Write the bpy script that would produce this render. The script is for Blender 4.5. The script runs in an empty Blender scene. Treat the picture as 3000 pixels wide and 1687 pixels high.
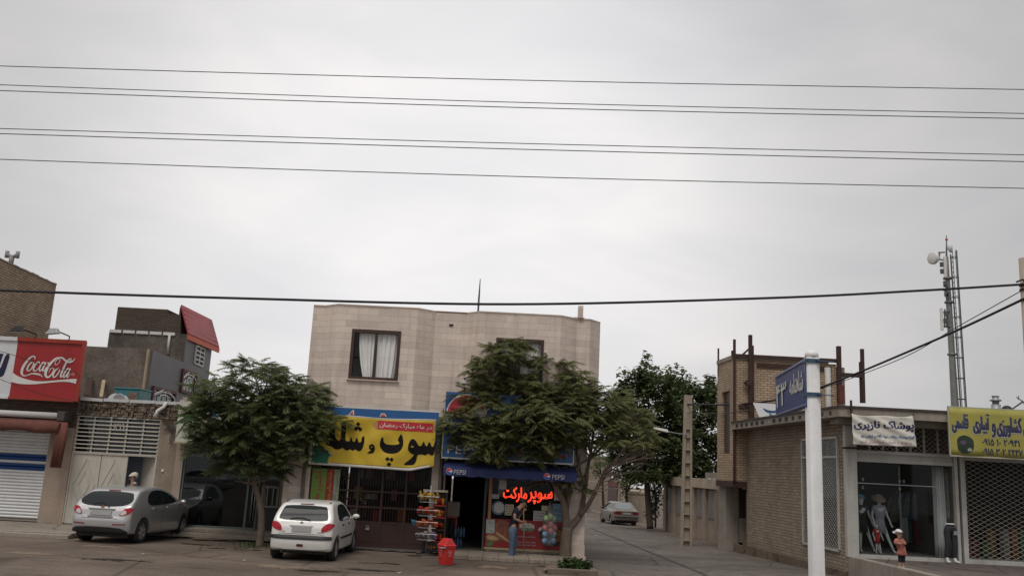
import bpy, bmesh, math, random
import numpy as np
from mathutils import Vector, Matrix
R = math.radians
C = bpy.context.scene.collection
random.seed(7)
# ------------------------------------------------------------------ camera
F, PITCH, ROLL, H = 2600.0, R(11.44), R(2.95), 2.5
f0 = Vector((0, math.cos(PITCH), math.sin(PITCH)))
u0 = Vector((0, -math.sin(PITCH), math.cos(PITCH)))
r0 = Vector((1, 0, 0))
cr = r0 * math.cos(ROLL) + u0 * math.sin(ROLL)
cu_ = -r0 * math.sin(ROLL) + u0 * math.cos(ROLL)
CAM = Vector((0, 0, H))
cd = bpy.data.cameras.new('camera')
cam = bpy.data.objects.new('camera', cd)
C.objects.link(cam)
cam.matrix_world = Matrix(((cr.x, cu_.x, -f0.x, 0), (cr.y, cu_.y, -f0.y, 0), (cr.z, cu_.z, -f0.z, H), (0, 0, 0, 1)))
cd.sensor_width = 36
cd.lens = 36 * F / 3000
cd.clip_end = 3000
bpy.context.scene.camera = cam
# ------------------------------------------------------------------ helpers: where a direction of sight meets a plane
def ray(px, py):
 return cr * (px - 1500) - cu_ * (py - 843.5) + f0 * F
# ------------------------------------------------------------------ world, sun, exposure
S = bpy.context.scene
S.view_settings.view_transform = 'Standard'
S.view_settings.look = 'None'
S.view_settings.exposure = 0.0
S.view_settings.gamma = 1
S.cycles.max_bounces = 8
S.cycles.transparent_max_bounces = 12
SUN_EL, SUN_AZ = R(58), R(200)          # sun behind the camera, a little to the left, veiled by cloud
W = bpy.data.worlds.new('World')
S.world = W
W.use_nodes = True
nt = W.node_tree
nt.nodes.clear()
def N(t, typ, **kw):
 n = t.nodes.new(typ)
 for k, v in kw.items():
  if k in ('op', 'operation'):
   n.operation = v
  elif k.startswith('i_'):
   n.inputs[int(k[2:])].default_value = v
  else:
   setattr(n, k, v)
 return n
L = nt.links.new
sky = N(nt, 'ShaderNodeTexSky', sky_type='NISHITA', sun_disc=False, sun_elevation=SUN_EL, sun_rotation=SUN_AZ)
sky.dust_density = 4
bg1 = N(nt, 'ShaderNodeBackground')
bg1.inputs[1].default_value = 0.05
L(sky.outputs[0], bg1.inputs[0])
tc = N(nt, 'ShaderNodeTexCoord')
sep = N(nt, 'ShaderNodeSeparateXYZ')
L(tc.outputs['Generated'], sep.inputs[0])
mp = N(nt, 'ShaderNodeMapping')
mp.inputs['Scale'].default_value = (1.6, 1.6, 4.6)
mp.inputs['Rotation'].default_value = (0, R(-7), R(12))
L(tc.outputs['Generated'], mp.inputs[0])
nz = N(nt, 'ShaderNodeTexNoise')
nz.inputs['Scale'].default_value = 2.1
nz.inputs['Detail'].default_value = 5
nz.inputs['Roughness'].default_value = 0.5
nz.inputs['Distortion'].default_value = 0.4
L(mp.outputs[0], nz.inputs['Vector'])
rp = N(nt, 'ShaderNodeValToRGB')
rp.color_ramp.elements[0].position = 0.18
rp.color_ramp.elements[0].color = (0.568, 0.572, 0.592, 1)
rp.color_ramp.elements[1].position = 0.80
rp.color_ramp.elements[1].color = (0.765, 0.736, 0.722, 1)
L(nz.outputs['Fac'], rp.inputs[0])
# thin bright veil where the cloud deck is thinnest (straight ahead, half way up)
dv = N(nt, 'ShaderNodeVectorMath', operation='DOT_PRODUCT')
g = ray(1310, 590).normalized()
dv.inputs[1].default_value = g
L(tc.outputs['Generated'], dv.inputs[0])
mr = N(nt, 'ShaderNodeMapRange')
mr.inputs['From Min'].default_value = 0.80
mr.inputs['From Max'].default_value = 1.0
mr.inputs['To Min'].default_value = 0.80
mr.inputs['To Max'].default_value = 1.12
L(dv.outputs['Value'], mr.inputs['Value'])
# an overcast sky is brightest overhead
mz = N(nt, 'ShaderNodeMapRange')
mz.interpolation_type = 'SMOOTHSTEP'
mz.inputs['From Min'].default_value = 0.50
mz.inputs['From Max'].default_value = 0.95
mz.inputs['To Min'].default_value = 1.0
mz.inputs['To Max'].default_value = 1.9
L(sep.outputs['Z'], mz.inputs['Value'])
mg = N(nt, 'ShaderNodeMapRange')
mg.interpolation_type = 'SMOOTHSTEP'
mg.inputs['From Min'].default_value = 0.90
mg.inputs['From Max'].default_value = 1.0
mg.inputs['To Min'].default_value = 0.0
mg.inputs['To Max'].default_value = 0.30
L(dv.outputs['Value'], mg.inputs['Value'])
m0 = N(nt, 'ShaderNodeMath', operation='ADD')
L(mr.outputs[0], m0.inputs[0])
L(mg.outputs[0], m0.inputs[1])
m1 = N(nt, 'ShaderNodeMath', operation='MULTIPLY')
L(m0.outputs[0], m1.inputs[0])
L(mz.outputs[0], m1.inputs[1])
bg2 = N(nt, 'ShaderNodeBackground')
L(rp.outputs[0], bg2.inputs[0])
L(m1.outputs[0], bg2.inputs[1])
mx = N(nt, 'ShaderNodeMixShader')
mx.inputs[0].default_value = 0.93
L(bg1.outputs[0], mx.inputs[1])
L(bg2.outputs[0], mx.inputs[2])
wo = N(nt, 'ShaderNodeOutputWorld')
L(mx.outputs[0], wo.inputs[0])
sd = bpy.data.lights.new('sun', 'SUN')
sd.energy = 1.35
sd.angle = R(25)
sd.color = (1, 0.95, 0.88)
sun = bpy.data.objects.new('sun', sd)
C.objects.link(sun)
sv = Vector((math.sin(SUN_AZ) * math.cos(SUN_EL), math.cos(SUN_AZ) * math.cos(SUN_EL), math.sin(SUN_EL)))
sun.rotation_euler = sv.to_track_quat('Z', 'Y').to_euler()
sun.location = (0, -10, 30)
def at(px, py, Y):
 d = ray(px, py)
 return CAM + d * (Y / d.y)
def atz(px, py, z):
 d = ray(px, py)
 return CAM + d * ((z - H) / d.z)
def pl(px, py, p0, n):
 d = ray(px, py)
 return CAM + d * ((Vector(p0) - CAM).dot(n) / d.dot(n))
def rect(Y, xl, yt, xr, yb):
 a, b = at(xl, yt, Y), at(xr, yb, Y)
 return a.x, b.x, b.z, a.z
SD = Vector((-0.06, 1, 0)).normalized()       # direction of the side street
SN = Vector((1, 0.06, 0)).normalized()        # across it
NF = Vector((0, 1, 0))
def gz(y):                                     # the side street falls away gently
 return 0.0 if y < 25 else -0.02 * (min(y, 90) - 25)
# ------------------------------------------------------------------ helpers: meshes
class B:
 def __init__(s):
  s.v, s.f = [], []
 def add(s, vs, fs):
  o = len(s.v)
  s.v += [tuple(v) for v in vs]
  s.f += [tuple(i + o for i in q) for q in fs]
  return s
 def box(s, x0, x1, y0, y1, z0, z1):
  return s.add([(x0, y0, z0), (x1, y0, z0), (x1, y1, z0), (x0, y1, z0), (x0, y0, z1), (x1, y0, z1), (x1, y1, z1), (x0, y1, z1)],
      [(0, 3, 2, 1), (4, 5, 6, 7), (0, 1, 5, 4), (1, 2, 6, 5), (2, 3, 7, 6), (3, 0, 4, 7)])
 def prism(s, pts, ext):                    # polygon pts extruded by vector ext
  n = len(pts)
  ext = Vector(ext)
  a = [Vector(p) for p in pts]
  nrm = Vector((0, 0, 0))
  for i in range(n):
   nrm += a[i].cross(a[(i + 1) % n])
  if nrm.dot(ext) > 0:
   a = a[::-1]
  vs = a + [p + ext for p in a]
  fs = [tuple(range(n)), tuple(range(2 * n - 1, n - 1, -1))]
  fs += [(i, i + n, (i + 1) % n + n, (i + 1) % n) for i in range(n)]
  return s.add(vs, fs)
 def poly(s, pts):
  return s.add(pts, [tuple(range(len(pts)))])
 def tube(s, pts, r, seg=8, cap=True):
  pts = [Vector(p) for p in pts]
  n = len(pts)
  rs = r if isinstance(r, (list, tuple)) else [r] * n
  o = len(s.v)
  ref = None
  for i, p in enumerate(pts):
   t = (pts[min(i + 1, n - 1)] - pts[max(i - 1, 0)])
   t = t.normalized() if t.length > 1e-9 else Vector((0, 0, 1))
   if ref is None:
    ref = t.orthogonal().normalized()
   ref = (ref - t * ref.dot(t))
   ref = ref.normalized() if ref.length > 1e-6 else t.orthogonal().normalized()
   b = t.cross(ref)
   for k in range(seg):
    a = 2 * math.pi * k / seg
    s.v.append(tuple(p + (ref * math.cos(a) + b * math.sin(a)) * rs[i]))
  for i in range(n - 1):
   for k in range(seg):
    k2 = (k + 1) % seg
    s.f.append((o + i * seg + k, o + i * seg + k2, o + (i + 1) * seg + k2, o + (i + 1) * seg + k))
  if cap:
   s.f.append(tuple(o + k for k in range(seg - 1, -1, -1)))
   s.f.append(tuple(o + (n - 1) * seg + k for k in range(seg)))
  return s
 def bar(s, a, b, w, h=None):               # square bar between two points
  a, b = Vector(a), Vector(b)
  h = h or w
  t = (b - a).normalized()
  up = Vector((0, 0, 1)) if abs(t.z) < 0.9 else Vector((0, 1, 0))
  x = t.cross(up).normalized() * (w / 2)
  y = x.cross(t).normalized() * (h / 2)
  vs = [a - x - y, a + x - y, a + x + y, a - x + y, b - x - y, b + x - y, b + x + y, b - x + y]
  return s.add(vs, [(0, 1, 2, 3), (7, 6, 5, 4), (0, 4, 5, 1), (1, 5, 6, 2), (2, 6, 7, 3), (3, 7, 4, 0)])
 def lathe(s, c, prof, seg=16, axis=Vector((0, 0, 1))):
  axis = Vector(axis).normalized()
  x = axis.orthogonal().normalized()
  y = axis.cross(x)
  c = Vector(c)
  o = len(s.v)
  for r, h in prof:
   for k in range(seg):
    a = 2 * math.pi * k / seg
    s.v.append(tuple(c + axis * h + (x * math.cos(a) + y * math.sin(a)) * r))
  for i in range(len(prof) - 1):
   for k in range(seg):
    k2 = (k + 1) % seg
    s.f.append((o + i * seg + k, o + i * seg + k2, o + (i + 1) * seg + k2, o + (i + 1) * seg + k))
  s.f.append(tuple(o + k for k in range(seg - 1, -1, -1)))
  s.f.append(tuple(o + (len(prof) - 1) * seg + k for k in range(seg)))
  return s
 def ball(s, c, r, u=12, v=8):
  c = Vector(c)
  rx, ry, rz = r if isinstance(r, (list, tuple)) else (r, r, r)
  o = len(s.v)
  s.v.append((c.x, c.y, c.z - rz))
  for i in range(1, v):
   t = math.pi * i / v - math.pi / 2
   for k in range(u):
    a = 2 * math.pi * k / u
    s.v.append((c.x + rx * math.cos(t) * math.cos(a), c.y + ry * math.cos(t) * math.sin(a), c.z + rz * math.sin(t)))
  s.v.append((c.x, c.y, c.z + rz))
  for k in range(u):
   s.f.append((o, o + 1 + (k + 1) % u, o + 1 + k))
  for i in range(v - 2):
   for k in range(u):
    a, b = o + 1 + i * u + k, o + 1 + i * u + (k + 1) % u
    s.f.append((a, b, b + u, a + u))
  e = o + 1 + (v - 1) * u
  for k in range(u):
   s.f.append((e, e - u + k, e - u + (k + 1) % u))
  return s
 def mesh(s, me, M=None):                   # append a bpy mesh, optionally through a point function
  vs = [v.co.copy() for v in me.vertices]
  if M:
   vs = [M(v) for v in vs]
  return s.add(vs, [tuple(p.vertices) for p in me.polygons])
 def jitter(s, a, seed=1):
  rr = random.Random(seed)
  s.v = [(x + rr.uniform(-a, a), y + rr.uniform(-a, a), z + rr.uniform(-a, a)) for x, y, z in s.v]
  return s
 def obj(s, name, m, parent=None, smooth=False, bevel=0, local=False, origin=None):
  me = bpy.data.meshes.new(name)
  if parent is not None and not local:
   p = parent
   o = Vector((0, 0, 0))
   while p is not None:
    o = o + p.location
    p = p.parent
  elif parent is None and not local:
   if origin is None:
    a = np.array(s.v)
    lo, hi = a.min(0), a.max(0)
    o = Vector(((lo[0] + hi[0]) / 2, (lo[1] + hi[1]) / 2, lo[2]))
   else:
    o = Vector(origin)
  else:
   o = Vector((0, 0, 0))
  me.from_pydata([(x - o.x, y - o.y, z - o.z) for x, y, z in s.v], [], s.f)
  me.materials.append(m)
  if smooth:
   me.polygons.foreach_set('use_smooth', [True] * len(me.polygons))
  me.update()
  ob = bpy.data.objects.new(name, me)
  C.objects.link(ob)
  if parent is not None:
   ob.parent = parent
  else:
   ob.location = o
  if bevel:
   md = ob.modifiers.new('bevel', 'BEVEL')
   md.width = bevel
   md.segments = 2
   md.limit_method = 'ANGLE'
  return ob
def tag(o, label=None, cat=None, group=None, kind=None):
 if label: o['label'] = label
 if cat: o['category'] = cat
 if group: o['group'] = group
 if kind: o['kind'] = kind
 return o
def thing(name, label, cat, loc=(0, 0, 0), group=None, rz=0):
 o = bpy.data.objects.new(name, None)
 C.objects.link(o)
 o.location = loc
 o.rotation_euler = (0, 0, rz)
 o.empty_display_size = 0.2
 return tag(o, label, cat, group)
def copy_tree(o, parent=None):
 c = o.copy()
 C.objects.link(c)
 if parent is not None: c.parent = parent
 for ch in list(o.children):
  copy_tree(ch, c)
 return c
# ------------------------------------------------------------------ helpers: materials
MATS = {}
def base_mat(name, rough=0.8, metal=0, spec=0.4):
 m = bpy.data.materials.new(name)
 m.use_nodes = True
 t = m.node_tree
 b = t.nodes['Principled BSDF']
 b.inputs['Roughness'].default_value = rough
 b.inputs['Metallic'].default_value = metal
 b.inputs['Specular IOR Level'].default_value = spec
 return m, t, b
def mix(t, fac, a, b, typ='MIX'):
 n = t.nodes.new('ShaderNodeMix')
 n.data_type = 'RGBA'
 n.blend_type = typ
 for k, v in ((0, fac), (6, a), (7, b)):
  if hasattr(v, 'default_value') or hasattr(v, 'is_linked'):
   t.links.new(v, n.inputs[k])
  else:
   n.inputs[k].default_value = v
 return n.outputs[2]
def c4(c, k=1.0):
 return (min(c[0] * k, 1), min(c[1] * k, 1), min(c[2] * k, 1), 1)
def noise(t, scale, detail=5, vec=None, rough=0.6, stretch=None):
 if vec is None:
  g_ = t.nodes.new('ShaderNodeNewGeometry')
  vec = g_.outputs['Position']
 if stretch:
  q = t.nodes.new('ShaderNodeMapping')
  q.inputs['Scale'].default_value = stretch
  t.links.new(vec, q.inputs[0])
  vec = q.outputs[0]
 n = t.nodes.new('ShaderNodeTexNoise')
 n.inputs['Scale'].default_value = scale
 n.inputs['Detail'].default_value = detail
 n.inputs['Roughness'].default_value = rough
 t.links.new(vec, n.inputs['Vector'])
 return n.outputs['Fac']
def ramp(t, fac, p0, p1, c0=(0, 0, 0, 1), c1=(1, 1, 1, 1)):
 n = t.nodes.new('ShaderNodeValToRGB')
 e = n.color_ramp.elements
 e[0].position, e[1].position = p0, p1
 e[0].color, e[1].color = c0, c1
 t.links.new(fac, n.inputs[0])
 return n.outputs[0]
def bump(t, b, h, strength=0.3, dist=0.01):
 n = t.nodes.new('ShaderNodeBump')
 n.inputs['Strength'].default_value = strength
 n.inputs['Distance'].default_value = dist
 t.links.new(h, n.inputs['Height'])
 t.links.new(n.outputs[0], b.inputs['Normal'])
def weather(t, col, amt=0.18, scale=1.3, streak=0.0, dirt=(0.07, 0.055, 0.045)):
 c = mix(t, ramp(t, noise(t, scale), 0.3, 0.72), col if not isinstance(col, tuple) else col, (0.5, 0.5, 0.5, 1), 'MIX')
 n = t.nodes[-1]
 # value variation
 v = ramp(t, noise(t, scale), 0.3, 0.72, (1 - amt,) * 3 + (1,), (1 + amt * 0.5,) * 3 + (1,))
 c = mix(t, 1.0, col, v, 'MULTIPLY')
 v2 = ramp(t, noise(t, scale * 14, 4), 0.3, 0.7, (1 - amt * 0.5,) * 3 + (1,), (1 + amt * 0.3,) * 3 + (1,))
 c = mix(t, 1.0, c, v2, 'MULTIPLY')
 if streak:
  s_ = ramp(t, noise(t, 2.2, 4, stretch=(2.2, 2.2, 0.22)), 0.5, 0.75, (0, 0, 0, 1), (streak,) * 3 + (1,))
  c = mix(t, s_, c, c4(dirt))
 return c
def mat(name, col, rough=0.8, metal=0, amt=0.15, scale=1.3, streak=0, bmp=0, bscale=60, spec=0.4, emit=None, dirt=(0.07, 0.055, 0.045)):
 if name in MATS: return MATS[name]
 m, t, b = base_mat(name, rough, metal, spec)
 if amt or streak:
  t.links.new(weather(t, c4(col), amt, scale, streak, dirt), b.inputs['Base Color'])
 else:
  b.inputs['Base Color'].default_value = c4(col)
 if bmp:
  bump(t, b, noise(t, bscale, 5), bmp)
 if emit:
  b.inputs['Emission Color'].default_value = c4(emit[0])
  b.inputs['Emission Strength'].default_value = emit[1]
 MATS[name] = m
 return m
def wall_uv(t, kx=1.0, ky=0.73):
 g_ = t.nodes.new('ShaderNodeNewGeometry')
 s_ = t.nodes.new('ShaderNodeSeparateXYZ')
 t.links.new(g_.outputs['Position'], s_.inputs[0])
 a = N(t, 'ShaderNodeMath', operation='MULTIPLY_ADD')
 a.inputs[1].default_value = ky
 t.links.new(s_.outputs['Y'], a.inputs[0])
 if kx == 1.0:
  t.links.new(s_.outputs['X'], a.inputs[2])
 else:
  a2 = N(t, 'ShaderNodeMath', operation='MULTIPLY')
  a2.inputs[1].default_value = kx
  t.links.new(s_.outputs['X'], a2.inputs[0])
  t.links.new(a2.outputs[0], a.inputs[2])
 c = t.nodes.new('ShaderNodeCombineXYZ')
 t.links.new(a.outputs[0], c.inputs[0])
 t.links.new(s_.outputs['Z'], c.inputs[1])
 return c.outputs[0]
def brick(name, c1, c2, mortar, bw, bh, ms=0.008, amt=0.2, streak=0.15, bstr=0.6, ky=0.97, rough=0.9, bias=0.0, off=0.5):
 m, t, b = base_mat(name, rough)
 uv = wall_uv(t, 1.0, ky)
 n = t.nodes.new('ShaderNodeTexBrick')
 n.offset = off
 n.inputs['Scale'].default_value = 1
 n.inputs['Brick Width'].default_value = bw
 n.inputs['Row Height'].default_value = bh
 n.inputs['Mortar Size'].default_value = ms
 n.inputs['Mortar Smooth'].default_value = 0.3
 n.inputs['Bias'].default_value = bias
 n.inputs['Color1'].default_value = c4(c1)
 n.inputs['Color2'].default_value = c4(c2)
 n.inputs['Mortar'].default_value = c4(mortar)
 # slightly uneven courses
 q = t.nodes.new('ShaderNodeVectorMath')
 q.operation = 'MULTIPLY_ADD'
 w = t.nodes.new('ShaderNodeTexNoise')
 w.inputs['Scale'].default_value = 3.0
 t.links.new(uv, w.inputs['Vector'])
 t.links.new(w.outputs['Color'], q.inputs[0])
 q.inputs[1].default_value = (0.03, bh * 0.12, 0)
 t.links.new(uv, q.inputs[2])
 t.links.new(q.outputs[0], n.inputs['Vector'])
 t.links.new(weather(t, n.outputs['Color'], amt, 0.9, streak), b.inputs['Base Color'])
 inv = N(t, 'ShaderNodeMath', operation='SUBTRACT')
 inv.inputs[0].default_value = 1
 t.links.new(n.outputs['Fac'], inv.inputs[1])
 bump(t, b, inv.outputs[0], bstr, 0.012)
 MATS[name] = m
 return m
def glass(name, tint=(0.55, 0.6, 0.6), refl=0.10, opac=0.35, dark=(0.012, 0.014, 0.015), rough=0.02):
 m = bpy.data.materials.new(name)
 m.use_nodes = True
 t = m.node_tree
 t.nodes.clear()
 tr = t.nodes.new('ShaderNodeBsdfTransparent')
 tr.inputs[0].default_value = c4(tint)
 df = t.nodes.new('ShaderNodeBsdfDiffuse')
 df.inputs[0].default_value = c4(dark)
 gl = t.nodes.new('ShaderNodeBsdfGlossy')
 gl.inputs['Roughness'].default_value = rough
 gl.inputs['Color'].default_value = (0.9, 0.95, 0.97, 1)
 a = t.nodes.new('ShaderNodeMixShader')
 a.inputs[0].default_value = opac
 t.links.new(tr.outputs[0], a.inputs[1])
 t.links.new(df.outputs[0], a.inputs[2])
 lw = t.nodes.new('ShaderNodeLayerWeight')
 lw.inputs[0].default_value = 0.5
 pw_ = N(t, 'ShaderNodeMath', operation='POWER')
 pw_.inputs[1].default_value = 5
 t.links.new(lw.outputs['Facing'], pw_.inputs[0])
 ad = N(t, 'ShaderNodeMath', operation='MULTIPLY_ADD', use_clamp=True)
 ad.inputs[1].default_value = .9 - refl
 ad.inputs[2].default_value = refl
 t.links.new(pw_.outputs[0], ad.inputs[0])
 x = t.nodes.new('ShaderNodeMixShader')
 t.links.new(ad.outputs[0], x.inputs[0])
 t.links.new(a.outputs[0], x.inputs[1])
 t.links.new(gl.outputs[0], x.inputs[2])
 o = t.nodes.new('ShaderNodeOutputMaterial')
 t.links.new(x.outputs[0], o.inputs[0])
 MATS[name] = m
 return m
# ------------------------------------------------------------------ helpers: lettering
_A = {}
for ch, iso, n in (('ا', 0xFE8D, 2), ('آ', 0xFE81, 2), ('ب', 0xFE8F, 4), ('پ', 0xFB56, 4), ('ت', 0xFE95, 4), ('ث', 0xFE99, 4), ('ج', 0xFE9D, 4),
     ('چ', 0xFB7A, 4), ('ح', 0xFEA1, 4), ('خ', 0xFEA5, 4), ('د', 0xFEA9, 2), ('ذ', 0xFEAB, 2), ('ر', 0xFEAD, 2), ('ز', 0xFEAF, 2),
     ('س', 0xFEB1, 4), ('ش', 0xFEB5, 4), ('ص', 0xFEB9, 4), ('ض', 0xFEBD, 4), ('ط', 0xFEC1, 4), ('ع', 0xFEC9, 4), ('غ', 0xFECD, 4),
     ('ف', 0xFED1, 4), ('ق', 0xFED5, 4), ('ک', 0xFB8E, 4), ('گ', 0xFB92, 4), ('ل', 0xFEDD, 4), ('م', 0xFEE1, 4), ('ن', 0xFEE5, 4),
     ('و', 0xFEED, 2), ('ه', 0xFEE9, 4), ('ی', 0xFBFC, 4)):
 _A[ch] = (iso, n)
def persian(s):
 if not any(c in _A for c in s): return s
 out = []
 for i, c in enumerate(s):
  if c not in _A:
   out.append(c)
   continue
  iso, n = _A[c]
  pj = i > 0 and s[i - 1] in _A and _A[s[i - 1]][1] == 4
  nj = n == 4 and i + 1 < len(s) and s[i + 1] in _A
  k = (3 if pj else 2) if nj else (1 if pj else 0)
  out.append(chr(iso + k))
 return ''.join(reversed(out))
def text_mesh(s, bold=0.0, res=3, shear=0.0):
 cu = bpy.data.curves.new('lettering', 'FONT')
 cu.body = persian(s)
 cu.resolution_u = res
 cu.shear = shear
 o = bpy.data.objects.new('lettering', cu)
 C.objects.link(o)
 dg = bpy.context.evaluated_depsgraph_get()
 me = bpy.data.meshes.new_from_object(o.evaluated_get(dg))
 bpy.data.objects.remove(o)
 bm = bmesh.new()
 bm.from_mesh(me)
 bmesh.ops.dissolve_limit(bm, angle_limit=0.03, verts=bm.verts, edges=bm.edges)
 bmesh.ops.triangulate(bm, faces=bm.faces)
 bm.to_mesh(me)
 bm.free()
 return me
def put_text(name, s, m, parent, O, U, V, bold=0.0, depth=0.006, shear=0.0, dup=0):
 """lettering filling the box that starts at O and spans U (along) and V (up)"""
 me = text_mesh(s, min(bold, .02), shear=shear)
 xs = [v.co.x for v in me.vertices]
 ys = [v.co.y for v in me.vertices]
 x0, x1, y0, y1 = min(xs), max(xs), min(ys), max(ys)
 O, U, V = Vector(O), Vector(U), Vector(V)
 n = U.cross(V).normalized() * depth
 bm = bmesh.new()
 bm.from_mesh(me)
 r = bmesh.ops.extrude_face_region(bm, geom=bm.faces[:])
 for e in r['geom']:
  if isinstance(e, bmesh.types.BMVert):
   e.co.z += 1
 bmesh.ops.recalc_face_normals(bm, faces=bm.faces)
 for v in bm.verts:
  p = O + U * ((v.co.x - x0) / (x1 - x0)) + V * ((v.co.y - y0) / (y1 - y0)) + n * v.co.z
  v.co = p
 me2 = bpy.data.meshes.new('t')
 bm.to_mesh(me2)
 bm.free()
 b = B()
 for k in range(-dup, dup + 1):
  q = U.normalized() * (k * V.length * .045) + V.normalized() * (abs(k) * V.length * .015) + n.normalized() * .0012 * (k + dup)
  b.mesh(me2, lambda v: v + q)
 return b.obj(name, m, parent)
def chaikin(p, it=2):
 for _ in range(it):
  q = []
  for i in range(len(p)):
   a, b = p[i], p[(i + 1) % len(p)]
   q.append((a[0] * .75 + b[0] * .25, a[1] * .75 + b[1] * .25))
   q.append((a[0] * .25 + b[0] * .75, a[1] * .25 + b[1] * .75))
  p = q
 return p
def fill(loops):                               # 2-D outlines with holes -> flat mesh
 cu = bpy.data.curves.new('outline', 'CURVE')
 cu.dimensions = '2D'
 cu.fill_mode = 'FRONT'
 for lp in loops:
  sp = cu.splines.new('POLY')
  sp.points.add(len(lp) - 1)
  for i, p in enumerate(lp):
   sp.points[i].co = (p[0], p[1], 0, 1)
  sp.use_cyclic_u = True
 o = bpy.data.objects.new('outline', cu)
 C.objects.link(o)
 dg = bpy.context.evaluated_depsgraph_get()
 me = bpy.data.meshes.new_from_object(o.evaluated_get(dg))
 bpy.data.objects.remove(o)
 return me
def catmull(p, k=5):
 out = []
 n = len(p)
 for i in range(n - 1):
  a, b, c, d = p[max(i - 1, 0)], p[i], p[i + 1], p[min(i + 2, n - 1)]
  for j in range(k):
   t = j / k
   out.append(tuple(0.5 * (2 * b[q] + (c[q] - a[q]) * t + (2 * a[q] - 5 * b[q] + 4 * c[q] - d[q]) * t * t + (3 * b[q] - a[q] - 3 * c[q] + d[q]) * t ** 3) for q in range(len(b))))
 out.append(p[-1])
 return out
def cloth_text(name, s, m_, par, u0, u1, v0, v1, fn, bold=.02, dy=-.012, dup=1):
 me = text_mesh(s, min(bold, .02))
 xs_ = [v.co.x for v in me.vertices]
 ys_ = [v.co.y for v in me.vertices]
 a0, a1, c0_, c1_ = min(xs_), max(xs_), min(ys_), max(ys_)
 b_ = B()
 for k in range(-dup, dup + 1):
  s_ = k * .022 * abs(v1 - v0)
  b_.mesh(me, lambda v: fn(u0 + s_ + (u1 - u0) * (v.x - a0) / (a1 - a0), v1 + (v0 - v1) * (v.y - c0_) / (c1_ - c0_) - .02 * abs(k) * (v1 - v0)) + Vector((0, dy - .0006 * (k + dup), 0)))
 return b_.obj(name, m_, par)
# ------------------------------------------------------------------ materials
white = mat('white_paint', (0.62, 0.61, 0.58), 0.5, amt=0.10, streak=0.12)
cream = mat('cream_paint', (0.50, 0.47, 0.41), 0.55, amt=0.12, streak=0.2)
steelw = mat('dirty_white_metal', (0.46, 0.45, 0.42), 0.5, amt=0.18, streak=0.25)
plaster = mat('grey_brown_plaster', (0.27, 0.215, 0.17), 0.95, amt=0.3, streak=0.35, bmp=0.3, bscale=25)
pinkwall = mat('pinkish_render', (0.36, 0.28, 0.225), 0.95, amt=0.22, streak=0.25, bmp=0.25, bscale=30)
concrete = mat('concrete', (0.30, 0.265, 0.225), 0.95, amt=0.25, streak=0.3, bmp=0.3, bscale=18)
darkconc = mat('stained_concrete', (0.15, 0.13, 0.11), 0.95, amt=0.6, scale=0.8, streak=0.35, bmp=0.3, bscale=12)
black = mat('black', (0.012, 0.012, 0.013), 0.6, amt=0)
rubber = mat('rubber', (0.02, 0.02, 0.02), 0.85, amt=0)
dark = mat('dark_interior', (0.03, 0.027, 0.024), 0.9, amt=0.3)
ironbrown = mat('brown_iron', (0.045, 0.022, 0.017), 0.5, amt=0.25)
rust = mat('rusty_steel', (0.055, 0.028, 0.022), 0.8, amt=0.35, scale=4)
galv = mat('galvanised', (0.33, 0.34, 0.35), 0.4, 0.5, amt=0.15)
grey = mat('grey_paint', (0.22, 0.22, 0.22), 0.5, amt=0.1)
wire_m = mat('cable_black', (0.012, 0.012, 0.014), 0.6, amt=0)
wire_g = mat('cable_grey', (0.05, 0.055, 0.06), 0.5, amt=0)
brick_old = brick('old_brick', (0.44, 0.33, 0.23), (0.32, 0.235, 0.165), (0.12, 0.092, 0.072), 0.28, 0.098, 0.015, ky=1.0)
brick_dark = brick('dark_brick', (0.105, 0.075, 0.058), (0.075, 0.055, 0.043), (0.05, 0.04, 0.034), 0.26, 0.09, 0.012)
brick_buff = brick('buff_brick', (0.50, 0.375, 0.26), (0.38, 0.28, 0.19), (0.17, 0.122, 0.09), 0.26, 0.092, 0.013)
brick_grey = brick('dusty_brick', (0.35, 0.285, 0.215), (0.26, 0.21, 0.16), (0.145, 0.115, 0.09), 0.29, 0.096, 0.012)
stone = brick('stone_cladding', (0.72, 0.61, 0.53), (0.575, 0.482, 0.418), (0.36, 0.285, 0.24), .95, 0.188, 0.004, amt=0.13, streak=0.22, bstr=0.2, rough=0.55, off=0.37)
cladding = brick('grey_panel_cladding', (0.115, 0.112, 0.118), (0.105, 0.102, 0.108), (0.08, 0.078, 0.082), 1.2, 0.35, 0.006, amt=0.12, streak=0.1, bstr=0.15, rough=0.5)
red_sheet = mat('red_sheet', (0.34, 0.045, 0.05), 0.5, amt=0.12)
red_sign = mat('red_sign', (0.34, 0.022, 0.024), 0.35, amt=0.10, streak=0.1)
orange_trim = mat('orange_trim', (0.55, 0.085, 0.02), 0.5, amt=0.1)
glass_dark = glass('showroom_glass', (0.50, 0.52, 0.52), 0.04, 0.25)
glass_shop = glass('shop_glass', (0.84, 0.86, 0.86), 0.009, 0.04)
glass_blue = glass('window_glass', (0.7, 0.72, 0.74), 0.05, 0.2)
curtain_m = mat('curtain', (0.90, 0.89, 0.875), 0.9, amt=0.08)
blue_sign = mat('blue_sign', (0.022, 0.105, 0.29), 0.4, amt=0.1, streak=0.06)
blue_awn = mat('blue_awning', (0.020, 0.030, 0.105), 0.75, amt=0.15)
navy = mat('navy', (0.012, 0.014, 0.05), 0.5, amt=0)
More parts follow.
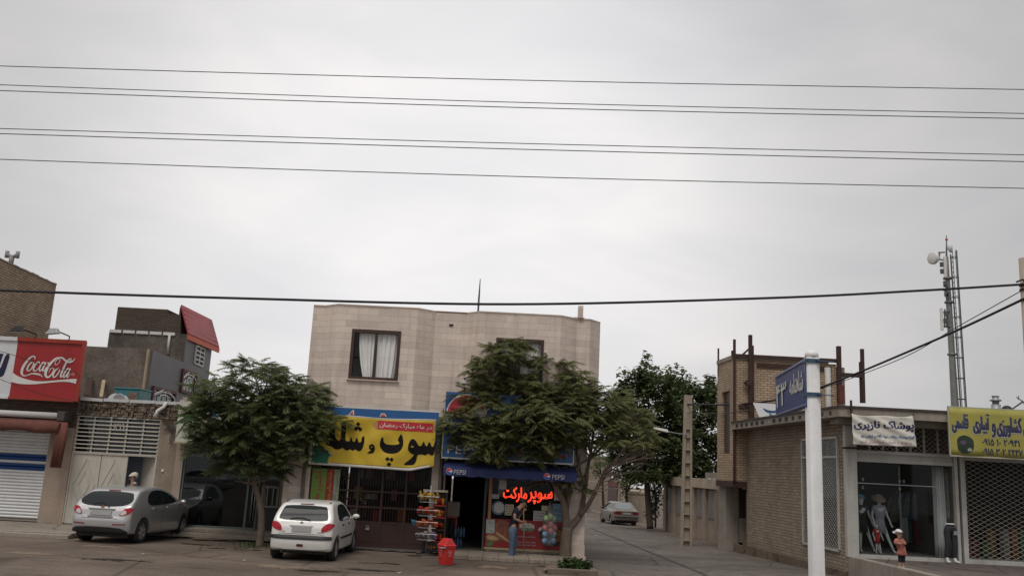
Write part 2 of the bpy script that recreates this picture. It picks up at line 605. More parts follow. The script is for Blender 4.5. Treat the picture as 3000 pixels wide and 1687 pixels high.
def ground_mat(name, col, dark_, patch, tile=None, st=(.3, 1.5, 1)):
 m, t, b = base_mat(name, 0.92, spec=0.25)
 c = weather(t, c4(col), 0.28, 0.35)
 # broad worn areas, then small oil and water stains
 c = mix(t, ramp(t, noise(t, 0.22, 6, stretch=(1, 1.6, 1)), 0.42, 0.66), c, c4(patch))
 c = mix(t, ramp(t, noise(t, 0.9, 6, stretch=(0.55, 1.5, 1), rough=0.55), 0.60, 0.70, (0, 0, 0, 1), (0.75,) * 3 + (1,)), c, c4(dark_))
 v = ramp(t, noise(t, 14, 6, rough=.75), 0.3, 0.7, (0.66,) * 3 + (1,), (1.3,) * 3 + (1,))
 c = mix(t, 1.0, c, v, 'MULTIPLY')
 v = ramp(t, noise(t, 3, 6, stretch=st, rough=.7), 0.3, 0.7, (0.80,) * 3 + (1,), (1.16,) * 3 + (1,))
 c = mix(t, 1.0, c, v, 'MULTIPLY')
 w = t.nodes.new('ShaderNodeTexVoronoi')
 w.feature = 'DISTANCE_TO_EDGE'
 w.inputs['Scale'].default_value = .42
 g_ = t.nodes.new('ShaderNodeNewGeometry')
 q = mix(t, .22, g_.outputs['Position'], t.nodes.new('ShaderNodeTexNoise').outputs['Color'])
 t.links.new(q, w.inputs['Vector'])
 v = ramp(t, w.outputs['Distance'], .004, .02, (.62,) * 3 + (1,), (1,) * 3 + (1,))
 c = mix(t, 1.0, c, v, 'MULTIPLY')
 v = ramp(t, noise(t, 170, 2), 0.3, 0.7, (0.78,) * 3 + (1,), (1.18,) * 3 + (1,))
 c = mix(t, 1.0, c, v, 'MULTIPLY')
 if tile:
  g_ = t.nodes.new('ShaderNodeNewGeometry')
  n = t.nodes.new('ShaderNodeTexBrick')
  n.offset = 0.0
  n.inputs['Scale'].default_value = 1
  n.inputs['Brick Width'].default_value = tile
  n.inputs['Row Height'].default_value = tile
  n.inputs['Mortar Size'].default_value = 0.012
  n.inputs['Color1'].default_value = (1, 1, 1, 1)
  n.inputs['Color2'].default_value = (0.86, 0.86, 0.86, 1)
  n.inputs['Mortar'].default_value = (0.5, 0.48, 0.45, 1)
  t.links.new(g_.outputs['Position'], n.inputs['Vector'])
  c = mix(t, 1.0, c, n.outputs['Color'], 'MULTIPLY')
 t.links.new(c, b.inputs['Base Color'])
 bump(t, b, noise(t, 60, 6), 0.45, 0.01)
 return m
asphalt = ground_mat('dusty_asphalt', (0.128, 0.100, 0.080), (0.050, 0.039, 0.031), (0.180, 0.144, 0.115))
street_m = ground_mat('street_asphalt', (0.132, 0.114, 0.099), (0.066, 0.056, 0.048), (0.170, 0.148, 0.129), st=(1.5, .3, 1))
pave_m = ground_mat('pavement', (0.27, 0.235, 0.195), (0.13, 0.11, 0.09), (0.31, 0.27, 0.225))
tile_m = ground_mat('tiled_apron', (0.29, 0.245, 0.20), (0.15, 0.125, 0.10), (0.31, 0.265, 0.22), 0.42)
gravel_m = ground_mat('gritty_platform', (0.135, 0.112, 0.10), (0.07, 0.058, 0.052), (0.15, 0.125, 0.11))
dirt_m = ground_mat('dry_earth', (0.16, 0.12, 0.09), (0.07, 0.052, 0.04), (0.19, 0.145, 0.11))
# ------------------------------------------------------------------ the setting
YL, YM, YR = 28.3, 26.6, 25.5
b = B()
ys = [-40, 0, 12, 25, 40, 60, 90, 260]
xs = [-150, -60, -20, 0, 12, 40, 150]
b.add([(x, y, gz(y)) for y in ys for x in xs], [(j * 7 + i, j * 7 + i + 1, (j + 1) * 7 + i + 1, (j + 1) * 7 + i) for j in range(7) for i in range(6)])
tag(b.obj('ground', asphalt, origin=(0, 0, 0)), kind='structure')
def strip(name, m, poly2, dz, kind='structure'):
 bb = B()
 bb.poly([(x, y, gz(y) + dz) for x, y in poly2])
 return tag(bb.obj(name, m, origin=(0, 0, 0)), kind=kind)
def along(x0, y0, y):                          # x of a line parallel to the side street
 return x0 - 0.06 * (y - y0)
# the side street, a darker patch of newer asphalt and the shallow gutter down its middle
bb = B()
yy = [19.5, 22, 25, 30, 40, 60, 88]
for i in range(len(yy) - 1):
 y0, y1 = yy[i], yy[i + 1]
 o = len(bb.v)
 bb.v += [(along(2.6, 26, y0), y0, gz(y0) + .004), (along(9.5, 26, y0), y0, gz(y0) + .004), (along(9.5, 26, y1), y1, gz(y1) + .004), (along(2.6, 26, y1), y1, gz(y1) + .004)]
 bb.f.append((o, o + 1, o + 2, o + 3))
tag(bb.obj('side_street', street_m, origin=(0, 0, 0)), kind='structure')
gut_m = ground_mat('gutter_concrete', (0.07, 0.06, 0.052), (0.03, 0.026, 0.022), (0.085, 0.073, 0.064))
bb = B()
g0, g1 = atz(2076, 1687, 0), atz(1711, 1526, -0.35)
gx = lambda y: g0.x + (g1.x - g0.x) * (y - g0.y) / (g1.y - g0.y)
yy = [17.5, 21, 25, 30, 36, 43, 50]
for i in range(len(yy) - 1):
 y0, y1 = yy[i], yy[i + 1]
 o = len(bb.v)
 bb.v += [(gx(y0) - .13, y0, gz(y0) + .008), (gx(y0) + .03, y0, gz(y0) + .008), (gx(y1) + .03, y1, gz(y1) + .008), (gx(y1) - .13, y1, gz(y1) + .008)]
 bb.f.append((o, o + 1, o + 2, o + 3))
tag(bb.obj('street_gutter', gut_m, origin=(0, 0, 0)), kind='structure')
# pavement and kerb on the left
xpv = at(208, 1552, 25.3).x
b = B().prism([(-40, 25.35, 0), (xpv, 25.35, 0), (xpv, 27.5, 0), (-6.35, 27.5, 0), (-6.35, YL, 0), (-40, YL, 0)], (0, 0, .13))
tag(b.obj('pavement', pave_m, bevel=0.015), kind='structure')
b = B().box(-40, xpv, 25.2, 25.346, -0.05, 0.10)
tag(b.obj('kerb', concrete, bevel=0.02), kind='structure')
# threshold steps of the showroom
x0 = at(520, 1540, 27.9).x
x1 = at(880, 1560, 27.9).x
b = B().box(x0, x1, 27.8, YL, 0.132, 0.24)
tag(b.obj('showroom_step', pave_m, bevel=0.015), kind='structure')
# tiled apron in front of the market
x0 = at(1310, 1610, 25.4).x
x1 = at(1690, 1640, 25.4).x
b = B().prism([(x0, 25.15, 0), (x0, YM, 0), (x1, YM, 0), (x1, 25.0, 0)], (0, 0, 0.11))
tag(b.obj('tiled_apron', tile_m, bevel=0.012), kind='structure')
# raised ground before the right-hand shops, with its low retaining wall
PZ = 0.55
XC = 9.69
xr = 30
b = B().prism([(XC + .22, YR + 3, -.3), (along(XC, YR, 9) + .22, 9, -.3), (xr, 9, -.3), (xr, YR + 3, -.3)], (0, 0, PZ + .3))
tag(b.obj('raised_platform', gravel_m), kind='structure')
b = B().prism([(XC, YR, -.3), (along(XC, YR, 9), 9, -.3), (along(XC, YR, 9) + .215, 9, -.3), (XC + .215, YR, -.3)], (0, 0, PZ + .34))
o = b.obj('retaining_wall', concrete, bevel=0.02)
tag(o, 'low concrete retaining wall edging the raised ground before the clothes shop', 'retaining wall')
# dark wet and oily stains on the road surface, each with a shape of its own
def stain_mat(nm, col, al):
 m, t, b = base_mat(nm, .85, spec=.2)
 t.links.new(weather(t, c4(col), .3, 5), b.inputs['Base Color'])
 tc_ = t.nodes.new('ShaderNodeTexCoord')
 ln = N(t, 'ShaderNodeVectorMath', operation='LENGTH')
 t.links.new(tc_.outputs['Object'], ln.inputs[0])
 a = N(t, 'ShaderNodeMath', operation='MULTIPLY_ADD')
 a.inputs[1].default_value = 1.5
 t.links.new(noise(t, 2.2, 6, rough=.65), a.inputs[0])
 t.links.new(ln.outputs['Value'], a.inputs[2])
 t.links.new(ramp(t, a.outputs[0], .95, 1.35, (al,) * 3 + (1,), (0, 0, 0, 1)), b.inputs['Alpha'])
 return m
stain_m = stain_mat('oily_stain', (.032, .025, .02), .85)
dust_m = stain_mat('dry_dust', (.225, .172, .128), .92)
def stain(px, py, rx, ry, m=stain_m, nm='road_stain', z=.005):
 c = atz(px, py, 0)
 o = B().poly([(math.cos(a * .3927), math.sin(a * .3927), 0) for a in range(16)]).obj(nm, m, local=True)
 o.location = (c.x, c.y, z)
 o.scale = (rx * 1.5, ry * 1.7, 1)
 tag(o, kind='structure')
for a in ((1218, 1627, .6, .3), (1120, 1650, .9, .4), (585, 1594, 1.2, .35), (690, 1608, 1.4, .35), (1590, 1658, .5, .25), (930, 1672, 1.3, .3), (1060, 1668, 1.2, .4), (330, 1640, 1.5, .4)):
 stain(*a, z=.0065)
for a in ((1180, 1612, 2.0, .7), (620, 1578, 1.8, .5), (1450, 1660, 1.6, .6), (300, 1600, 1.6, .5), (820, 1660, 2.2, .7), (1640, 1640, .9, .6), (100, 1620, 2, .6)):
 stain(*a, dust_m, 'dust_patch', .004)
scrap = mat('paper_scrap', (.5, .5, .48), .8, amt=0)
for px, py in ((132, 1558), (418, 1623), (714, 1642), (1168, 1679), (1745, 1568)):
 c = atz(px, py, gz(30) if px > 1700 else 0)
 tag(B().add([(c.x - .05, c.y, .012 + c.z), (c.x + .03, c.y - .04, .02 + c.z), (c.x + .05, c.y + .03, .035 + c.z), (c.x - .02, c.y + .05, .014 + c.z)], [(0, 1, 2), (0, 2, 3)]).obj('paper_scrap', scrap), 'tiny white scrap of paper lying on the road', 'litter', 'paper scraps on the road')
# ------------------------------------------------------------------ left: shop with the roller shutter
ZT = at(226, 1166, YL).z                       # roof edge of the left row
XG0 = at(222, 1240, YL).x                      # left end of the gate house
XG1 = at(524, 1250, YL).x                      # its right end
XS1 = at(868, 1420, YL).x                      # right end of the showroom
XA0 = -24.0
t = thing('shutter_shop', 'single storey shop with white roller shutter striped blue under the soft drink sign', 'shop', ((XA0 + XG0) / 2, YL, 0.13))
xp0, xp1 = at(150, 1262, YL).x, XG0
zs1 = at(60, 1246, YL).z
zf = at(60, 1212, YL).z
b = B()
b.box(xp0, xp1, YL, YL + .5, 0.13, zf - .35)                       # pier
b.box(XA0, XA0 + 1.5, YL, YL + .5, 0.13, ZT - .25)
b.box(XA0, xp1, YL + .5, YL + 6, ZT - .28, ZT - .02)              # roof slab
b.box(XA0, XA0 + .3, YL + .5, YL + 6, 0.13, ZT - .28)
b.box(XA0, xp1, YL + 5.7, YL + 6, 0.13, ZT - .28)
b.obj('wall', pinkwall, t)
b = B().box(XA0 + 1.5, xp1, YL + .01, YL + .5, zf, ZT - .02)
b.box(xp0 + .02, xp1 - .003, YL + .015, YL + .49, zf - .35, zf)
b.obj('brick_fascia', brick_dark, t)
B().box(XA0 + 1.5, xp0, YL + .28, YL + .5, 0.13, 0.19).obj('threshold', concrete, t)
# transom window above the shutter
zt0, zt1 = at(60, 1222, YL).z, at(60, 1190, YL).z
fr = B()
xw = xp0 - .02
fr.box(XA0 + 1.5, xw, YL + .03, YL + .1, zf - .05, zf - .005).box(XA0 + 1.5, xw, YL + .03, YL + .1, zf - .33, zf - .28)
for k in range(8):
 x = xw - .06 - k * .92
 fr.box(x - .02, x + .02, YL + .035, YL + .095, zf - .28, zf - .05)
o = fr.obj('transom_window', steelw, t)
B().box(XA0 + 1.5, xw, YL + .06, YL + .07, zf - .28, zf - .05).obj('pane', glass_dark, o)
# shutter of interlocking slats: the two blue stripes are parts of their own
zb, ztop = 0.2, zf - .35
pitch = 0.098
nsl = int((ztop - zb) / pitch)
blue_rows = set()
za, zc = at(60, 1325, YL).z, at(60, 1348, YL).z
zd, ze = at(60, 1355, YL).z, at(60, 1378, YL).z
groups = {'w': B(), 'a': B(), 'd': B()}
for k in range(nsl):
 z0 = zb + k * pitch
 zm = z0 + pitch / 2
 q = 'a' if zc < zm < za else 'd' if ze < zm < zd else 'w'
 prof = [(YL + .30, z0), (YL + .285, z0 + .012), (YL + .255, z0 + .03), (YL + .25, z0 + .05), (YL + .258, z0 + .075), (YL + .285, z0 + pitch - .004), (YL + .30, z0 + pitch - .002)]
 groups[q].prism([(XA0 + 1.5, y, z) for y, z in prof], (xp0 - XA0 - 1.5, 0, 0))
sh = groups['w'].obj('roller_shutter', mat('shutter_white', (0.74, 0.745, 0.75), 0.45, 0, amt=0.08, streak=0.12), t)
blue_stripe = mat('shutter_blue', (0.015, 0.06, 0.22), 0.45, amt=0.12)
groups['a'].obj('blue_stripe', blue_stripe, sh)
groups['d'].obj('blue_stripe', blue_stripe, sh)
b = B().box(xp0 - .12, xp0 - .005, YL + .2, YL + .26, 0.13, ztop)
b.obj('guide_rail', steelw, t)
B().box(XA0 + 1.5, xp0, YL + .2, YL + .34, ztop, zf - .33).obj('shutter_header', steelw, t)
mat('maroon_dark', (.07, .06, .055), .6, amt=.2)
# awning rolled into its white cassette with the faded red cloth hanging
ta = thing('awning', 'faded brownish red cloth awning half rolled beneath a white tube over the roller shutter', 'awning', (at(0, 1230, 27.6).x, 27.7, at(60, 1230, 27.6).z))
zc0 = at(60, 1222, 27.8).z
xe = at(172, 1215, 27.8).x
B().tube([(XA0 + .5, 27.85, zc0 + .1), (xe, 27.85, zc0 + .1)], .10, 12).obj('cassette', white, ta, True)
B().box(xe - .02, xe + .22, 27.72, 28.28, zc0 - .05, zc0 + .24).obj('end_bracket', MATS['maroon_dark'], ta, bevel=.02)
cloth_m = mat('faded_red_cloth', (0.15, 0.055, 0.043), 0.95, amt=0.3, scale=2.5, streak=0.25)
b = B()
n = 46
xe2 = at(178, 1250, 27.7).x
for i in range(n + 1):
 x = XA0 + .6 + (xe2 - XA0 - .6) * i / n
 w = .03 * math.sin(i * 1.7) + .02 * math.sin(i * .63)
 for (y, z) in ((27.9, zc0 - .02), (27.62 + w, zc0 - .13), (27.55 + w, zc0 - .22), (27.56 + w * 1.3, zc0 - .42 - .03 * math.sin(i * .9))):
  b.v.append((x, y, z))
for i in range(n):
 for k in range(3):
  a = i * 4 + k
  b.f.append((a, a + 4, a + 5, a + 1))
ob = b.obj('cloth', cloth_m, ta, True)
md = ob.modifiers.new('thick', 'SOLIDIFY')
md.thickness = .012
b = B()                                        # the gathered end that hangs to the pier
for i in range(7):
 x = xe2 + .12 - .03 * i
 zl = zc0 - 1.45 + .1 * (i % 2)
 b.tube([(x, 27.75 + .03 * (i % 2), zc0 - .1), (x + .04, 27.66, zc0 - .5), (x + .02 - .01 * i, 27.7 + .02 * (i % 3), zl)], [.07, .085, .05], 7)
b.obj('gathered_end', cloth_m, ta, True)
# the sign above it ---------------------------------------------------------
YS = 27.75
t = thing('soft_drink_sign', 'long red and white sign board with white script lettering above the shutter', 'sign', (at(100, 1170, YS).x, YS + .3, at(100, 1175, YS).z))
x0, x1, z0, z1 = rect(YS, 53, 991, 225, 1178)
xm = at(40, 1080, YS).x
xR = at(237, 1090, YS).x
zt_, zb_ = at(140, 994, YS).z, at(125, 1171, YS).z
B().box(xm, xR, YS, YS + .14, zb_, zt_).obj('red_panel', red_sign, t)
wp = mat('white_sign_panel', (0.62, 0.63, 0.64), 0.4, amt=0.06, streak=0.1)
B().box(XA0 + 1, xm - .004, YS - .002, YS + .14, zb_, zt_).obj('white_panel', wp, t)
rt = mat('red_frame', (0.30, 0.035, 0.02), 0.4, amt=0.1)
B().box(xm + .002, xR + .05, YS - .06, YS - .003, zt_ - .10, zt_ + .02).box(xR - .06, xR + .05, YS - .06, YS - .004, zb_, zt_ - .10).box(xm + .002, xR - .06, YS - .06, YS - .003, zb_ - .02, zb_ + .06).obj('frame', rt, t)
B().box(XA0 + 1, xm - .002, YS - .06, YS - .004, zt_ - .10, zt_ + .02).box(XA0 + 1, xm - .002, YS - .06, YS - .004, zb_ - .02, zb_ + .06).obj('frame', wp, t)
SQ = .14493
zc = lambda x, y: at(x * SQ, 980 + y * SQ, YS - .012)
def stroke(pts, k=5, dy=0.0, sc=SQ, org=(0, 980), Y=None):
 p = catmull(pts, k)
 bb = B()
 o = 0
 for i in range(len(p)):
  a, c = p[max(i - 1, 0)], p[min(i + 1, len(p) - 1)]
  dx, dz = c[0] - a[0], c[1] - a[1]
  l = math.hypot(dx, dz) or 1
  w = p[i][2] / 2
  for s in (1, -1):
   q = at(org[0] + (p[i][0] - s * dz / l * w) * sc, org[1] + (p[i][1] + s * dx / l * w) * sc, Y)
   bb.v.append((q.x, q.y + dy, q.z))
 for i in range(len(p) - 1):
  a = 2 * i
  bb.f.append((a, a + 1, a + 3, a + 2))
 return bb
let = B()
letm = mat('white_lettering', (0.66, 0.65, 0.62), 0.45, amt=0)
strokes = [
 [(700, 500, 14), (712, 465, 22), (690, 437, 24), (630, 455, 32), (560, 525, 46), (490, 620, 52), (447, 720, 54), (448, 790, 44), (480, 828, 26), (550, 822, 18), (640, 790, 24), (720, 790, 34), (780, 800, 34), (830, 822, 22), (875, 858, 3)],
 [(665, 545, 26), (610, 590, 32), (565, 660, 34), (555, 715, 30), (590, 730, 24), (645, 680, 24), (682, 605, 26), (680, 555, 20), (645, 560, 12)],
 [(805, 590, 12), (800, 558, 24), (765, 560, 28), (710, 620, 32), (682, 690, 32), (695, 732, 26), (740, 722, 18), (800, 660, 10)],
 [(925, 570, 12), (880, 562, 26), (830, 620, 32), (800, 690, 32), (815, 735, 26), (860, 690, 18), (905, 620, 12)],
 [(935, 560, 26), (895, 640, 32), (868, 710, 30), (888, 735, 20), (940, 660, 8)],
 [(965, 572, 22), (1005, 576, 26)],
 [(1165, 590, 6), (1140, 615, 12), (1120, 595, 14), (1135, 535, 14), (1180, 490, 16), (1215, 505, 16), (1205, 560, 14), (1150, 612, 8)],
 [(1215, 468, 16), (1150, 475, 32), (1060, 550, 44), (980, 650, 52), (930, 760, 54), (938, 840, 44), (985, 860, 34), (1050, 800, 26), (1095, 715, 22), (1082, 672, 16), (1035, 690, 14), (990, 770, 6)],
 [(1190, 466, 26), (1260, 470, 36), (1320, 515, 40), (1375, 555, 34), (1450, 550, 28), (1500, 515, 16), (1525, 475, 3)],
 [(1190, 672, 20), (1130, 720, 30), (1085, 795, 34), (1082, 850, 30), (1120, 855, 24), (1175, 795, 24), (1210, 725, 24), (1205, 690, 14)],
 [(1395, 560, 10), (1440, 520, 16), (1440, 490, 18), (1400, 502, 24), (1340, 580, 34), (1285, 700, 38), (1240, 810, 36), (1238, 858, 28), (1290, 830, 10)],
 [(1420, 695, 12), (1375, 690, 26), (1320, 760, 32), (1290, 830, 30), (1305, 862, 24), (1350, 815, 18), (1400, 740, 12)],
 [(1432, 685, 26), (1390, 770, 32), (1360, 840, 28), (1380, 862, 18), (1428, 785, 6)],
]
for i, s_ in enumerate(strokes):
 q = stroke(s_, 5, -.012 - .0012 * i, Y=YS)
 let.add(q.v, q.f)
let.obj('script_lettering', letm, t)
pts = chaikin([(262, 768), (350, 830), (500, 890), (700, 935), (900, 942), (1150, 920), (1400, 897), (1550, 893)], 0)
bot = [(1536, 990), (1400, 958), (1250, 950), (1100, 960), (900, 980), (700, 1000), (500, 1000), (350, 985), (230, 950)]
me = fill([[(p[0], p[1]) for p in catmull(pts, 4)] + [(p[0], p[1]) for p in catmull(bot, 4)]])
B().mesh(me, lambda v: at(v.x * SQ, 980 + v.y * SQ, YS - .008)).obj('white_wave', letm, t)
bb = B()
ring = lambda r: [(1475 + r * math.cos(a * .4), 798 + r * math.sin(a * .4)) for a in range(16)]
me = fill([ring(28), ring(22)])
bb.mesh(me, lambda v: at(v.x * SQ, 980 + v.y * SQ, YS - .008))
bb.obj('trademark_ring', letm, t)
me = fill([[(-160, 380), (72, 382), (10, 560), (0, 620), (-160, 620)]])
B().mesh(me, lambda v: at(v.x * SQ, 980 + v.y * SQ, YS - .01)).obj('dark_letter', navy, t)
me = fill([chaikin([(120, 385), (210, 395), (150, 600), (90, 780), (60, 830), (0, 860), (-160, 860), (-160, 700), (0, 690), (40, 600)], 1)])
B().mesh(me, lambda v: at(v.x * SQ, 980 + v.y * SQ, YS - .01)).obj('dark_letter', navy, t)
B().box(at(138, 1080, YS).x - .006, at(138, 1080, YS).x + .006, YS - .004, YS + .002, zb_ + .06, zt_ - .1).obj('panel_seam', rt, t)
def floodlight(foot, head, lab, m_):
 t_ = thing('floodlight', lab, 'floodlight', foot, 'floodlights on arms over the soft drink sign')
 foot, head = Vector(foot), Vector(head)
 B().tube([foot, foot + Vector((0, 0, .12)), head + Vector((.05, 0, .02))], .02, 6).obj('arm', rust, t_)
 bb_ = B()
 bb_.add([(head.x - .24, head.y - .12, head.z - .12), (head.x + .16, head.y - .12, head.z - .07), (head.x + .16, head.y + .12, head.z - .05), (head.x - .24, head.y + .12, head.z - .10),
    (head.x - .12, head.y - .07, head.z + .08), (head.x + .08, head.y - .07, head.z + .09), (head.x + .08, head.y + .07, head.z + .09), (head.x - .12, head.y + .07, head.z + .08)],
   [(0, 3, 2, 1), (4, 5, 6, 7), (0, 1, 5, 4), (1, 2, 6, 5), (2, 3, 7, 6), (3, 0, 4, 7)])
 bb_.obj('housing', m_, t_, bevel=.01)
 B().add([(head.x - .22, head.y - .11, head.z - .125), (head.x + .14, head.y - .11, head.z - .08), (head.x + .14, head.y + .1, head.z - .062), (head.x - .22, head.y + .1, head.z - .11)], [(0, 3, 2, 1)]).obj('lens', mat('lamp_glass', (.5, .53, .53), .15, amt=0), t_)
floodlight(at(105, 991, YS), at(56, 963, YS - .6), 'small dark floodlight on a thin arm in front of the tall brick wall', black)
floodlight(at(202, 996, YS), at(160, 970, YS - .6), 'small white floodlight on a thin arm at the right end of the red sign', galv)
# ------------------------------------------------------------------ gate house
t = thing('gate_house', 'low rough brick gateway with white metal gate and slatted grille above it', 'gateway', ((XG0 + XG1) / 2, YL, 0.13))
xg0, xg1 = at(228, 1215, YL).x, at(474, 1230, YL).x
zg1 = at(350, 1221, YL).z
zg0 = at(340, 1330, YL).z
B().box(XG0 + .004, xg0, YL + .01, YL + .4, .13, zg1).obj('pier', plaster, t)
B().box(xg1, XG1, YL + .0, YL + .4, .13, zg1).obj('pier', plaster, t)
b = B()
n = 40                                          # crumbling brick head
for j in range(5):
 for i in range(n):
  x0_, x1_ = XG0 + (XG1 - XG0) * i / n, XG0 + (XG1 - XG0) * (i + 1) / n
  dz = (ZT - .06 - zg1) / 5
  yo = random.uniform(-.06, .03)
  b.box(x0_ + .003, x1_ - .003, YL - .03 + yo, YL + .35, zg1 + j * dz + .003, zg1 + (j + 1) * dz - .004)
b.jitter(.018, 3)
b.obj('crumbling_brick_head', brick('crumbling_brick', (0.26, 0.19, 0.14), (0.17, 0.125, 0.095), (0.10, 0.08, 0.065), .23, .075, .012, amt=.35), t)
B().box(XG0, XG1, YL + .35, YL + 5, ZT - .3, ZT - .08).obj('roof', concrete, t)
b = B()                                         # bent white flashing in four lengths
for i in range(4):
 xa, xb = XG0 + (XG1 - XG0) * i / 4, XG0 + (XG1 - XG0) * (i + 1) / 4
 s_ = random.uniform(-.02, .02)
 b.prism([(xa + .01, YL - .10 + s_, ZT - .06), (xa + .01, YL + .5, ZT - .02), (xa + .01, YL + .5, ZT + .03), (xa + .01, YL - .11 + s_, ZT + .035)], (xb - xa - .03, s_, s_ * .8))
b.obj('flashing', mat('white_sheet', (0.6, 0.6, 0.6), .4, amt=.12, streak=.15), t)
B().tube([at(488, 1178, YL - .12), at(480, 1192, YL - .12), at(462, 1203, YL - .25), at(453, 1222, YL - .27)], .055, 10).obj('water_spout', white, t, True)
# grille: five bays of slats
b = B()
for i in range(6):
 x = xg0 + .03 + (xg1 - xg0 - .06) * i / 5
 b.box(x - .022, x + .022, YL + .02, YL + .07, zg0, zg1 - .005)
for j in range(10):
 z = zg0 + .02 + (zg1 - zg0 - .05) * j / 9
 b.box(xg0 + .012, xg1 - .012, YL - .012, YL + .018, z - .02, z + .018)
gr = b.obj('slatted_grille', cream, t)
sh_m = mat('louvre_grey', (0.06, 0.062, 0.068), .6, amt=.2)
B().box(xg0, xg1, YL + .09, YL + .1, zg0, zg1).obj('backing_glass', glass_dark, gr)
q = at(332, 1260, YL - .02)
put_text('house_number', '۱۳۲۱', cream, t, q, at(364, 1262, YL - .02) - q, at(333, 1239, YL - .02) - q, bold=-.01, depth=.01)
# gate leaves with raised diamonds, the last leaf standing open
zgb = .15
xl1 = xg0 + (xg1 - xg0) * .345
xl2 = xg0 + (xg1 - xg0) * .66
xo = xg0 + (xg1 - xg0) * .74
def leaf(xa, xb, name='gate_leaf'):
 o_ = B().box(xa + .01, xb - .01, YL + .03, YL + .08, zgb, zg0 - .03).obj(name, cream, t)
 cx = (xa + xb) / 2 + .02
 cz = (zgb + zg0) / 2 + .1
 bb_ = B()
 for k, hw, hh in ((0, .34, .80), (1, .17, .40)):
  q_ = [(cx - hw, cz), (cx, cz + hh), (cx + hw, cz), (cx, cz - hh)]
  for i in range(4):
   a, c = q_[i], q_[(i + 1) % 4]
   bb_.bar((a[0], YL + .025, a[1]), (c[0], YL + .025, c[1]), .03, .025)
 bb_.obj('raised_diamond', cream, o_)
 return o_
leaf(xg0, xl1)
leaf(xl1, xl2)
o = B().prism([(xg1 - .02, YL + .04, zgb), (xg1 - .03, YL + .10, zgb), (xo, YL + .75, zgb), (xo, YL + .69, zgb)], (0, 0, zg0 - .03 - zgb)).obj('gate_leaf', cream, t)
tag(o, 'open leaf swung inwards')
B().box(xg0, xg1, YL - .005, YL + .09, zg0 - .03, zg0 - .002).box(xg0 - .0, xg0 + .03, YL - .004, YL + .029, zgb, zg0 - .03).box(xg1 - .04, xg1, YL - .004, YL + .029, zgb, zg0 - .03).obj('gate_frame', cream, t)
b = B().box(xg0, xg1, YL + 1.0, YL + 1.1, 0, ZT - .3).box(xg0 - .1, xg0, YL + .4, YL + 1.0, 0, ZT - .3).box(xg1, xg1 + .1, YL + .4, YL + 1.0, 0, ZT - .3)
b.obj('passage', mat('passage_wall', (.24, .28, .35), .9, amt=.2), t)
B().box(at(477, 1377, YL).x - .04, at(477, 1377, YL).x + .04, YL - .03, YL, at(477, 1377, YL).z - .04, at(477, 1377, YL).z + .04).obj('doorbell', white, t)
t = thing('cable_bundle', 'tangle of thin grey cables hanging on the pier beside the white gate', 'cables', at(500, 1250, YL - .05))
b = B()
for k in range(5):
 p = [at(476 + random.uniform(-4, 40), 1222 + random.uniform(0, 80), YL - .04 - .02 * random.random()) for _ in range(6)]
 p.sort(key=lambda v: -v.z)
 b.tube(catmull([tuple(q) for q in p], 5), .009, 5)
b.obj('cable', mat('dusty_cable', (.05, .042, .037), .8, amt=0), t)
# cooler standing on the gate house roof
c = at(352, 1172, 30.2)
t = thing('evaporative_cooler', 'teal metal evaporative cooler with pale round duct on the gateway roof', 'cooler', (c.x, 30.2, ZT - .08))
zz = ZT - .08
x0, x1 = at(342, 1150, 30).x, at(415, 1160, 30).x
zt2 = at(380, 1141, 30).z
teal = mat('teal_metal', (0.04, 0.16, 0.18), .45, amt=.15, streak=.15)
B().box(x0, x1, 29.8, 30.8, zz + .06, zt2).obj('cabinet', teal, t, bevel=.02)
B().box(x0 - .02, x1 + .02, 29.77, 30.83, zt2 + .002, zt2 + .05).obj('lid', teal, t, bevel=.01)
lv = B()
for k in range(7):
 z = zz + .15 + k * (zt2 - zz - .25) / 7
 lv.box(x1 - .36, x1 - .04, 29.785, 29.799, z, z + .045)
lv.obj('louvre_panel', mat('rusty_pad', (.18, .13, .10), .9, amt=.4, scale=8), t)
cx = at(352, 1160, 29.6).x
rr_ = (at(377, 1158, 29.5).x - at(326, 1158, 29.5).x) / 2
b = B()
arc = [(cx + rr_ * math.cos(a), zz + .02 + 1.15 * rr_ * math.sin(a)) for a in [math.pi * k / 14 for k in range(15)]]
b.prism([(x, 29.25, z) for x, z in arc], (0, .5, 0))
b.obj('round_duct', mat('pale_duct', (.62, .66, .70), .4, amt=.08), t)
B().lathe((cx + rr_ * .5, 29.24, zz + rr_ * .55), [(.2, 0), (.2, .02), (.16, .03)], 16, (0, -1, 0)).obj('fan_guard', galv, t)
B().box(x0, x0 + .1, 29.85, 30.7, zz, zz + .06).box(x1 - .1, x1, 29.85, 30.7, zz, zz + .06).obj('foot', rust, t)
# ------------------------------------------------------------------ showroom with the palm sign
t = thing('showroom', 'single storey showroom with tall dark glass front behind the left street tree', 'shop', ((XG1 + XS1) / 2, YL, .13))
xa, xb = at(530, 1400, YL).x, at(822, 1420, YL).x
zt3 = at(560, 1295, YL).z
b = B().box(XG1 + .004, xa, YL + .002, YL + .4, .13, ZT + .2).box(xb, XS1, YL + .002, YL + .4, .13, ZT + .2).box(xa, xb, YL + .004, YL + .4, zt3 + .3, ZT + .2)
b.box(XG1 + .004, XS1, YL + .4, YL + 7, ZT - .05, ZT + .2)
b.obj('wall', pinkwall, t)
b = B().box(xa, xa + .03, YL + .4, YL + 7, .13, ZT - .05).box(xb - .03, xb, YL + .4, YL + 7, .13, ZT - .05).box(xa, xb, YL + 7, YL + 7.1, .13, ZT - .05)
b.obj('interior_wall', mat('dim_room', (.05, .05, .05), .9, amt=.2), t)
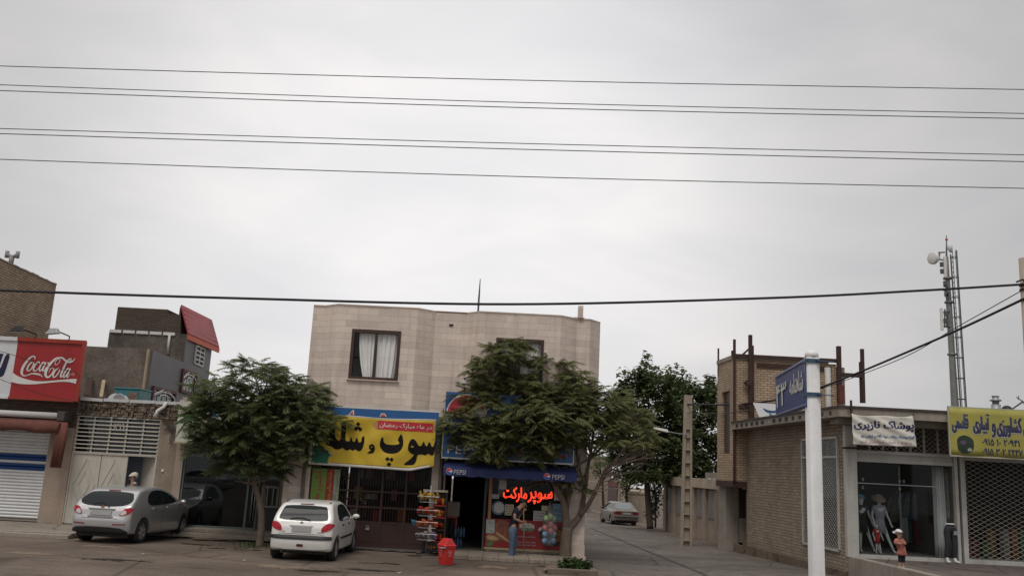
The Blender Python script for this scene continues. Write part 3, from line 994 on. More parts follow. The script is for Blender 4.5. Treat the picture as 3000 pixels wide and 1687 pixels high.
B().box(xa, xb, YL + .3, YL + 7, .13, .235).obj('interior_floor', mat('dim_floor', (.09, .09, .085), .4, amt=.1), t)
fm = mat('green_grey_frame', (.13, .17, .16), .4, amt=.1)
xd = at(712, 1500, YL).x
b = B()
for x in (xa + .03, at(722, 1450, YL).x, at(753, 1450, YL).x, xb - .03):
 b.box(x - .03, x + .03, YL + .08, YL + .14, .24, zt3 + .29)
for z in (.26, at(560, 1332, YL).z, zt3 + .28):
 b.box(xa + .06, xb - .06, YL + .085, YL + .135, z - .03, z + .03)
b.obj('window_frame', fm, t)
B().box(xa + .06, xb - .06, YL + .105, YL + .113, .29, zt3 + .25).obj('window_pane', glass('mirror_glass', (.45, .47, .47), .035, .2), t)
for x in (at(722, 1500, YL).x + .12, at(753, 1500, YL).x - .12):
 B().tube([(x, YL + .04, .5), (x, YL + .04, 1.7)], .02, 8).obj('door_handle', galv, t, True)
b = B()
x0, x1, z0, z1 = rect(YL, 768, 1422, 812, 1488)
b.box(x0, x1, YL + .03, YL + .09, z0, z0 + .06).box(x0, x1, YL + .03, YL + .09, z1 - .06, z1).box(x0, x0 + .06, YL + .03, YL + .09, z0 + .06, z1 - .06).box(x1 - .06, x1, YL + .03, YL + .09, z0 + .06, z1 - .06)
for k in (1, 2):
 b.box(x0 + (x1 - x0) * k / 3 - .02, x0 + (x1 - x0) * k / 3 + .02, YL + .04, YL + .08, z0 + .06, z1 - .06)
b.obj('side_window_frame', mat('dull_window_frame', (.24, .25, .23), .5, amt=.1), t)
B().box(x0 - .1, x1 + .12, YL + .02, YL + .1, .24, z0 - .02).obj('lower_panel', mat('dark_panel', (.035, .033, .033), .5, amt=.2), t)
# a washbasin, a heater and a bath stand inside the glass
t2 = thing('washbasin', 'white pedestal washbasin standing just inside the showroom glass', 'washbasin', at(535, 1520, YL + .5))
cb = at(537, 1525, YL + .55)
B().lathe((cb.x, cb.y, .24), [(.13, 0), (.11, .1), (.08, .5), (.12, .72)], 14).obj('pedestal', mat('ceramic', (.5, .52, .52), .15, amt=0), t2, True)
B().lathe((cb.x, cb.y, .96), [(.1, 0), (.27, .06), (.33, .17), (.34, .2), (.30, .19), (.22, .1), (.1, .05)], 18).obj('bowl', MATS['ceramic'], t2, True)
t2 = thing('water_heater', 'white wall heater hanging at the left inside the showroom glass', 'heater', at(530, 1382, YL + .3))
x0, x1, z0, z1 = rect(YL + .3, 528, 1332, 549, 1383)
B().box(x0, x1, YL + .3, YL + .55, z0, z1).obj('casing', MATS['ceramic'], t2, bevel=.03)
B().box((x0 + x1) / 2 - .08, (x0 + x1) / 2 + .08, YL + .285, YL + .299, z0 + .15, z0 + .26).obj('control_panel', black, t2)
# palm sign
YP = 27.75
t = thing('palm_sign', 'cream sign board painted with a palm tree, half hidden by the left tree', 'sign', at(640, 1290, YP))
x0, x1 = at(520, 1230, YP).x, at(846, 1240, YP).x
z0, z1 = at(515, 1293, YP).z, at(527, 1171, YP).z
B().box(x0, x1, YP, YP + .5, z0, z1).obj('board', mat('cream_board', (.52, .51, .44), .5, amt=.15, scale=1.8), t)
B().box(x0 - .03, x1 + .03, YP - .03, YP + .53, z0 - .05, z0 - .002).obj('bottom_frame', mat('ochre_trim', (.33, .27, .16), .6, amt=.2), t)
pg = mat('painted_palm', (.035, .10, .05), .6, amt=.35, scale=6)
cxp, czp = x0 + .42, z0 + .78
b = B()
for k in range(9):
 a = R(-40 + k * 33)
 ln = .62
 bend = [(cxp + ln * q * math.cos(a), czp + ln * q * math.sin(a) - .28 * q * q, .16 * (1 - q) + .02) for q in (0, .25, .5, .75, 1)]
 for i in range(4):
  (xa_, za_, wa), (xb_, zb2, wb) = bend[i], bend[i + 1]
  b.add([(xa_, YP - .006 - .0006 * k, za_ - wa / 2), (xb_, YP - .006 - .0006 * k, zb2 - wb / 2), (xb_, YP - .006 - .0006 * k, zb2 + wb / 2), (xa_, YP - .006 - .0006 * k, za_ + wa / 2)], [(0, 1, 2, 3)])
b.prism([(cxp - .05, YP - .005, z0 + .1), (cxp + .05, YP - .005, z0 + .1), (cxp + .02, YP - .005, czp), (cxp - .02, YP - .005, czp)], (0, .004, 0))
b.obj('painted_palm', pg, t)
bl = mat('blue_script', (.03, .16, .33), .5, amt=.1)
for k in range(3):
 zz_ = z0 + .32 + .30 * k
 b = B()
 p = [(x0 + 1.0 + i * .17, YP - .008 - .001 * k, zz_ + .09 * math.sin(i * 2.1 + k)) for i in range(14)]
 b.tube(catmull(p, 3), [.035 + .02 * math.sin(i) for i in range(len(catmull(p, 3)))], 6)
 b.obj('blue_script', bl, t)
# tall brick house wall at the far left -----------------------------------
t = thing('tall_brick_house', 'tall bare yellow brick house wall with a twin vent cowl on its top edge', 'house', (-22, 36, 0))
p1 = at(165, 836, 40.0)
x_ = p1.x
n_ = SN
pA = pl(-60, 740, p1, n_)
tt = p1.z
b = B().prism([(p1.x, 40, -.3), (p1.x, 40, tt), (along(p1.x, 40, 30), 30, tt), (along(p1.x, 40, 30), 30, -.3)], (-6, 0, 0))
b.obj('wall', brick_old, t)
b = B()
for k in range(44):
 y_ = 30.1 + k * .225
 b.box(along(p1.x, 40, y_) - .3, along(p1.x, 40, y_) + .02, y_, y_ + .2, tt + .002, tt + .05 + .035 * random.random())
b.obj('coping', concrete, t)
cw = pl(42, 775, (p1.x, 40, 0), n_)
yc = cw.y
cw.z = tt
o = B().tube([cw + Vector((-.15, 0, 0)), cw + Vector((-.15, 0, .42))], .10, 12).obj('vent_pipe', grey, t, True)
b = B()
for s in (-.2, .2):
 b.tube([cw + Vector((-.15, 0, .36)), cw + Vector((-.15 + s * .9, 0, .46)), cw + Vector((-.15 + s * 1.1, 0, .46))], .075, 10)
 b.tube([cw + Vector((-.15 + s * 1.1, 0, .34)), cw + Vector((-.15 + s * 1.1, 0, .62))], .08, 10)
b.obj('twin_cowl', grey, o, True)
# grey clad house behind ----------------------------------------------------
t = thing('grey_clad_house', 'three storey house with grey panel side wall, dark brick top and red sloping roof', 'house', (-15, 38, 0))
Y1 = 34.0
k1 = at(440, 1023, Y1)
zr = k1.z
xk = k1.x
sx = lambda y: along(xk, Y1, y)
YE = 42.6
xl_ = at(180, 1010, Y1).x - 6
b = B().prism([(xl_, Y1, -.5), (xl_, Y1, zr), (xk - .005, Y1, zr), (xk - .005, Y1, -.5)], (0, .3, 0))
b.prism([(xl_, Y1 + .3, zr - .25), (xk - .3, Y1 + .3, zr - .25), (sx(YE) - .3, YE, zr - .25), (xl_, YE, zr - .25)], (0, 0, .2))
b.obj('concrete_wall', darkconc, t)
b = B().prism([(xk, Y1 - .002, -.5), (sx(YE), YE, -.5), (sx(YE), YE, zr), (xk, Y1 - .002, zr)], (-.004, 0, 0))
y2 = 38.5
q = at(545, 975, y2)
z2 = at(533, 1048, y2).z
z3 = at(540, 978, y2).z
z4 = at(341, 898, y2).z
xl2_ = at(315, 1010, y2).x
b.prism([(sx(y2) - .01, y2, zr + .003), (sx(YE) - .01, YE, zr + .003), (sx(YE) - .01, YE, z3), (sx(y2) - .01, y2, z3)], (-.06, 0, 0))
b.obj('side_wall', cladding, t)
B().bar((xk - .06, Y1 - .03, -.4), (xk - .05, Y1 - .03, zr), .09, .06).obj('corner_strip', mat('dusty_strip', (.34, .26, .17), .9, amt=.2), t)
b = B().prism([(xl2_, y2, zr - .05), (sx(y2) - .08, y2, zr - .05), (sx(YE) - .08, YE, zr - .05), (xl2_, YE, zr - .05)], (0, 0, z3 - zr + .05))
b.obj('upper_wall', darkconc, t)
xl3 = at(338, 940, y2).x
zz4 = z4
b = B().box(xl3, at(490, 905, y2).x, y2 + .05, YE, z3 + .004, z4).box(at(490, 905, y2).x + .004, at(524, 912, y2).x, y2 + .05, YE, z3 + .004, z4 - .2)
rid = at(528.6, 896, y2)
eav = at(550, 980, y2 - .02)
b.prism([(at(524, 912, y2).x + .004, y2 + .05, z3 + .004), (eav.x - .35, y2 + .05, z3 + .004), (rid.x, y2 + .05, rid.z - .05), (at(524, 912, y2).x + .004, y2 + .05, rid.z - .05)], (-.06 * (YE - y2 - .9), YE - y2 - .9, 0))
b.obj('brick_storey', brick_dark, t)
b = B()
for k in range(5):
 xa_ = xl2_ + (sx(y2) - .5 - xl2_) * k / 5
 b.box(xa_ + .03, xa_ + (sx(y2) - .5 - xl2_) / 5 - .05, y2 - .06, y2 - .004, z3 - .1, z3 + .03)
b.obj('flashing', white, t)
b = B().tube([at(497, 980, y2 - .06), at(491, 1036, y2 - .06)], .06, 8)
b.obj('downpipe', cream, t, True)
# red roof
rb = atz(618, 940, rid.z)
eb = atz(640, 1020, eav.z)
ep = eav
o = B().prism([rid, rb, eb, ep], (.04, 0, .06)).obj('roof', red_sheet, t)
b = B()
for k in range(1, 6):
 f = k / 6
 a_, c_ = rid.lerp(ep, f), rb.lerp(eb, f)
 b.bar(a_ + Vector((.044, 0, .062)), c_ + Vector((.044, 0, .062)), .02, .006)
b.obj('roof_batten', red_sheet, o)
B().prism([ep + Vector((0, 0, .0)), eb, eb + Vector((0, 0, -.22)), ep + Vector((0, 0, -.22))], (.06, 0, 0)).obj('eaves_board', orange_trim, o)
# windows in the grey side wall
sp0 = Vector((xk, Y1, 0))
def side_rect(xl, yt, xr, yb):
 a_, c_ = pl(xl, yt, sp0, SN), pl(xr, yb, sp0, SN)
 return a_.y, c_.y, c_.z, a_.z
def lattice_window(y0, y1, z0, z1, nm='window'):
 q_ = lambda y, z, d=0.0: Vector((sx(y) + d, y, z))
 o_ = B()
 for a_, c_ in (((y0, z0), (y0, z1)), ((y1, z0), (y1, z1)), ((y0, z0), (y1, z0)), ((y0, z1), (y1, z1))):
  o_.bar(q_(*a_, .03), q_(*c_, .03), .12, .12)
 o_ = o_.obj(nm, mat('maroon_frame', (.11, .035, .035), .6, amt=.15), t)
 B().prism([q_(y0, z0, .012), q_(y1, z0, .012), q_(y1, z1, .012), q_(y0, z1, .012)], (.006, 0, 0)).obj('pane', glass_blue, o_)
 bb_ = B()
 cy, w_ = (y0 + y1) / 2, (y1 - y0) / 2
 hz = z0 + (z1 - z0) * .55
 for f_ in (.0, -.45, .45):
  bb_.tube([q_(cy + w_ * f_, z0, .08), q_(cy + w_ * f_, hz + (.3 if f_ == 0 else 0), .08)], .025, 6)
 for rr2 in (.45, .95):
  bb_.tube([q_(cy + w_ * rr2 * math.cos(a_), hz + (z1 - hz) * .75 * rr2 * math.sin(a_), .08) for a_ in [math.pi * k / 12 for k in range(13)]], .03, 6)
 for s_ in (-1, 1):
  bb_.tube([q_(cy + s_ * w_ * .95, hz, .08), q_(cy + s_ * w_ * .5, z1 - .1, .08), q_(cy + s_ * w_ * .2, z1, .08)], .025, 6)
  bb_.tube([q_(cy + s_ * w_ * .95, hz, .08), q_(cy + s_ * w_ * .8, z0 + .3, .08), q_(cy + s_ * w_ * .95, z0, .08)], .025, 6)
 bb_.obj('ornamental_bars', white, o_, True)
 cm = B().prism([q_(y0 + .1, z0, -.0), q_(y1 - .1, z0, -.0), q_(y1 - .1, z1, -.0), q_(y0 + .1, z1, -.0)], (.004, 0, 0))
 cm.obj('curtain', mat('patterned_curtain', (.42, .37, .32), .9, amt=.4, scale=5), o_)
lattice_window(*side_rect(534, 1083, 566, 1155))
lattice_window(*side_rect(446, 1134, 505, 1200))
y0, y1, z0, z1 = side_rect(574, 1012, 592, 1073)
b = B()
q_ = lambda y, z, d=0.0: Vector((sx(y) + d, y, z))
for k in range(3):
 y_ = y0 + (y1 - y0) * k / 2
 b.bar(q_(y_, z0, .02), q_(y_, z1, .02), .07, .06)
for k in range(5):
 z_ = z0 + (z1 - z0) * k / 4
 b.bar(q_(y0, z_, .02), q_(y1, z_, .02), .06, .06)
o = b.obj('slot_window', white, t)
B().prism([q_(y0, z0, .012), q_(y1, z0, .012), q_(y1, z1, .012), q_(y0, z1, .012)], (.004, 0, 0)).obj('pane', black, o)
t = thing('leaning_plank', 'dark brown plank leaning on the stained concrete wall behind the gateway roof', 'plank', at(254, 1158, 33.6))
B().bar(at(254, 1158, 33.2), at(264, 1107, 33.9), .22, .06).obj('board', rust, t)
t = thing('leaning_plank', 'pale narrow plank leaning on the stained concrete wall left of the cooler', 'plank', at(296, 1162, 33.6))
B().bar(at(296, 1162, 33.2), at(304, 1114, 33.9), .12, .05).obj('board', mat('pale_wood', (.38, .30, .20), .85, amt=.2, scale=5), t)
# ------------------------------------------------------------------ two storey market building
ZM = at(990, 893, 26.2).z
plan = []
for px, py, Y in ((920, 891, 26.6), (955, 893, 26.6), (992, 893, 26.2), (1226, 896, 26.2), (1278, 906, 26.6), (1369, 912, 26.6), (1408, 907, 26.2), (1645, 919, 26.2), (1691, 925, 26.6), (1730, 926, 26.6), (1759, 944, 27.1)):
 plan.append((at(px, py, Y).x, Y))
XL_, XR_ = plan[0][0], plan[-1][0]
t = thing('market_building', 'two storey house clad in pale stone with two faceted bays over the market', 'building', ((XL_ + XR_) / 2, YM, 0))
ZF = at(1100, 1196, 26.2).z - .15              # underside of the upper storey
back = 36.0
# the upper storey wall, with real openings for the two windows
w1 = rect(26.2, 1036, 968, 1161, 1112)
w2 = rect(26.2, 1458, 994, 1584, 1138)
b = B()
for i in range(len(plan) - 1):
 (xa, ya), (xb, yb) = plan[i], plan[i + 1]
 w = w1 if i == 2 else w2 if i == 6 else None
 if w:
  for (u0, u1, v0, v1) in ((xa, w[0], ZF, ZM), (w[1], xb, ZF, ZM), (w[0], w[1], ZF, w[2]), (w[0], w[1], w[3], ZM)):
   b.add([(u0, ya, v0), (u1, ya, v0), (u1, ya, v1), (u0, ya, v1)], [(0, 1, 2, 3)])
  for (xq, s) in ((w[0], 1), (w[1], -1)):
   b.add([(xq, ya, w[2]), (xq, ya + .25, w[2]), (xq, ya + .25, w[3]), (xq, ya, w[3])], [(0, 1, 2, 3)])
  for zq in (w[2], w[3]):
   b.add([(w[0], ya, zq), (w[1], ya, zq), (w[1], ya + .25, zq), (w[0], ya + .25, zq)], [(0, 1, 2, 3)])
 else:
  b.add([(xa, ya, ZF), (xb, yb, ZF), (xb, yb, ZM), (xa, ya, ZM)], [(0, 1, 2, 3)])
b.add([(XR_, 27.1, ZF), (along(XR_, 27.1, back), back, ZF), (along(XR_, 27.1, back), back, ZM), (XR_, 27.1, ZM)], [(0, 1, 2, 3)])
b.add([(XL_, 26.6, ZF), (XL_, back, ZF), (XL_, back, ZM), (XL_, 26.6, ZM)], [(0, 3, 2, 1)])
b.add([(XL_, back, ZF), (along(XR_, 27.1, back), back, ZF), (along(XR_, 27.1, back), back, ZM), (XL_, back, ZM)], [(0, 3, 2, 1)])
b.add([(x, y, ZF) for x, y in plan] + [(along(XR_, 27.1, back), back, ZF), (XL_, back, ZF)], [tuple(range(12, -1, -1))])
b.add([(x, y, ZM - .35) for x, y in plan] + [(along(XR_, 27.1, back), back, ZM - .35), (XL_, back, ZM - .35)], [tuple(range(13))])
b.obj('upper_wall', stone, t)
cps = (B(), B())
for i in range(len(plan) - 1):
 cp = cps[i > 4]
 (xa, ya), (xb, yb) = plan[i], plan[i + 1]
 if i == 4: continue
 cp.prism([(xa, ya - .02, ZM + .002), (xb, yb - .02, ZM + .002), (xb, yb + .18, ZM + .002), (xa, ya + .18, ZM + .002)], (0, 0, .035))
for cp in cps:
 cp.obj('coping', mat('pale_coping', (.55, .46, .39), .7, amt=.12), t)
(xa, ya), (xb, yb) = plan[4], plan[5]
B().box(xa, xb, ya - .015, ya + .2, ZM + .002, ZM + .04).obj('rusty_coping', mat('brown_coping', (.22, .13, .09), .8, amt=.2), t)
x0, x1, z0, z1 = rect(26.55, 1695, 896, 1708, 924)
B().box(x0, x1, 26.5, 26.8, ZM + .04, z1).obj('chimney', stone, t)
B().box(x0 - .12, x0 + .05 + (x1 - x0), 26.58, 26.9, ZM + .035, ZM + .07).obj('chimney_base', stone, t)
p = at(1322, 952, 26.595)
B().box(p.x - .06, p.x + .06, 26.57, 26.605, p.z - .03, p.z + .025).obj('vent_hole', black, t)
brownf = mat('brown_window_frame', (.055, .028, .022), .45, amt=.15)
def house_window(w, open_left):
 x0, x1, z0, z1 = w
 y = 26.2
 o_ = B().box(x0 - .04, x0 + .05, y - .03, y + .1, z0 - .04, z1 + .05).box(x1 - .05, x1 + .04, y - .03, y + .1, z0 - .04, z1 + .05).box(x0 + .052, x1 - .052, y - .028, y + .098, z1 - .05, z1 + .05).box(x0 + .052, x1 - .052, y - .028, y + .098, z0 - .04, z0 + .04).box((x0 + x1) / 2 - .035, (x0 + x1) / 2 + .035, y - .015, y + .085, z0 + .042, z1 - .052).obj('window', brownf, t)
 B().box(x0 + .05, x1 - .05, y + .05, y + .056, z0 + .04, z1 - .05).obj('pane', glass('house_glass', (.97, .97, .97), .015, .01), o_)
 B().box(x0 - .08, x1 + .08, y - .08, y - .002, z0 - .075, z0 - .042).obj('sill', MATS['pale_coping'], o_)
 bb_ = B()
 n = 70
 for side in (0, 1):
  s = len(bb_.v)
  xa_, xb_ = (x0 + .05 + open_left, (x0 + x1) / 2 + .02) if side == 0 else ((x0 + x1) / 2 - .01, x1 - .04)
  for i in range(n + 1):
   f = i / n
   for j in range(9):
    q = j / 8
    x = xa_ + (xb_ - xa_) * f
    if side == 0: x += (.10 * q ** 2 * (1 - f) * 2)
    else: x += -.06 * q ** 3 * f
    amp = .035
    ph = f * 26 + (1 - q) * 2.0 * (f if side == 0 else 1 - f) + side
    bb_.v.append((x, y + .125 + amp * math.sin(ph) + .012 * math.sin(ph * 2.3 + q * 2), z1 - .03 - q * (z1 - z0 - .05)))
  for i in range(n):
   for j in range(8):
    a = s + i * 9 + j
    bb_.f.append((a, a + 1, a + 10, a + 9))
 bb_.obj('curtain', curtain_m, o_, True)
 B().box(x0 - .2, x1 + .2, y + .9, y + .95, z0 - .2, z1 + .2).obj('room_behind', mat('room_grey', (.12, .115, .11), .9, amt=.1), o_)
 return o_
house_window(w1, .12)
house_window(w2, .05)
# ground floor
xq = lambda px, py, Y=YM: at(px, py, Y).x
c0, c1 = xq(880, 1420), xq(906, 1420)
d0, d1 = xq(1263, 1420), xq(1290, 1420)
e0 = xq(1660, 1450)
e1 = xq(1712, 1560)
back2 = 33.5
B().box(XS1 + .005, c1, YM, YM + .6, 0, ZF - .003).obj('pier', stone, t)
B().box(d0, d1, YM, YM + .6, 0, ZF - .003).obj('pier', stone, t)
b = B()
b.prism([(e0, YM, 0), (e1, YM, 0), (along(e1, YM, back), back, 0), (e0 - .3, back, 0), (e0, YM + .6, 0)], (0, 0, ZF - .003))
b.obj('lower_wall', stone, t)
b = B().box(e0 - .02, e1 + .02, YM - .03, YM - .004, 0.0, .42).box(e0 - .01, e1 + .05, YM - .10, YM - .032, 0, .12)
b.obj('plinth', MATS['pale_coping'], t)
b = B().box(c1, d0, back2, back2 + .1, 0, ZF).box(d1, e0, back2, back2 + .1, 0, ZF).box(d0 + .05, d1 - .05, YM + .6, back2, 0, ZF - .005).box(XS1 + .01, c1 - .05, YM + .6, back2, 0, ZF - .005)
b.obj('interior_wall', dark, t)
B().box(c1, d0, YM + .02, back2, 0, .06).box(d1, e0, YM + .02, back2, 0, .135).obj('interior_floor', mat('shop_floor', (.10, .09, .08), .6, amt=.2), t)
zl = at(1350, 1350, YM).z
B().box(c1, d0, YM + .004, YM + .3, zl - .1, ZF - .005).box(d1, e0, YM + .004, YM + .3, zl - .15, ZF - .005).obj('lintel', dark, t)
# rain pipes on the piers
b = B()
x_ = xq(1285, 1400) + .05
b.tube([(x_, YM - .06, .1), (x_, YM - .06, ZF + .3)], .05, 8)
b.tube([(x_ + .13, YM - .05, .1), (x_ + .13, YM - .05, ZF + .3)], .035, 8)
b.obj('rain_pipe', mat('pipe_brown', (.17, .14, .125), .6, amt=.15), t, True)
x_ = xq(893, 1380)
B().tube([(x_, YM - .06, ZF + .1), (x_, YM - .06, 1.25), (x_ - .08, YM - .1, 1.15)], .05, 8).obj('rain_pipe', MATS['pipe_brown'], t, True)
# iron grille front of the closed shop: posts, rails, bars and solid lower panels
zgt = at(1100, 1370, YM).z + .35
zlo = at(1110, 1530, YM).z
bays = 5
o = B()
for i in range(bays + 1):
 x = c1 + .03 + (d0 - c1 - .06) * i / bays
 o.box(x - .03, x + .03, YM + .06, YM + .12, .06, zgt)
for z in (.09, zlo, at(1110, 1440, YM).z, at(1110, 1486, YM).z, zgt - .03):
 o.box(c1, d0, YM + .065, YM + .115, z - .025, z + .025)
gf = o.obj('iron_grille', ironbrown, t)
o = B()
nb = 45
for i in range(nb):
 x = c1 + (d0 - c1) * (i + .5) / nb
 o.tube([(x, YM + .09, zlo + .02), (x, YM + .09, zgt - .04)], .009, 5, False)
o.obj('grille_bars', ironbrown, gf)
o = B()
for i in range(bays):
 xa, xb = c1 + .06 + (d0 - c1 - .06) * i / bays, c1 + (d0 - c1 - .06) * (i + 1) / bays
 o.box(xa + .002, xb - .002, YM + .075, YM + .1, .115, zlo - .026)
 o.box(xa + .1, xb - .1, YM + .065, YM + .074, .2, zlo - .1)
o.obj('lower_panel', ironbrown, gf)
B().box(c1 + .01, d0 - .01, YM + .16, YM + .168, zlo, zgt).obj('window_pane', glass('grille_glass', (.8, .8, .78), .008, .04), gf)
p = at(1077, 1546, YM + .06)
B().box(p.x - .05, p.x + .05, YM + .02, YM + .06, p.z - .05, p.z + .02).tube([(p.x - .035, YM + .04, p.z + .02), (p.x - .03, YM + .04, p.z + .07), (p.x + .03, YM + .04, p.z + .07), (p.x + .035, YM + .04, p.z + .02)], .01, 6).obj('padlock', galv, gf)
# goods behind the grille
goods = {'goods_white': (.40, .40, .37), 'goods_yellow': (.42, .30, .06), 'goods_green': (.09, .22, .06), 'goods_red': (.36, .04, .035), 'goods_blue': (.05, .09, .25), 'goods_grey': (.13, .13, .13), 'goods_pink': (.32, .11, .16), 'goods_orange': (.45, .13, .02)}
for k, v in goods.items(): mat(k, v, .55, amt=.25, scale=7)
names = list(goods)
t2 = thing('display_shelf', 'long dark shelf with boxed goods behind the brown iron grille', 'shelf', ((c1 + d0) / 2, YM + .6, .06))
for z in (.75, 1.35, 1.95):
 B().box(c1 + .3, d0 - .3, YM + .45, YM + .9, z, z + .03).obj('board', dark, t2)
for x in (c1 + .3, d0 - .33):
 B().box(x, x + .03, YM + .5, YM + .85, .06, 2.3).obj('upright', dark, t2)
rr = random.Random(3)
cols_ = {'goods_white': 'white', 'goods_yellow': 'yellow', 'goods_green': 'green', 'goods_red': 'red', 'goods_blue': 'blue', 'goods_grey': 'grey', 'goods_pink': 'pink', 'goods_orange': 'orange'}
for z in (.78, 1.38, 1.98):
 x = c1 + .5
 while x < d0 - .8:
  w = rr.uniform(.14, .34)
  h = rr.uniform(.16, .42)
  nm = rr.choice(names)
  o = B().box(x, x + w, YM + .5, YM + .8, z + .002, z + h).obj('goods_box', MATS[nm], None, bevel=.01)
  tag(o, f'{cols_[nm]} box of goods on the %s board behind the brown iron grille' % {.78: 'lowest', 1.38: 'middle', 1.98: 'top'}[z], 'box', f'{cols_[nm]} goods boxes behind the grille')
  x += w + rr.uniform(.02, .5)
# tall green and red poster at the left of the grille
t2 = thing('tall_poster', 'tall green poster with red lettering and a red strip beside the grille', 'poster', at(925, 1440, YM - .02))
x0, x1, z0, z1 = rect(YM + .03, 917, 1370, 990, 1470)
z0 = .9
B().box(x0, x1, YM + .02, YM + .045, z0, z1).obj('sheet', mat('poster_green', (.17, .29, .05), .5, amt=.1), t2)
xs_ = x0 + (x1 - x0) * .52
B().box(xs_, xs_ + (x1 - x0) * .27, YM + .008, YM + .018, z0 + .01, z1 - .01).obj('red_strip', mat('poster_red', (.33, .03, .03), .5, amt=.1), t2)
B().box(xs_ + (x1 - x0) * .28, x1 - .01, YM + .008, YM + .018, z0 + .01, z1 - .01).obj('pale_strip', mat('poster_pale', (.33, .37, .27), .5, amt=.1), t2)
h = z1 - z0
put_text('lettering', 'آشپزخانه', mat('letter_crimson', (.42, .02, .05), .5, amt=0), t2, (x0 + .36, YM + .018, z0 + .05), (0, 0, h - .1), (-.32, 0, 0), .03, .008)
put_text('lettering', 'سفارشات مجالس پذیرفته می شود', mat('letter_yellow', (.60, .42, .04), .5, amt=0), t2, (xs_ + (x1 - x0) * .24, YM + .006, z0 + .05), (0, 0, h - .1), (-(x1 - x0) * .2, 0, 0), .02, .004)
put_text('lettering', 'با مدیریت ۰۹۱۵۸۲۸۸', mat('letter_dark', (.05, .09, .05), .5, amt=0), t2, (x1 - .03, YM + .006, z0 + .05), (0, 0, h - .1), (-(x1 - x0) * .14, 0, 0), .01, .004)
# blue banner, and the yellow cloth banner hung in front of it
YB = 26.05
t2 = thing('blue_banner', 'long blue cloth banner with white hem stretched above the yellow banner', 'banner', at(1130, 1215, YB))
p0, p1, p2, p3 = at(952, 1188, YB), at(1286, 1211, YB), at(1283, 1330, YB), at(945, 1310, YB)
z_ = p0.z
B().box(p0.x, p1.x, YB, YB + .02, z_ - 1.0, z_ - .03).obj('cloth', blue_sign, t2)
B().box(p0.x - .01, p1.x + .02, YB - .004, YB + .024, z_ - .028, z_ + .02).obj('white_hem', white, t2)
s2 = .15528
bz = lambda x, y: at(900 + x * s2, 1190 + y * s2, YB - .02)
hw = lambda pts: fill([pts])
redl = mat('letter_red', (.50, .05, .07), .5, amt=0)
for i, (o_, i_) in enumerate((([(770, 165), (800, 130), (865, 62), (884, 75), (886, 165)], [(800, 160), (820, 128), (862, 86), (864, 160)]),
        ([(1365, 195), (1395, 130), (1420, 128), (1433, 138), (1447, 127), (1475, 140), (1500, 195)], [(1388, 178), (1408, 142), (1428, 165), (1450, 142), (1475, 178), (1470, 192), (1392, 192)]))):
 B().mesh(hw(o_), lambda v: bz(v.x, v.y)).obj('letter_outline', white, t2)
 B().mesh(hw(i_), lambda v: bz(v.x, v.y) + Vector((0, -.004, 0))).obj('letter', redl, t2)
YY = 25.93
t2 = thing('yellow_banner', 'sagging yellow cloth banner with huge black Persian lettering on the market front', 'banner', at(1090, 1300, YY))
by = lambda x, y: at(900 + x * s2, 1190 + y * s2, YY)
def warp(p):
 x, z = p.x, p.z
 d = .02 * math.sin(x * 3.1 + z * 1.3) + .012 * math.sin(x * 6.3 - z * 5.2) + .010 * math.sin(-x * 4.1 + z * 8.7) + .006 * math.sin(x * 13 + z * 9)
 return Vector((p.x, p.y + d, p.z))
yel = mat('banner_yellow', (.52, .36, .028), .65, amt=.08, scale=2)
blk = mat('banner_black', (.012, .010, .010), .8, amt=0, spec=.1)
def topy(x): return 150 + (x - 540) * .050 + 26 * math.exp(-((x - 1500) / 600) ** 2)
def boty(x):
 base = 1090 + (x - 100) * .0694
 if x > 1700: base = min(base, 1215 - (x - 1700) ** 2 * .00002)
 if x > 1950: base -= (x - 1950) * .16
 return base
nu, nv = 96, 40
b = B()
hem = B()
for i in range(nu + 1):
 f = i / nu
 for j in range(nv + 1):
  q = j / nv
  xl_e = 175 - 150 * q - 20 * math.sin(q * 3.1)
  xr_e = 2440 - 48 * q
  x = xl_e + (xr_e - xl_e) * f
  y = topy(x) + (boty(x) - topy(x)) * q
  b.v.append(tuple(warp(by(x, y))))
white_h = B()
for i in range(nu):
 for j in range(nv):
  a = i * (nv + 1) + j
  (white_h if (j >= nv - 2 or j < 1 or i < 2) and not (i > nu - 4 and j > nv - 3) else b).f.append((a, a + 1, a + nv + 2, a + nv + 1))
white_h.v = b.v
def tidy(bb_):
 used = sorted({i for f_ in bb_.f for i in f_})
 mp_ = {k: i for i, k in enumerate(used)}
 r_ = B()
 r_.v = [bb_.v[k] for k in used]
 r_.f = [tuple(mp_[i] for i in f_) for f_ in bb_.f]
 return r_
for nm, bb_, m_ in (('cloth', b, yel), ('white_hem', white_h, mat('banner_white', (.50, .49, .46), .7, amt=.1))):
 o = tidy(bb_).obj(nm, m_, t2, True)
 md = o.modifiers.new('thick', 'SOLIDIFY')
 md.thickness = .006
 md.offset = 1
D = lambda cx, cy, r=43: [(cx, cy - r), (cx + r, cy), (cx, cy + r), (cx - r, cy)]
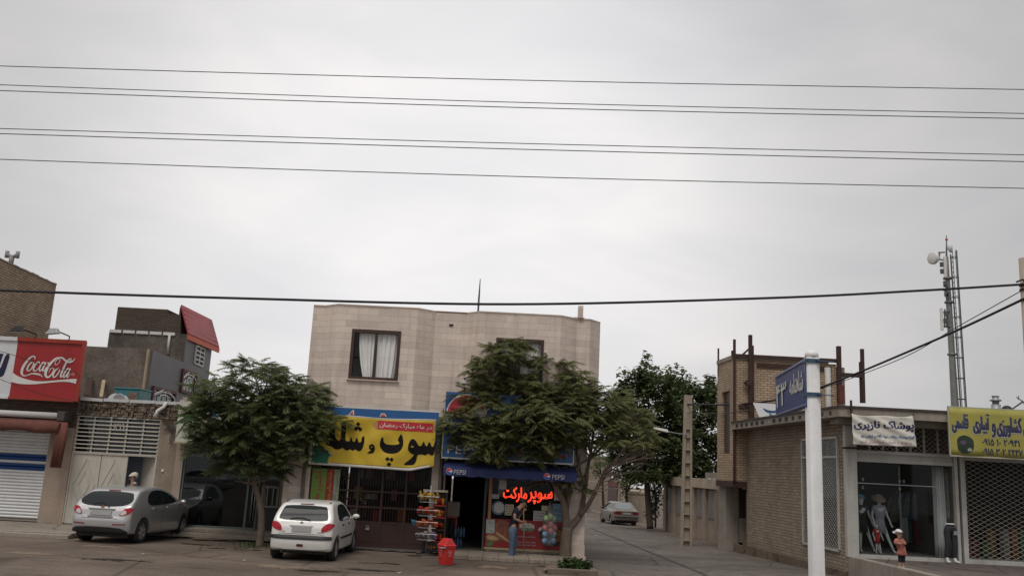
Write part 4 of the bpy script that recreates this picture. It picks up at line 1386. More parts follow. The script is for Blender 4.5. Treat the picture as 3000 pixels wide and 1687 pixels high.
she = [(515, 385), (527, 480), (530, 560), (545, 612), (580, 642), (612, 640), (632, 610), (640, 520), (640, 400), (643, 325), (750, 255), (738, 420), (722, 560), (720, 632), (745, 656), (790, 656), (806, 640), (813, 590), (830, 575), (845, 600), (852, 650), (880, 666), (905, 660), (918, 605), (940, 585), (958, 610), (962, 660), (985, 682), (1015, 672), (1030, 640), (1022, 600), (1075, 540), (1086, 620), (1076, 700), (1050, 785), (1010, 838), (970, 842), (930, 818), (905, 800), (870, 832), (840, 828), (805, 800), (770, 828), (730, 828), (690, 795), (662, 772), (630, 802), (560, 814), (500, 795), (468, 758), (440, 748), (390, 738), (345, 705), (320, 668), (325, 630), (345, 585), (390, 535), (440, 470), (470, 430)]
she_h = [(385, 612), (425, 580), (452, 622), (430, 634), (400, 632)]
vav = [(1165, 775), (1172, 735), (1212, 706), (1255, 715), (1280, 765), (1276, 820), (1250, 884), (1115, 884), (1165, 852), (1215, 828), (1188, 812)]
vav_h = [(1195, 765), (1220, 745), (1238, 768), (1215, 780)]
pe = [(1425, 572), (1442, 600), (1440, 650), (1460, 690), (1500, 715), (1600, 725), (1690, 720), (1735, 705), (1740, 680), (1700, 628), (1735, 570), (1765, 512), (1795, 560), (1815, 660), (1806, 750), (1770, 820), (1710, 870), (1620, 890), (1520, 882), (1440, 852), (1390, 790), (1370, 730), (1380, 660), (1400, 600)]
su = [(1990, 600), (2050, 640), (2080, 700), (2100, 740), (2150, 746), (2170, 720), (2185, 670), (2205, 662), (2220, 710), (2238, 748), (2270, 746), (2290, 680), (2310, 666), (2330, 700), (2342, 752), (2372, 762), (2392, 740), (2400, 690), (2428, 640), (2424, 720), (2412, 800), (2400, 880), (2370, 925), (2330, 922), (2282, 882), (2250, 912), (2210, 920), (2178, 900), (2130, 904), (2075, 908), (2062, 1000), (2030, 1070), (1990, 1106), (1815, 1102), (1832, 1072), (1920, 1010), (2000, 935), (2015, 908), (1950, 880), (1905, 830), (1900, 780), (1915, 700), (1942, 640)]
su_h = [(1950, 745), (1982, 732), (2020, 762), (1990, 776), (1962, 766)]
G = lambda p: chaikin(p, 2)
def sheet(loops, name, m_, dy, cut=24, par=t2):
 me_ = fill(loops)
 bm = bmesh.new()
 bm.from_mesh(me_)
 bmesh.ops.triangulate(bm, faces=bm.faces)
 for _ in range(4):
  es = [e for e in bm.edges if e.calc_length() > 110]
  if not es: break
  bmesh.ops.subdivide_edges(bm, edges=es, cuts=1)
  bmesh.ops.triangulate(bm, faces=bm.faces)
 bm.to_mesh(me_)
 bm.free()
 return B().mesh(me_, lambda v: warp(by(v.x, v.y)) + Vector((0, dy, 0))).obj(name, m_, par, True)
sheet([G(she), G(she_h), D(965, 333), D(922, 422), D(1000, 428), G(vav), G(vav_h), G(pe), D(1517, 990), D(1594, 1000), D(1546, 1090, 46), G(su), G(su_h)], 'black_lettering', blk, -.016)
grn = mat('banner_green', (.012, .12, .075), .6, amt=.25, scale=4)
sheet([[(128, 575), (260, 730), (390, 850), (440, 905), (405, 975), (385, 1040), (388, 1078), (75, 1056), (95, 800), (105, 640)]], 'green_corner', grn, -.012)
sheet([[(300, 760), (400, 845), (490, 900), (430, 950), (408, 975), (440, 905), (390, 850), (290, 762)]], 'pale_edge', mat('banner_pale', (.42, .48, .38), .6, amt=.1), -.013)
sheet([[(1340, 262), (2378, 325), (2368, 492), (1330, 428)]], 'red_label', mat('banner_red', (.45, .025, .035), .6, amt=.08), -.012)
gold = mat('banner_gold', (.45, .25, .12), .6, amt=.15)
sheet([[(1228, 345), (1268, 325), (1300, 285), (1336, 262), (1326, 430), (1290, 420), (1265, 370)]], 'gold_end', gold, -.012)
sheet([[(2382, 325), (2420, 350), (2438, 400), (2415, 450), (2372, 490)]], 'gold_end', gold, -.012)
cloth_text('white_lettering', 'در ماه مبارک رمضان', mat('letter_white', (.68, .66, .60), .5, amt=0), t2, 1368, 2350, 298, 402, lambda u, v: warp(by(u, v + (u - 1368) * .056)), 0, -.017, 0)
# market sign --------------------------------------------------------------
YG = 26.0
t2 = thing('market_sign', 'big blue sign board with red and white round emblem above the market door', 'sign', at(1490, 1260, YG))
x0, x1 = at(1302, 1240, YG).x, at(1681, 1260, YG).x
z0, z1 = at(1490, 1347, YG).z, at(1490, 1156, YG).z
B().box(x0, x1, YG, YG + .18, z0, z1).obj('board', blue_sign, t2)
B().box(x0 - .02, x1 + .02, YG - .02, YG + .2, z0 - .045, z0 - .002).box(x0 - .03, x0 - .002, YG - .02, YG + .2, z0, z1).box(x1 + .002, x1 + .03, YG - .02, YG + .2, z0, z1).obj('frame', mat('alu_frame', (.5, .5, .48), .4, .3, amt=.1), t2)
def emblem(c, r, Y, par, k=''):
 n = 48
 cir = lambda q: [(c.x + q * math.cos(2 * math.pi * i / n), c.z + q * math.sin(2 * math.pi * i / n)) for i in range(n)]
 M_ = lambda dy: (lambda v: Vector((v.x, Y + dy, v.y)))
 B().mesh(fill([cir(r * 1.07)]), M_(-.006)).obj('emblem_disc', MATS['letter_white'], par)
 def seg(s):
  p_ = []
  for i in range(n + 1):                 # wavy chord
   x = -1 + 2 * i / n
   yq = .16 * math.sin(x * 2.6) * s + .10 * s - .0 + .1 * x
   lim = math.sqrt(max(0, 1 - x * x))
   p_.append((x, max(-lim, min(lim, yq))))
  arc = [(math.cos(a), math.sin(a) * s) for a in [math.pi * i / 24 for i in range(25)]]
  pts = [q_ for q_ in p_] + [q_ for q_ in arc if q_[1] * s > (.16 * math.sin(q_[0] * 2.6) * s + .10 * s + .1 * q_[0]) * s]
  return [(c.x + a_ * r, c.z + b_ * r) for a_, b_ in pts]
 B().mesh(fill([seg(1)]), M_(-.010)).obj('emblem_red', mat('emblem_red', (.50, .03, .06), .45, amt=.05), par)
 B().mesh(fill([seg(-1)]), M_(-.010)).obj('emblem_blue', mat('emblem_blue', (.02, .09, .36), .45, amt=.05), par)
emblem(at(1366, 1213, YG), .55, YG, t2)
q = at(1311, 1318, YG - .004)
q.z = z0 + .10
put_text('latin_lettering', 'PEPSI', MATS['letter_white'], t2, q, (.95, 0, 0), (0, 0, .24), -.01, .005)
q = Vector((at(1448, 1325, YG).x, YG - .004, z0 + .42))
put_text('white_lettering', 'سوپر مارکت', MATS['letter_white'], t2, q, (2.2, 0, 0), (0, 0, .62), .02, .005)
q = Vector((at(1448, 1338, YG).x, YG - .004, z0 + .07))
put_text('red_lettering', 'مواد غذایی و بهداشتی', mat('letter_coral', (.55, .11, .10), .5, amt=0), t2, q, (2.1, 0, 0), (0, 0, .30), .015, .005)
# little lamp on a curled arm above the sign
p = at(1360, 1122, YG - .15)
t2 = thing('sign_lamp', 'small white floodlight on a bent arm above the round emblem', 'floodlight', p)
B().tube([at(1361, 1148, YG + .1), at(1363, 1135, YG), at(1359, 1126, YG - .1), p], .014, 6).obj('arm', black, t2)
B().box(p.x - .13, p.x + .12, p.y - .08, p.y + .08, p.z - .02, p.z + .09).obj('housing', white, t2, bevel=.015)
B().box(p.x - .02, p.x + .02, p.y - .02, p.y + .02, p.z + .09, p.z + .15).obj('bracket', black, t2)
# awning of the market
t2 = thing('market_awning', 'dark blue cloth awning with a small round emblem under the blue sign', 'awning', at(1490, 1375, 25.9))
x0, x1 = at(1300, 1360, 25.8).x, at(1690, 1380, 25.8).x
za, zb_, zc_ = z0 - .10, z0 - .28, z0 - .52
n = 40
b = B()
for i in range(n + 1):
 x = x0 + (x1 - x0) * i / n
 sc_ = .012 * math.sin(i * 2.1)
 for (y, z) in ((26.3, za), (25.75 + sc_, zb_), (25.70 + sc_, zb_ - .03), (25.705 + sc_ * 1.6, zc_ + .015 * math.sin(i * 1.3))):
  b.v.append((x, y, z))
for i in range(n):
 for k in range(3):
  a = i * 4 + k
  b.f.append((a, a + 4, a + 5, a + 1))
o = b.obj('cloth', blue_awn, t2)
md = o.modifiers.new('thick', 'SOLIDIFY')
md.thickness = .008
B().add([(x0 - .004, 26.3, za), (x0 - .004, 25.74, zb_), (x0 - .004, 25.7, zc_), (x0 - .004, 26.3, zc_ + .1)], [(0, 1, 2, 3)]).obj('side_cloth', blue_awn, t2)
b = B()
for x in (x0 + .02, (x0 + x1) / 2, x1 - .02):
 b.bar((x, 26.5, za + .05), (x, 25.76, zb_ - .02), .03)
b.obj('support_arm', galv, t2)
c = Vector((at(1317, 1365, 25.68).x, 0, (zb_ + zc_) / 2))
emblem(c, .085, 25.68, t2)
put_text('latin_lettering', 'PEPSI', mat('letter_dim', (.42, .42, .46), .6, amt=0), t2, (c.x + .13, 25.68, c.z - .07), (.34, 0, 0), (0, 0, .13), 0, .004)
put_text('latin_lettering', 'PEPSI', MATS['letter_dim'], t2, (x1 - .7, 25.68, c.z - .07), (.34, 0, 0), (0, 0, .13), 0, .004)
emblem(Vector((x1 - .85, 0, c.z)), .085, 25.68, t2)
# market front: doorway, orange post, window and its posters
xd0, xd1 = d1, xq(1419, 1500)
xp = xq(1437, 1440)
zsill = .16
for xa, xb in ((xd1 - .03, xd1 + .03), (xd0, xd0 + .05)):
 B().box(xa, xb, YM + .04, YM + .12, .135, zl - .15).obj('door_jamb', mat('dark_metal', (.05, .045, .04), .45, amt=.1), t)
B().box(xd1 + .032, xp - .05, YM + .09, YM + .1, .135, zl - .15).obj('door_sidelight', glass_shop, t)
B().box(xp - .045, xp + .045, YM + .03, YM + .13, .135, zl - .15).obj('wooden_post', mat('orange_wood', (.33, .17, .08), .6, amt=.15, scale=4), t)
B().box(xp + .05, e0, YM + .085, YM + .095, .45, zl - .15).obj('window_pane', glass_shop, t)
B().box(xp + .05, e0, YM + .05, YM + .13, .135, .45).obj('window_base', concrete, t)
# market shelves inside
t2 = thing('market_shelf', 'tall dark shelf of goods inside the market behind the neon lettering', 'shelf', ((xp + e0) / 2, YM + 1.5, .135))
for z in (.6, 1.1, 1.6, 2.1, 2.6):
 B().box(xp + .1, e0 - .1, YM + 1.3, YM + 1.7, z, z + .03).obj('board', dark, t2)
for x in (xp + .1, e0 - .13):
 B().box(x, x + .03, YM + 1.3, YM + 1.7, .135, 2.9).obj('upright', dark, t2)
for z in (1.63, 2.13, 2.63):
 x = xp + .2
 while x < e0 - .4:
  w = rr.uniform(.1, .25)
  nm = rr.choice(names)
  o = B().box(x, x + w, YM + 1.32, YM + 1.6, z + .002, z + rr.uniform(.15, .38)).obj('goods_box', MATS[nm], None, bevel=.01)
  tag(o, f'{cols_[nm]} packet on the %s board of the shelf inside the market' % {1.63: 'third', 2.13: 'fourth', 2.63: 'top'}[z], 'box', f'{cols_[nm]} packets on the market shelf')
  x += w + rr.uniform(.01, .2)
# things in the dark doorway: cooler cabinet and stacked water bottles
t2 = thing('drinks_cabinet', 'dark drinks cabinet with a pale header just inside the market doorway', 'cabinet', at(1322, 1600, YM + .8))
x0, x1 = xq(1311, 1500, YM + .8), xq(1341, 1500, YM + .8)
B().box(x0, x1, YM + .7, YM + 1.3, .135, 1.0).obj('body', dark, t2)
B().box(x0, x1 + .05, YM + .72, YM + 1.25, 1.003, 1.42).obj('header_box', mat('dull_white', (.22, .19, .16), .6, amt=.1), t2)
B().box(x0 + .05, x1 - .05, YM + .685, YM + .699, .25, .95).obj('glass_door', glass_shop, t2)
B().box(x1 - .04, x1, YM + .68, YM + .7, .2, 1.0).box(x0, x1 - .042, YM + .68, YM + .7, .96, 1.0).obj('red_trim', MATS['poster_red'], t2)
bm_ = mat('bottle_blue', (.03, .06, .105), .25, amt=.1)
for k in range(8):
 px, py = 1325 + (k % 4) * 8, (1585, 1545)[k // 4]
 x = xq(px + (10 if k > 3 else 0), py, YM + .35)
 z = .137 + (0.31 if k > 3 else 0)
 o = B().lathe((x, YM + .35 + .12 * (k % 2), z), [(.04, 0), (.045, .02), (.045, .2), (.015, .27), (.015, .3)], 10).obj('water_bottle', bm_, None, True)
 tag(o, 'blue plastic water bottle stacked inside the market doorway', 'bottle', 'water bottles in the market doorway')
def paper(name, lab, cat, px, m_, Y=YM + .04, extra=None, grp=None):
 x0, x1, z0, z1 = rect(Y, *px)
 if extra is None:
  o_ = B().box(x0, x1, Y, Y + .008, z0, z1).obj(name, m_)
  return tag(o_, lab, cat, grp)
 t_ = thing(name, lab, cat, ((x0 + x1) / 2, Y, z0), grp)
 B().box(x0, x1, Y, Y + .008, z0, z1).obj('sheet', m_, t_)
 extra(t_, x0, x1, z0, z1, Y)
 return t_
pw = mat('paper_white', (.42, .42, .40), .7, amt=.08)
pyel = mat('paper_yellow', (.42, .40, .25), .7, amt=.1)
pblue = mat('paper_blue', (.13, .26, .38), .6, amt=.3, scale=4)
ink = mat('ink_grey', (.12, .12, .15), .7, amt=0)
def lines(n, m_=ink, a=.12):
 def f(t_, x0, x1, z0, z1, Y):
  bb_ = B()
  rq = random.Random(int(abs(x0) * 1000))
  for k in range(n):
   z = z1 - (z1 - z0) * (k + .7) / (n + .4)
   x = x0 + (x1 - x0) * a
   while x < x1 - (x1 - x0) * a:
    w = rq.uniform(.02, .07)
    bb_.box(x, min(x + w, x1 - .01), Y - .003, Y - .001, z - .012, z + .012)
    x += w + .02
  bb_.obj('print', m_, t_)
 return f
paper('notice', 'tall plain white sheet taped high in the market window beside the wooden post', 'notice', (1463, 1405, 1483, 1433), pw)
paper('notice', 'small white notice with dark print taped beside the wooden post', 'notice', (1442, 1446, 1462, 1460), pw, extra=lines(2))
paper('notice', 'yellowish sheet taped in the market window behind the sweeping man', 'notice', (1480, 1476, 1504, 1509), pyel, extra=lines(4))
paper('notice', 'wide white sheet with grey print in the market window left of the balloons', 'notice', (1563, 1495, 1599, 1526), pw, extra=lines(3))
paper('notice', 'cream sheet half behind the balloon bag, above the wide printed sheet', 'notice', (1587, 1480, 1607, 1496), pyel)
paper('notice', 'pale sheet at the top right of the market window near the tree trunk', 'notice', (1624, 1436, 1646, 1466), pw)
paper('picture_poster', 'blue and white picture poster at the right end of the market window', 'poster', (1619, 1474, 1650, 1531), pblue, extra=lines(3, pw))
# round plate-like sticker
c = at(1460.5, 1487, YM + .03)
t2 = thing('round_sticker', 'large round white sticker with a blue rim in the market window', 'sticker', c)
B().lathe((c.x, c.y, c.z), [(.195, 0), (.195, .01)], 32, (0, -1, 0)).obj('blue_rim', mat('rim_blue', (.10, .15, .20), .5, amt=.1), t2)
B().lathe((c.x + .015, c.y - .012, c.z + .01), [(.15, 0), (.15, .006)], 32, (0, -1, 0)).obj('white_disc', pw, t2)
# red food advert under the window
YA = YM + .02
t2 = thing('food_advert', 'wide red advert with a sandwich, a frying pan and a white and green brand plate', 'advert', at(1540, 1600, YA))
x0, x1, z0, z1 = rect(YA, 1424, 1517, 1660, 1613)
zA = z0
B().box(x0, x1, YA, YA + .025, z0, z1).obj('panel', mat('advert_red', (.22, .018, .02), .5, amt=.12), t2)
P2 = lambda px, py, d=.006: at(px, py, YA) + Vector((0, -d, 0))
def patch(name, pts, m_, d=.006, k=1):
 B().poly([P2(x, y, d) for x, y in chaikin(pts, k)]).obj(name, m_, t2)
patch('pack_picture', [(1425, 1520), (1450, 1521), (1449, 1562), (1424, 1560)], mat('pack_print', (.34, .38, .36), .5, amt=.45, scale=14), .006, 0)
patch('sandwich_picture', [(1452, 1520), (1490, 1524), (1494, 1560), (1493, 1590), (1470, 1580), (1440, 1590), (1426, 1585), (1426, 1563), (1452, 1562)], mat('sandwich_print', (.24, .085, .05), .5, amt=.5, scale=12), .007, 1)
patch('bread_picture', [(1455, 1556), (1470, 1566), (1492, 1582), (1494, 1590), (1475, 1578), (1453, 1562)], mat('bread_print', (.40, .28, .14), .5, amt=.3, scale=12), .009, 1)
patch('bread_picture', [(1426, 1566), (1448, 1568), (1462, 1576), (1455, 1582), (1426, 1578)], MATS['bread_print'], .009, 1)
patch('salad_picture', [(1426, 1584), (1440, 1580), (1446, 1590), (1438, 1600), (1426, 1600)], mat('salad_print', (.08, .14, .06), .5, amt=.5, scale=14), .010, 1)
patch('brand_plate', [(1522, 1530), (1565, 1533), (1565, 1553), (1545, 1557), (1522, 1551)], mat('plate_white', (.48, .47, .42), .5, amt=.05), .007, 1)
patch('brand_plate_green', [(1524, 1544), (1563, 1546), (1562, 1553), (1545, 1556), (1524, 1551)], mat('plate_green', (.02, .10, .04), .5, amt=0), .010, 0)
q = P2(1528, 1543, .012)
put_text('persian_lettering', 'دالیا', mat('letter_black', (.03, .03, .03), .5, amt=0), t2, q, P2(1560, 1544.5, .012) - q, P2(1528, 1533, .012) - q, 0, .003)
q = P2(1527, 1551.5, .013)
put_text('latin_lettering', 'DALYA', MATS['letter_dim'], t2, q, P2(1560, 1553, .013) - q, P2(1527, 1545, .013) - q, .01, .003)
for (s_, a_, y_, l_) in (('با دالیا همیشه خوشمزه', 1515, 1570, 54), ('سفارش محصولات پروتئینی', 1515, 1586, 54), ('همراه شما در هر سفره', 1513, 1594, 56)):
 q = P2(a_, y_ + 3, .008)
 put_text('persian_lettering', s_, MATS['letter_dim'], t2, q, P2(a_ + l_, y_ + 6, .008) - q, P2(a_, y_ - 4, .008) - q, 0, .003)
patch('pan_picture', [(1578, 1563), (1590, 1543), (1620, 1536), (1650, 1545), (1658, 1570), (1650, 1594), (1620, 1601), (1590, 1590)], mat('pan_print', (.02, .018, .018), .4, amt=.2), .006, 2)
patch('food_picture', [(1600, 1560), (1620, 1548), (1650, 1552), (1654, 1575), (1630, 1590), (1605, 1582)], mat('food_print', (.24, .08, .02), .5, amt=.5, scale=14), .008, 2)
patch('pan_handle', [(1575, 1550), (1582, 1542), (1592, 1543), (1590, 1550), (1580, 1556)], MATS['letter_dim'], .009, 1)
o = B().box(x0 - .02, x1, YA - .005, YA + .04, zA - .06, zA - .004).obj('bottom_strip', MATS['ochre_trim'], t2)
# neon lettering: glass tubes that follow the outline of the letters
YN = YM + .02
neon_m = mat('neon_red', (.8, .05, .02), .3, amt=0, emit=((1.0, .06, .025), 2.1))
t2 = thing('neon_sign', 'glowing red neon outline lettering hung in the market window', 'neon sign', at(1545, 1480, YN))
def neon(word, O, U, V, par):
 me = text_mesh(word, .012, 4)
 bm = bmesh.new()
 bm.from_mesh(me)
 xs_ = [v.co.x for v in bm.verts]
 ys_ = [v.co.y for v in bm.verts]
 x0, x1, y0, y1 = min(xs_), max(xs_), min(ys_), max(ys_)
 nxt = {}
 for e in bm.edges:
  if e.is_boundary:
   va_, vb_ = e.verts[0], e.verts[1]
   for v, w in ((va_, vb_), (vb_, va_)):
    nxt.setdefault(v.index, []).append(w.index)
 bm.verts.ensure_lookup_table()
 seen = set()
 bb_ = B()
 for s in list(nxt):
  if s in seen: continue
  loop = [s]
  seen.add(s)
  cur = s
  while True:
   n_ = [k for k in nxt[cur] if k not in seen]
   if not n_: break
   cur = n_[0]
   seen.add(cur)
   loop.append(cur)
  if len(loop) < 4: continue
  pts = [Vector(O) + Vector(U) * ((bm.verts[k].co.x - x0) / (x1 - x0)) + Vector(V) * ((bm.verts[k].co.y - y0) / (y1 - y0)) for k in loop]
  bb_.tube(pts + [pts[0]], .0065, 6)
 bm.free()
 return bb_.obj('tube_lettering', neon_m, par, True)
q = at(1474, 1467, YN)
neon('مارکت', q, at(1543, 1471, YN) - q, at(1475.5, 1424, YN) - q, t2)
q = at(1546, 1474, YN)
neon('سوپر', q, at(1617, 1477, YN) - q, at(1547.5, 1437, YN) - q, t2)
# balloons in a clear bag hanging in front of the window
c = at(1609, 1540, YM - .25)
t2 = thing('balloon_bag', 'clear hanging bag of green, pink and blue balloons in front of the market window', 'balloons', c)
for nm, col, spots in (('balloon_green', (.30, .42, .22), ((1600, 1518), (1612, 1512), (1623, 1519))), ('balloon_pink', (.52, .16, .18), ((1597, 1545), (1613, 1536), (1625, 1546), (1613, 1555))), ('balloon_blue', (.20, .34, .55), ((1597, 1563), (1622, 1564), (1612, 1573), (1596, 1583), (1621, 1583), (1609, 1586)))):
 mb = mat(nm, col, .35, amt=.05)
 for i, (px, py) in enumerate(spots):
  p = at(px, py, YM - .25 + .09 * ((i % 3) - 1))
  B().ball(p, (.085, .085, .095), 14, 10).obj('balloon', mb, t2, True)
b = B()
prof = [(.02, at(1613, 1468, YM - .25).z), (.05, at(1613, 1480, YM - .25).z), (.12, at(1612, 1500, YM - .25).z), (.2, at(1610, 1520, YM - .25).z), (.21, at(1609, 1560, YM - .25).z), (.21, at(1609, 1590, YM - .25).z), (.12, at(1609, 1597, YM - .25).z)]
b.lathe((c.x, c.y, 0), prof, 20)
b.obj('clear_bag', glass('thin_plastic', (.80, .80, .78), .02, .16, (.35, .33, .30), .3), t2, True)
# antenna on the roof
pa, pb = at(1401, 905, 27.6), at(1407, 817, 27.6)
t2 = thing('roof_antenna', 'thin tapering antenna rod on the roof of the stone clad house', 'antenna', (pa.x, pa.y, ZM - .35))
B().tube([(pa.x, pa.y, ZM - .35), pa.lerp(pb, .4), pb], [.035, .03, .012], 8).obj('rod', mat('antenna_blue_grey', (.08, .09, .12), .5, amt=0), t2)
B().box(pa.x - .12, pa.x + .12, pa.y - .12, pa.y + .12, ZM - .35, ZM - .30).obj('foot_plate', galv, t2)
# ------------------------------------------------------------------ right: corner shop
XW = lambda y: along(XC, YR, y)                # face of the wall along the side street
ZS = at(2560, 1224, YR - .9).z                 # underside and top of the roof slab
ZS2 = at(2560, 1188, YR - .9).z
t = thing('corner_shop', 'low brick corner shop with concrete roof slab, clothes window and lattice shutter', 'shop', (XC + 3, YR + 3, PZ))
YB_ = 34.0
yg0, yg1 = 26.0, 28.6                           # side window opening
zg0, zg1_ = pl(2440, 1607, (XC, YR, 0), SN).z, pl(2440, 1283, (XC, YR, 0), SN).z
b = B()
def side_block(y0, y1, z0, z1, th=.3, d=0.0, bb=None):
 (bb or b).prism([(XW(y0) + d, y0, z0), (XW(y1) + d, y1, z0), (XW(y1) + d, y1, z1), (XW(y0) + d, y0, z1)], (th, 0, 0))
side_block(yg1, YB_, -.6, ZS - .004)
side_block(YR + .14, yg0, PZ + .04, ZS - .004)
side_block(yg0, yg1, -.6, zg0)
side_block(YR + .004, yg0, -.6, PZ + .036)
side_block(yg0, yg1, zg1_, ZS - .004)
b.obj('side_wall', brick_grey, t)
b = B()
side_block(YR + .02, YB_, -.6, .16, .1, -.06)
b.obj('rough_footing', dirt_m, t)
# interior, roof
b = B().box(XC + .32, 26, YB_ - .1, YB_, 0, ZS).box(25.7, 26, YR + .2, YB_ - .1, 0, ZS)
xm0, xm1 = at(2800, 1480, YR).x, at(2822, 1480, YR).x
b.box(xm0 + .04, xm1 - .04, YR + .2, YB_ - .1, PZ, ZS - .01)
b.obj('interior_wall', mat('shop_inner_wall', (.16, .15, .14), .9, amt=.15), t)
b = B()
b.prism([(XW(YR - .9) - .55, YR - .9, ZS), (26, YR - .9, ZS), (26, YB_ + .2, ZS), (XW(YB_) - .55, YB_ + .2, ZS)], (0, 0, ZS2 - ZS - .1))
b.obj('roof_slab', concrete, t)
B().prism([(XW(YR - .9) - .58, YR - .94, ZS2 - .096), (26, YR - .94, ZS2 - .096), (26, YB_ + .15, ZS2 - .096), (XW(YB_) - .58, YB_ + .15, ZS2 - .096)], (0, 0, .06)).obj('roof_sheet', mat('dark_roof_sheet', (.07, .055, .048), .8, amt=.3), t)
b = B()
for k in range(16):                             # broken hollow blocks along the slab edge
 y = YR - .4 + k * .55
 if k in (3, 9): continue
 for j in range(4):
  b.box(XW(y) - .56, XW(y) - .535, y + .08 * j, y + .08 * j + .055, ZS + .06, ZS2 - .16)
b.obj('hollow_block_edge', mat('void_dark', (.045, .035, .03), .9, amt=.3), t)
b = B()                                         # beam and a ragged bracket below the slab
b.box(XW(YR) - .35, 26, YR - .45, YR + .2, ZS - .16, ZS - .004)
b.obj('concrete_beam', concrete, t)
# pale post at the corner
b = B().box(XC - .02, XC + .30, YR - .04, YR + .135, PZ + .02, ZS - .17)
b.obj('corner_post', steelw, t)
b = B().tube([(XC - .12, YR - .12, at(2475, 1312, YR).z), (XC + .6, YR - .12, at(2475, 1312, YR).z + .03)], .03, 7)
b.obj('rusty_bracket', rust, t)
# lattice over the side window
o = B()
for (y0, y1, z0, z1) in ((yg0, yg1, zg0 - .04, zg0 + .02), (yg0, yg1, zg1_ - .02, zg1_ + .04), (yg0 - .04, yg0 + .03, zg0 + .022, zg1_ - .022), (yg1 - .03, yg1 + .04, zg0 + .022, zg1_ - .022)):
 side_block(y0, y1, z0, z1, .07, -.05, o)
zmid = pl(2440, 1338, (XC, YR, 0), SN).z
side_block(yg0 + .03, yg1 - .03, zmid - .03, zmid + .03, .05, -.045, o)
sw = o.obj('side_window', steelw, t)
def lattice(bb_, A, U, Vv, nu_, nv_, w, dn, depth=.012):
 """crossing flat bars filling the parallelogram A, U, Vv"""
 A, U, Vv = Vector(A), Vector(U), Vector(Vv)
 lu, lv = U.length, Vv.length
 uu, vv = U / lu, Vv / lv
 n_ = uu.cross(vv).normalized()
 cell = lu / nu_
 chh = lv / nv_
 for s in (1, -1):
  k = -nv_
  while k <= nu_ + nv_:
   # line u/cell - s*v/chh = k
   pts = []
   for v in (0.0, lv):
    pts.append([k * cell + s * v / chh * cell, v])
   (ua, va), (ub, vb) = pts
   # clip in u
   def clip(ua, va, ub, vb):
    du, dv_ = ub - ua, vb - va
    t0, t1 = 0.0, 1.0
    for p_, q_ in ((-du, ua), (du, lu - ua)):
     if abs(p_) < 1e-9:
      if q_ < 0: return None
      continue
     r_ = q_ / p_
     if p_ < 0: t0 = max(t0, r_)
     else: t1 = min(t1, r_)
    if t0 >= t1: return None
    return ua + du * t0, va + dv_ * t0, ua + du * t1, va + dv_ * t1
   r_ = clip(ua, va, ub, vb)
   if r_ and abs(r_[3] - r_[1]) > .03:
    off = n_ * (dn + (depth if s > 0 else 0))
    bb_.bar(A + uu * r_[0] + vv * r_[1] + off, A + uu * r_[2] + vv * r_[3] + off, w, .008)
   k += 1
 return bb_
q = Vector((XW(yg1) - .012, yg1 - .03, zg0 + .02))
bb_ = lattice(B(), q, Vector((XW(yg0) - XW(yg1), yg0 - yg1 + .06, 0)), Vector((0, 0, zmid - zg0 - .05)), 15, 22, .016, .0)
q2 = Vector((XW(yg1) - .012, yg1 - .03, zmid + .03))
lattice(bb_, q2, Vector((XW(yg0) - XW(yg1), yg0 - yg1 + .06, 0)), Vector((0, 0, zg1_ - zmid - .05)), 15, 7, .016, .0)
bb_.obj('lattice', steelw, sw)
bb_ = B()
side_block(yg0 + .03, yg1 - .03, zg0, zg1_, .006, .08, bb_)
bb_.obj('pane', glass_shop, sw)
# clothes shop front
x0g, x1g = XC + .302, at(2798, 1480, YR).x
zh0, zh1 = at(2640, 1352, YR).z, at(2640, 1337, YR).z
zsl = PZ + .10
b = B().box(x0g, x1g + .0, YR + .0, YR + .1, zh0 - .05, zh0 + .05).box(x0g, x1g, YR - .02, YR + .1, zh1 + .04, zh1 + .13).box(x0g, x1g, YR - .01, YR + .12, PZ, zsl)
for px in (2800, 2817):
 x = at(px, 1480, YR).x
 b.box(x, x + .085, YR - .03, YR + .12, PZ, ZS - .17)
for k in range(1, 7):
 x = x0g + (x1g - x0g) * k / 7
 b.box(x - .025, x + .025, YR + .03, YR + .08, zh1 + .135, ZS - .17)
b.box(x0g, x1g, YR + .05, YR + .09, zh0 + .051, zh1 + .039)
fr_ = b.obj('shop_front_frame', steelw, t)
bb_ = lattice(B(), (x0g, YR + .02, zh1 + .13), (x1g - x0g, 0, 0), (0, 0, ZS - .17 - zh1 - .14), 17, 5, .014, 0)
bb_.obj('upper_lattice', mat('dull_metal', (.38, .355, .32), .5, amt=.2), fr_)
B().box(x0g, x1g - .45, YR + .14, YR + .148, zsl, zh0 - .05).obj('window_pane', glass_shop, t)
zr_ = at(2640, 1420, YR).z
B().box(x0g, x1g - .4, YR + .125, YR + .139, zr_ - .012, zr_ + .012).obj('glazing_bar', galv, t)
B().box(x0g, 25, YR + .15, YB_ - .1, PZ - .06, PZ + .09).obj('interior_floor', mat('pale_floor', (.30, .29, .28), .5, amt=.15), t)
B().box(x0g + .1, xm0, YR + 3.4, YR + 3.5, PZ + .09, ZS - .1).obj('back_wall', mat('dim_back_wall', (.045, .04, .038), .9, amt=.3), t)
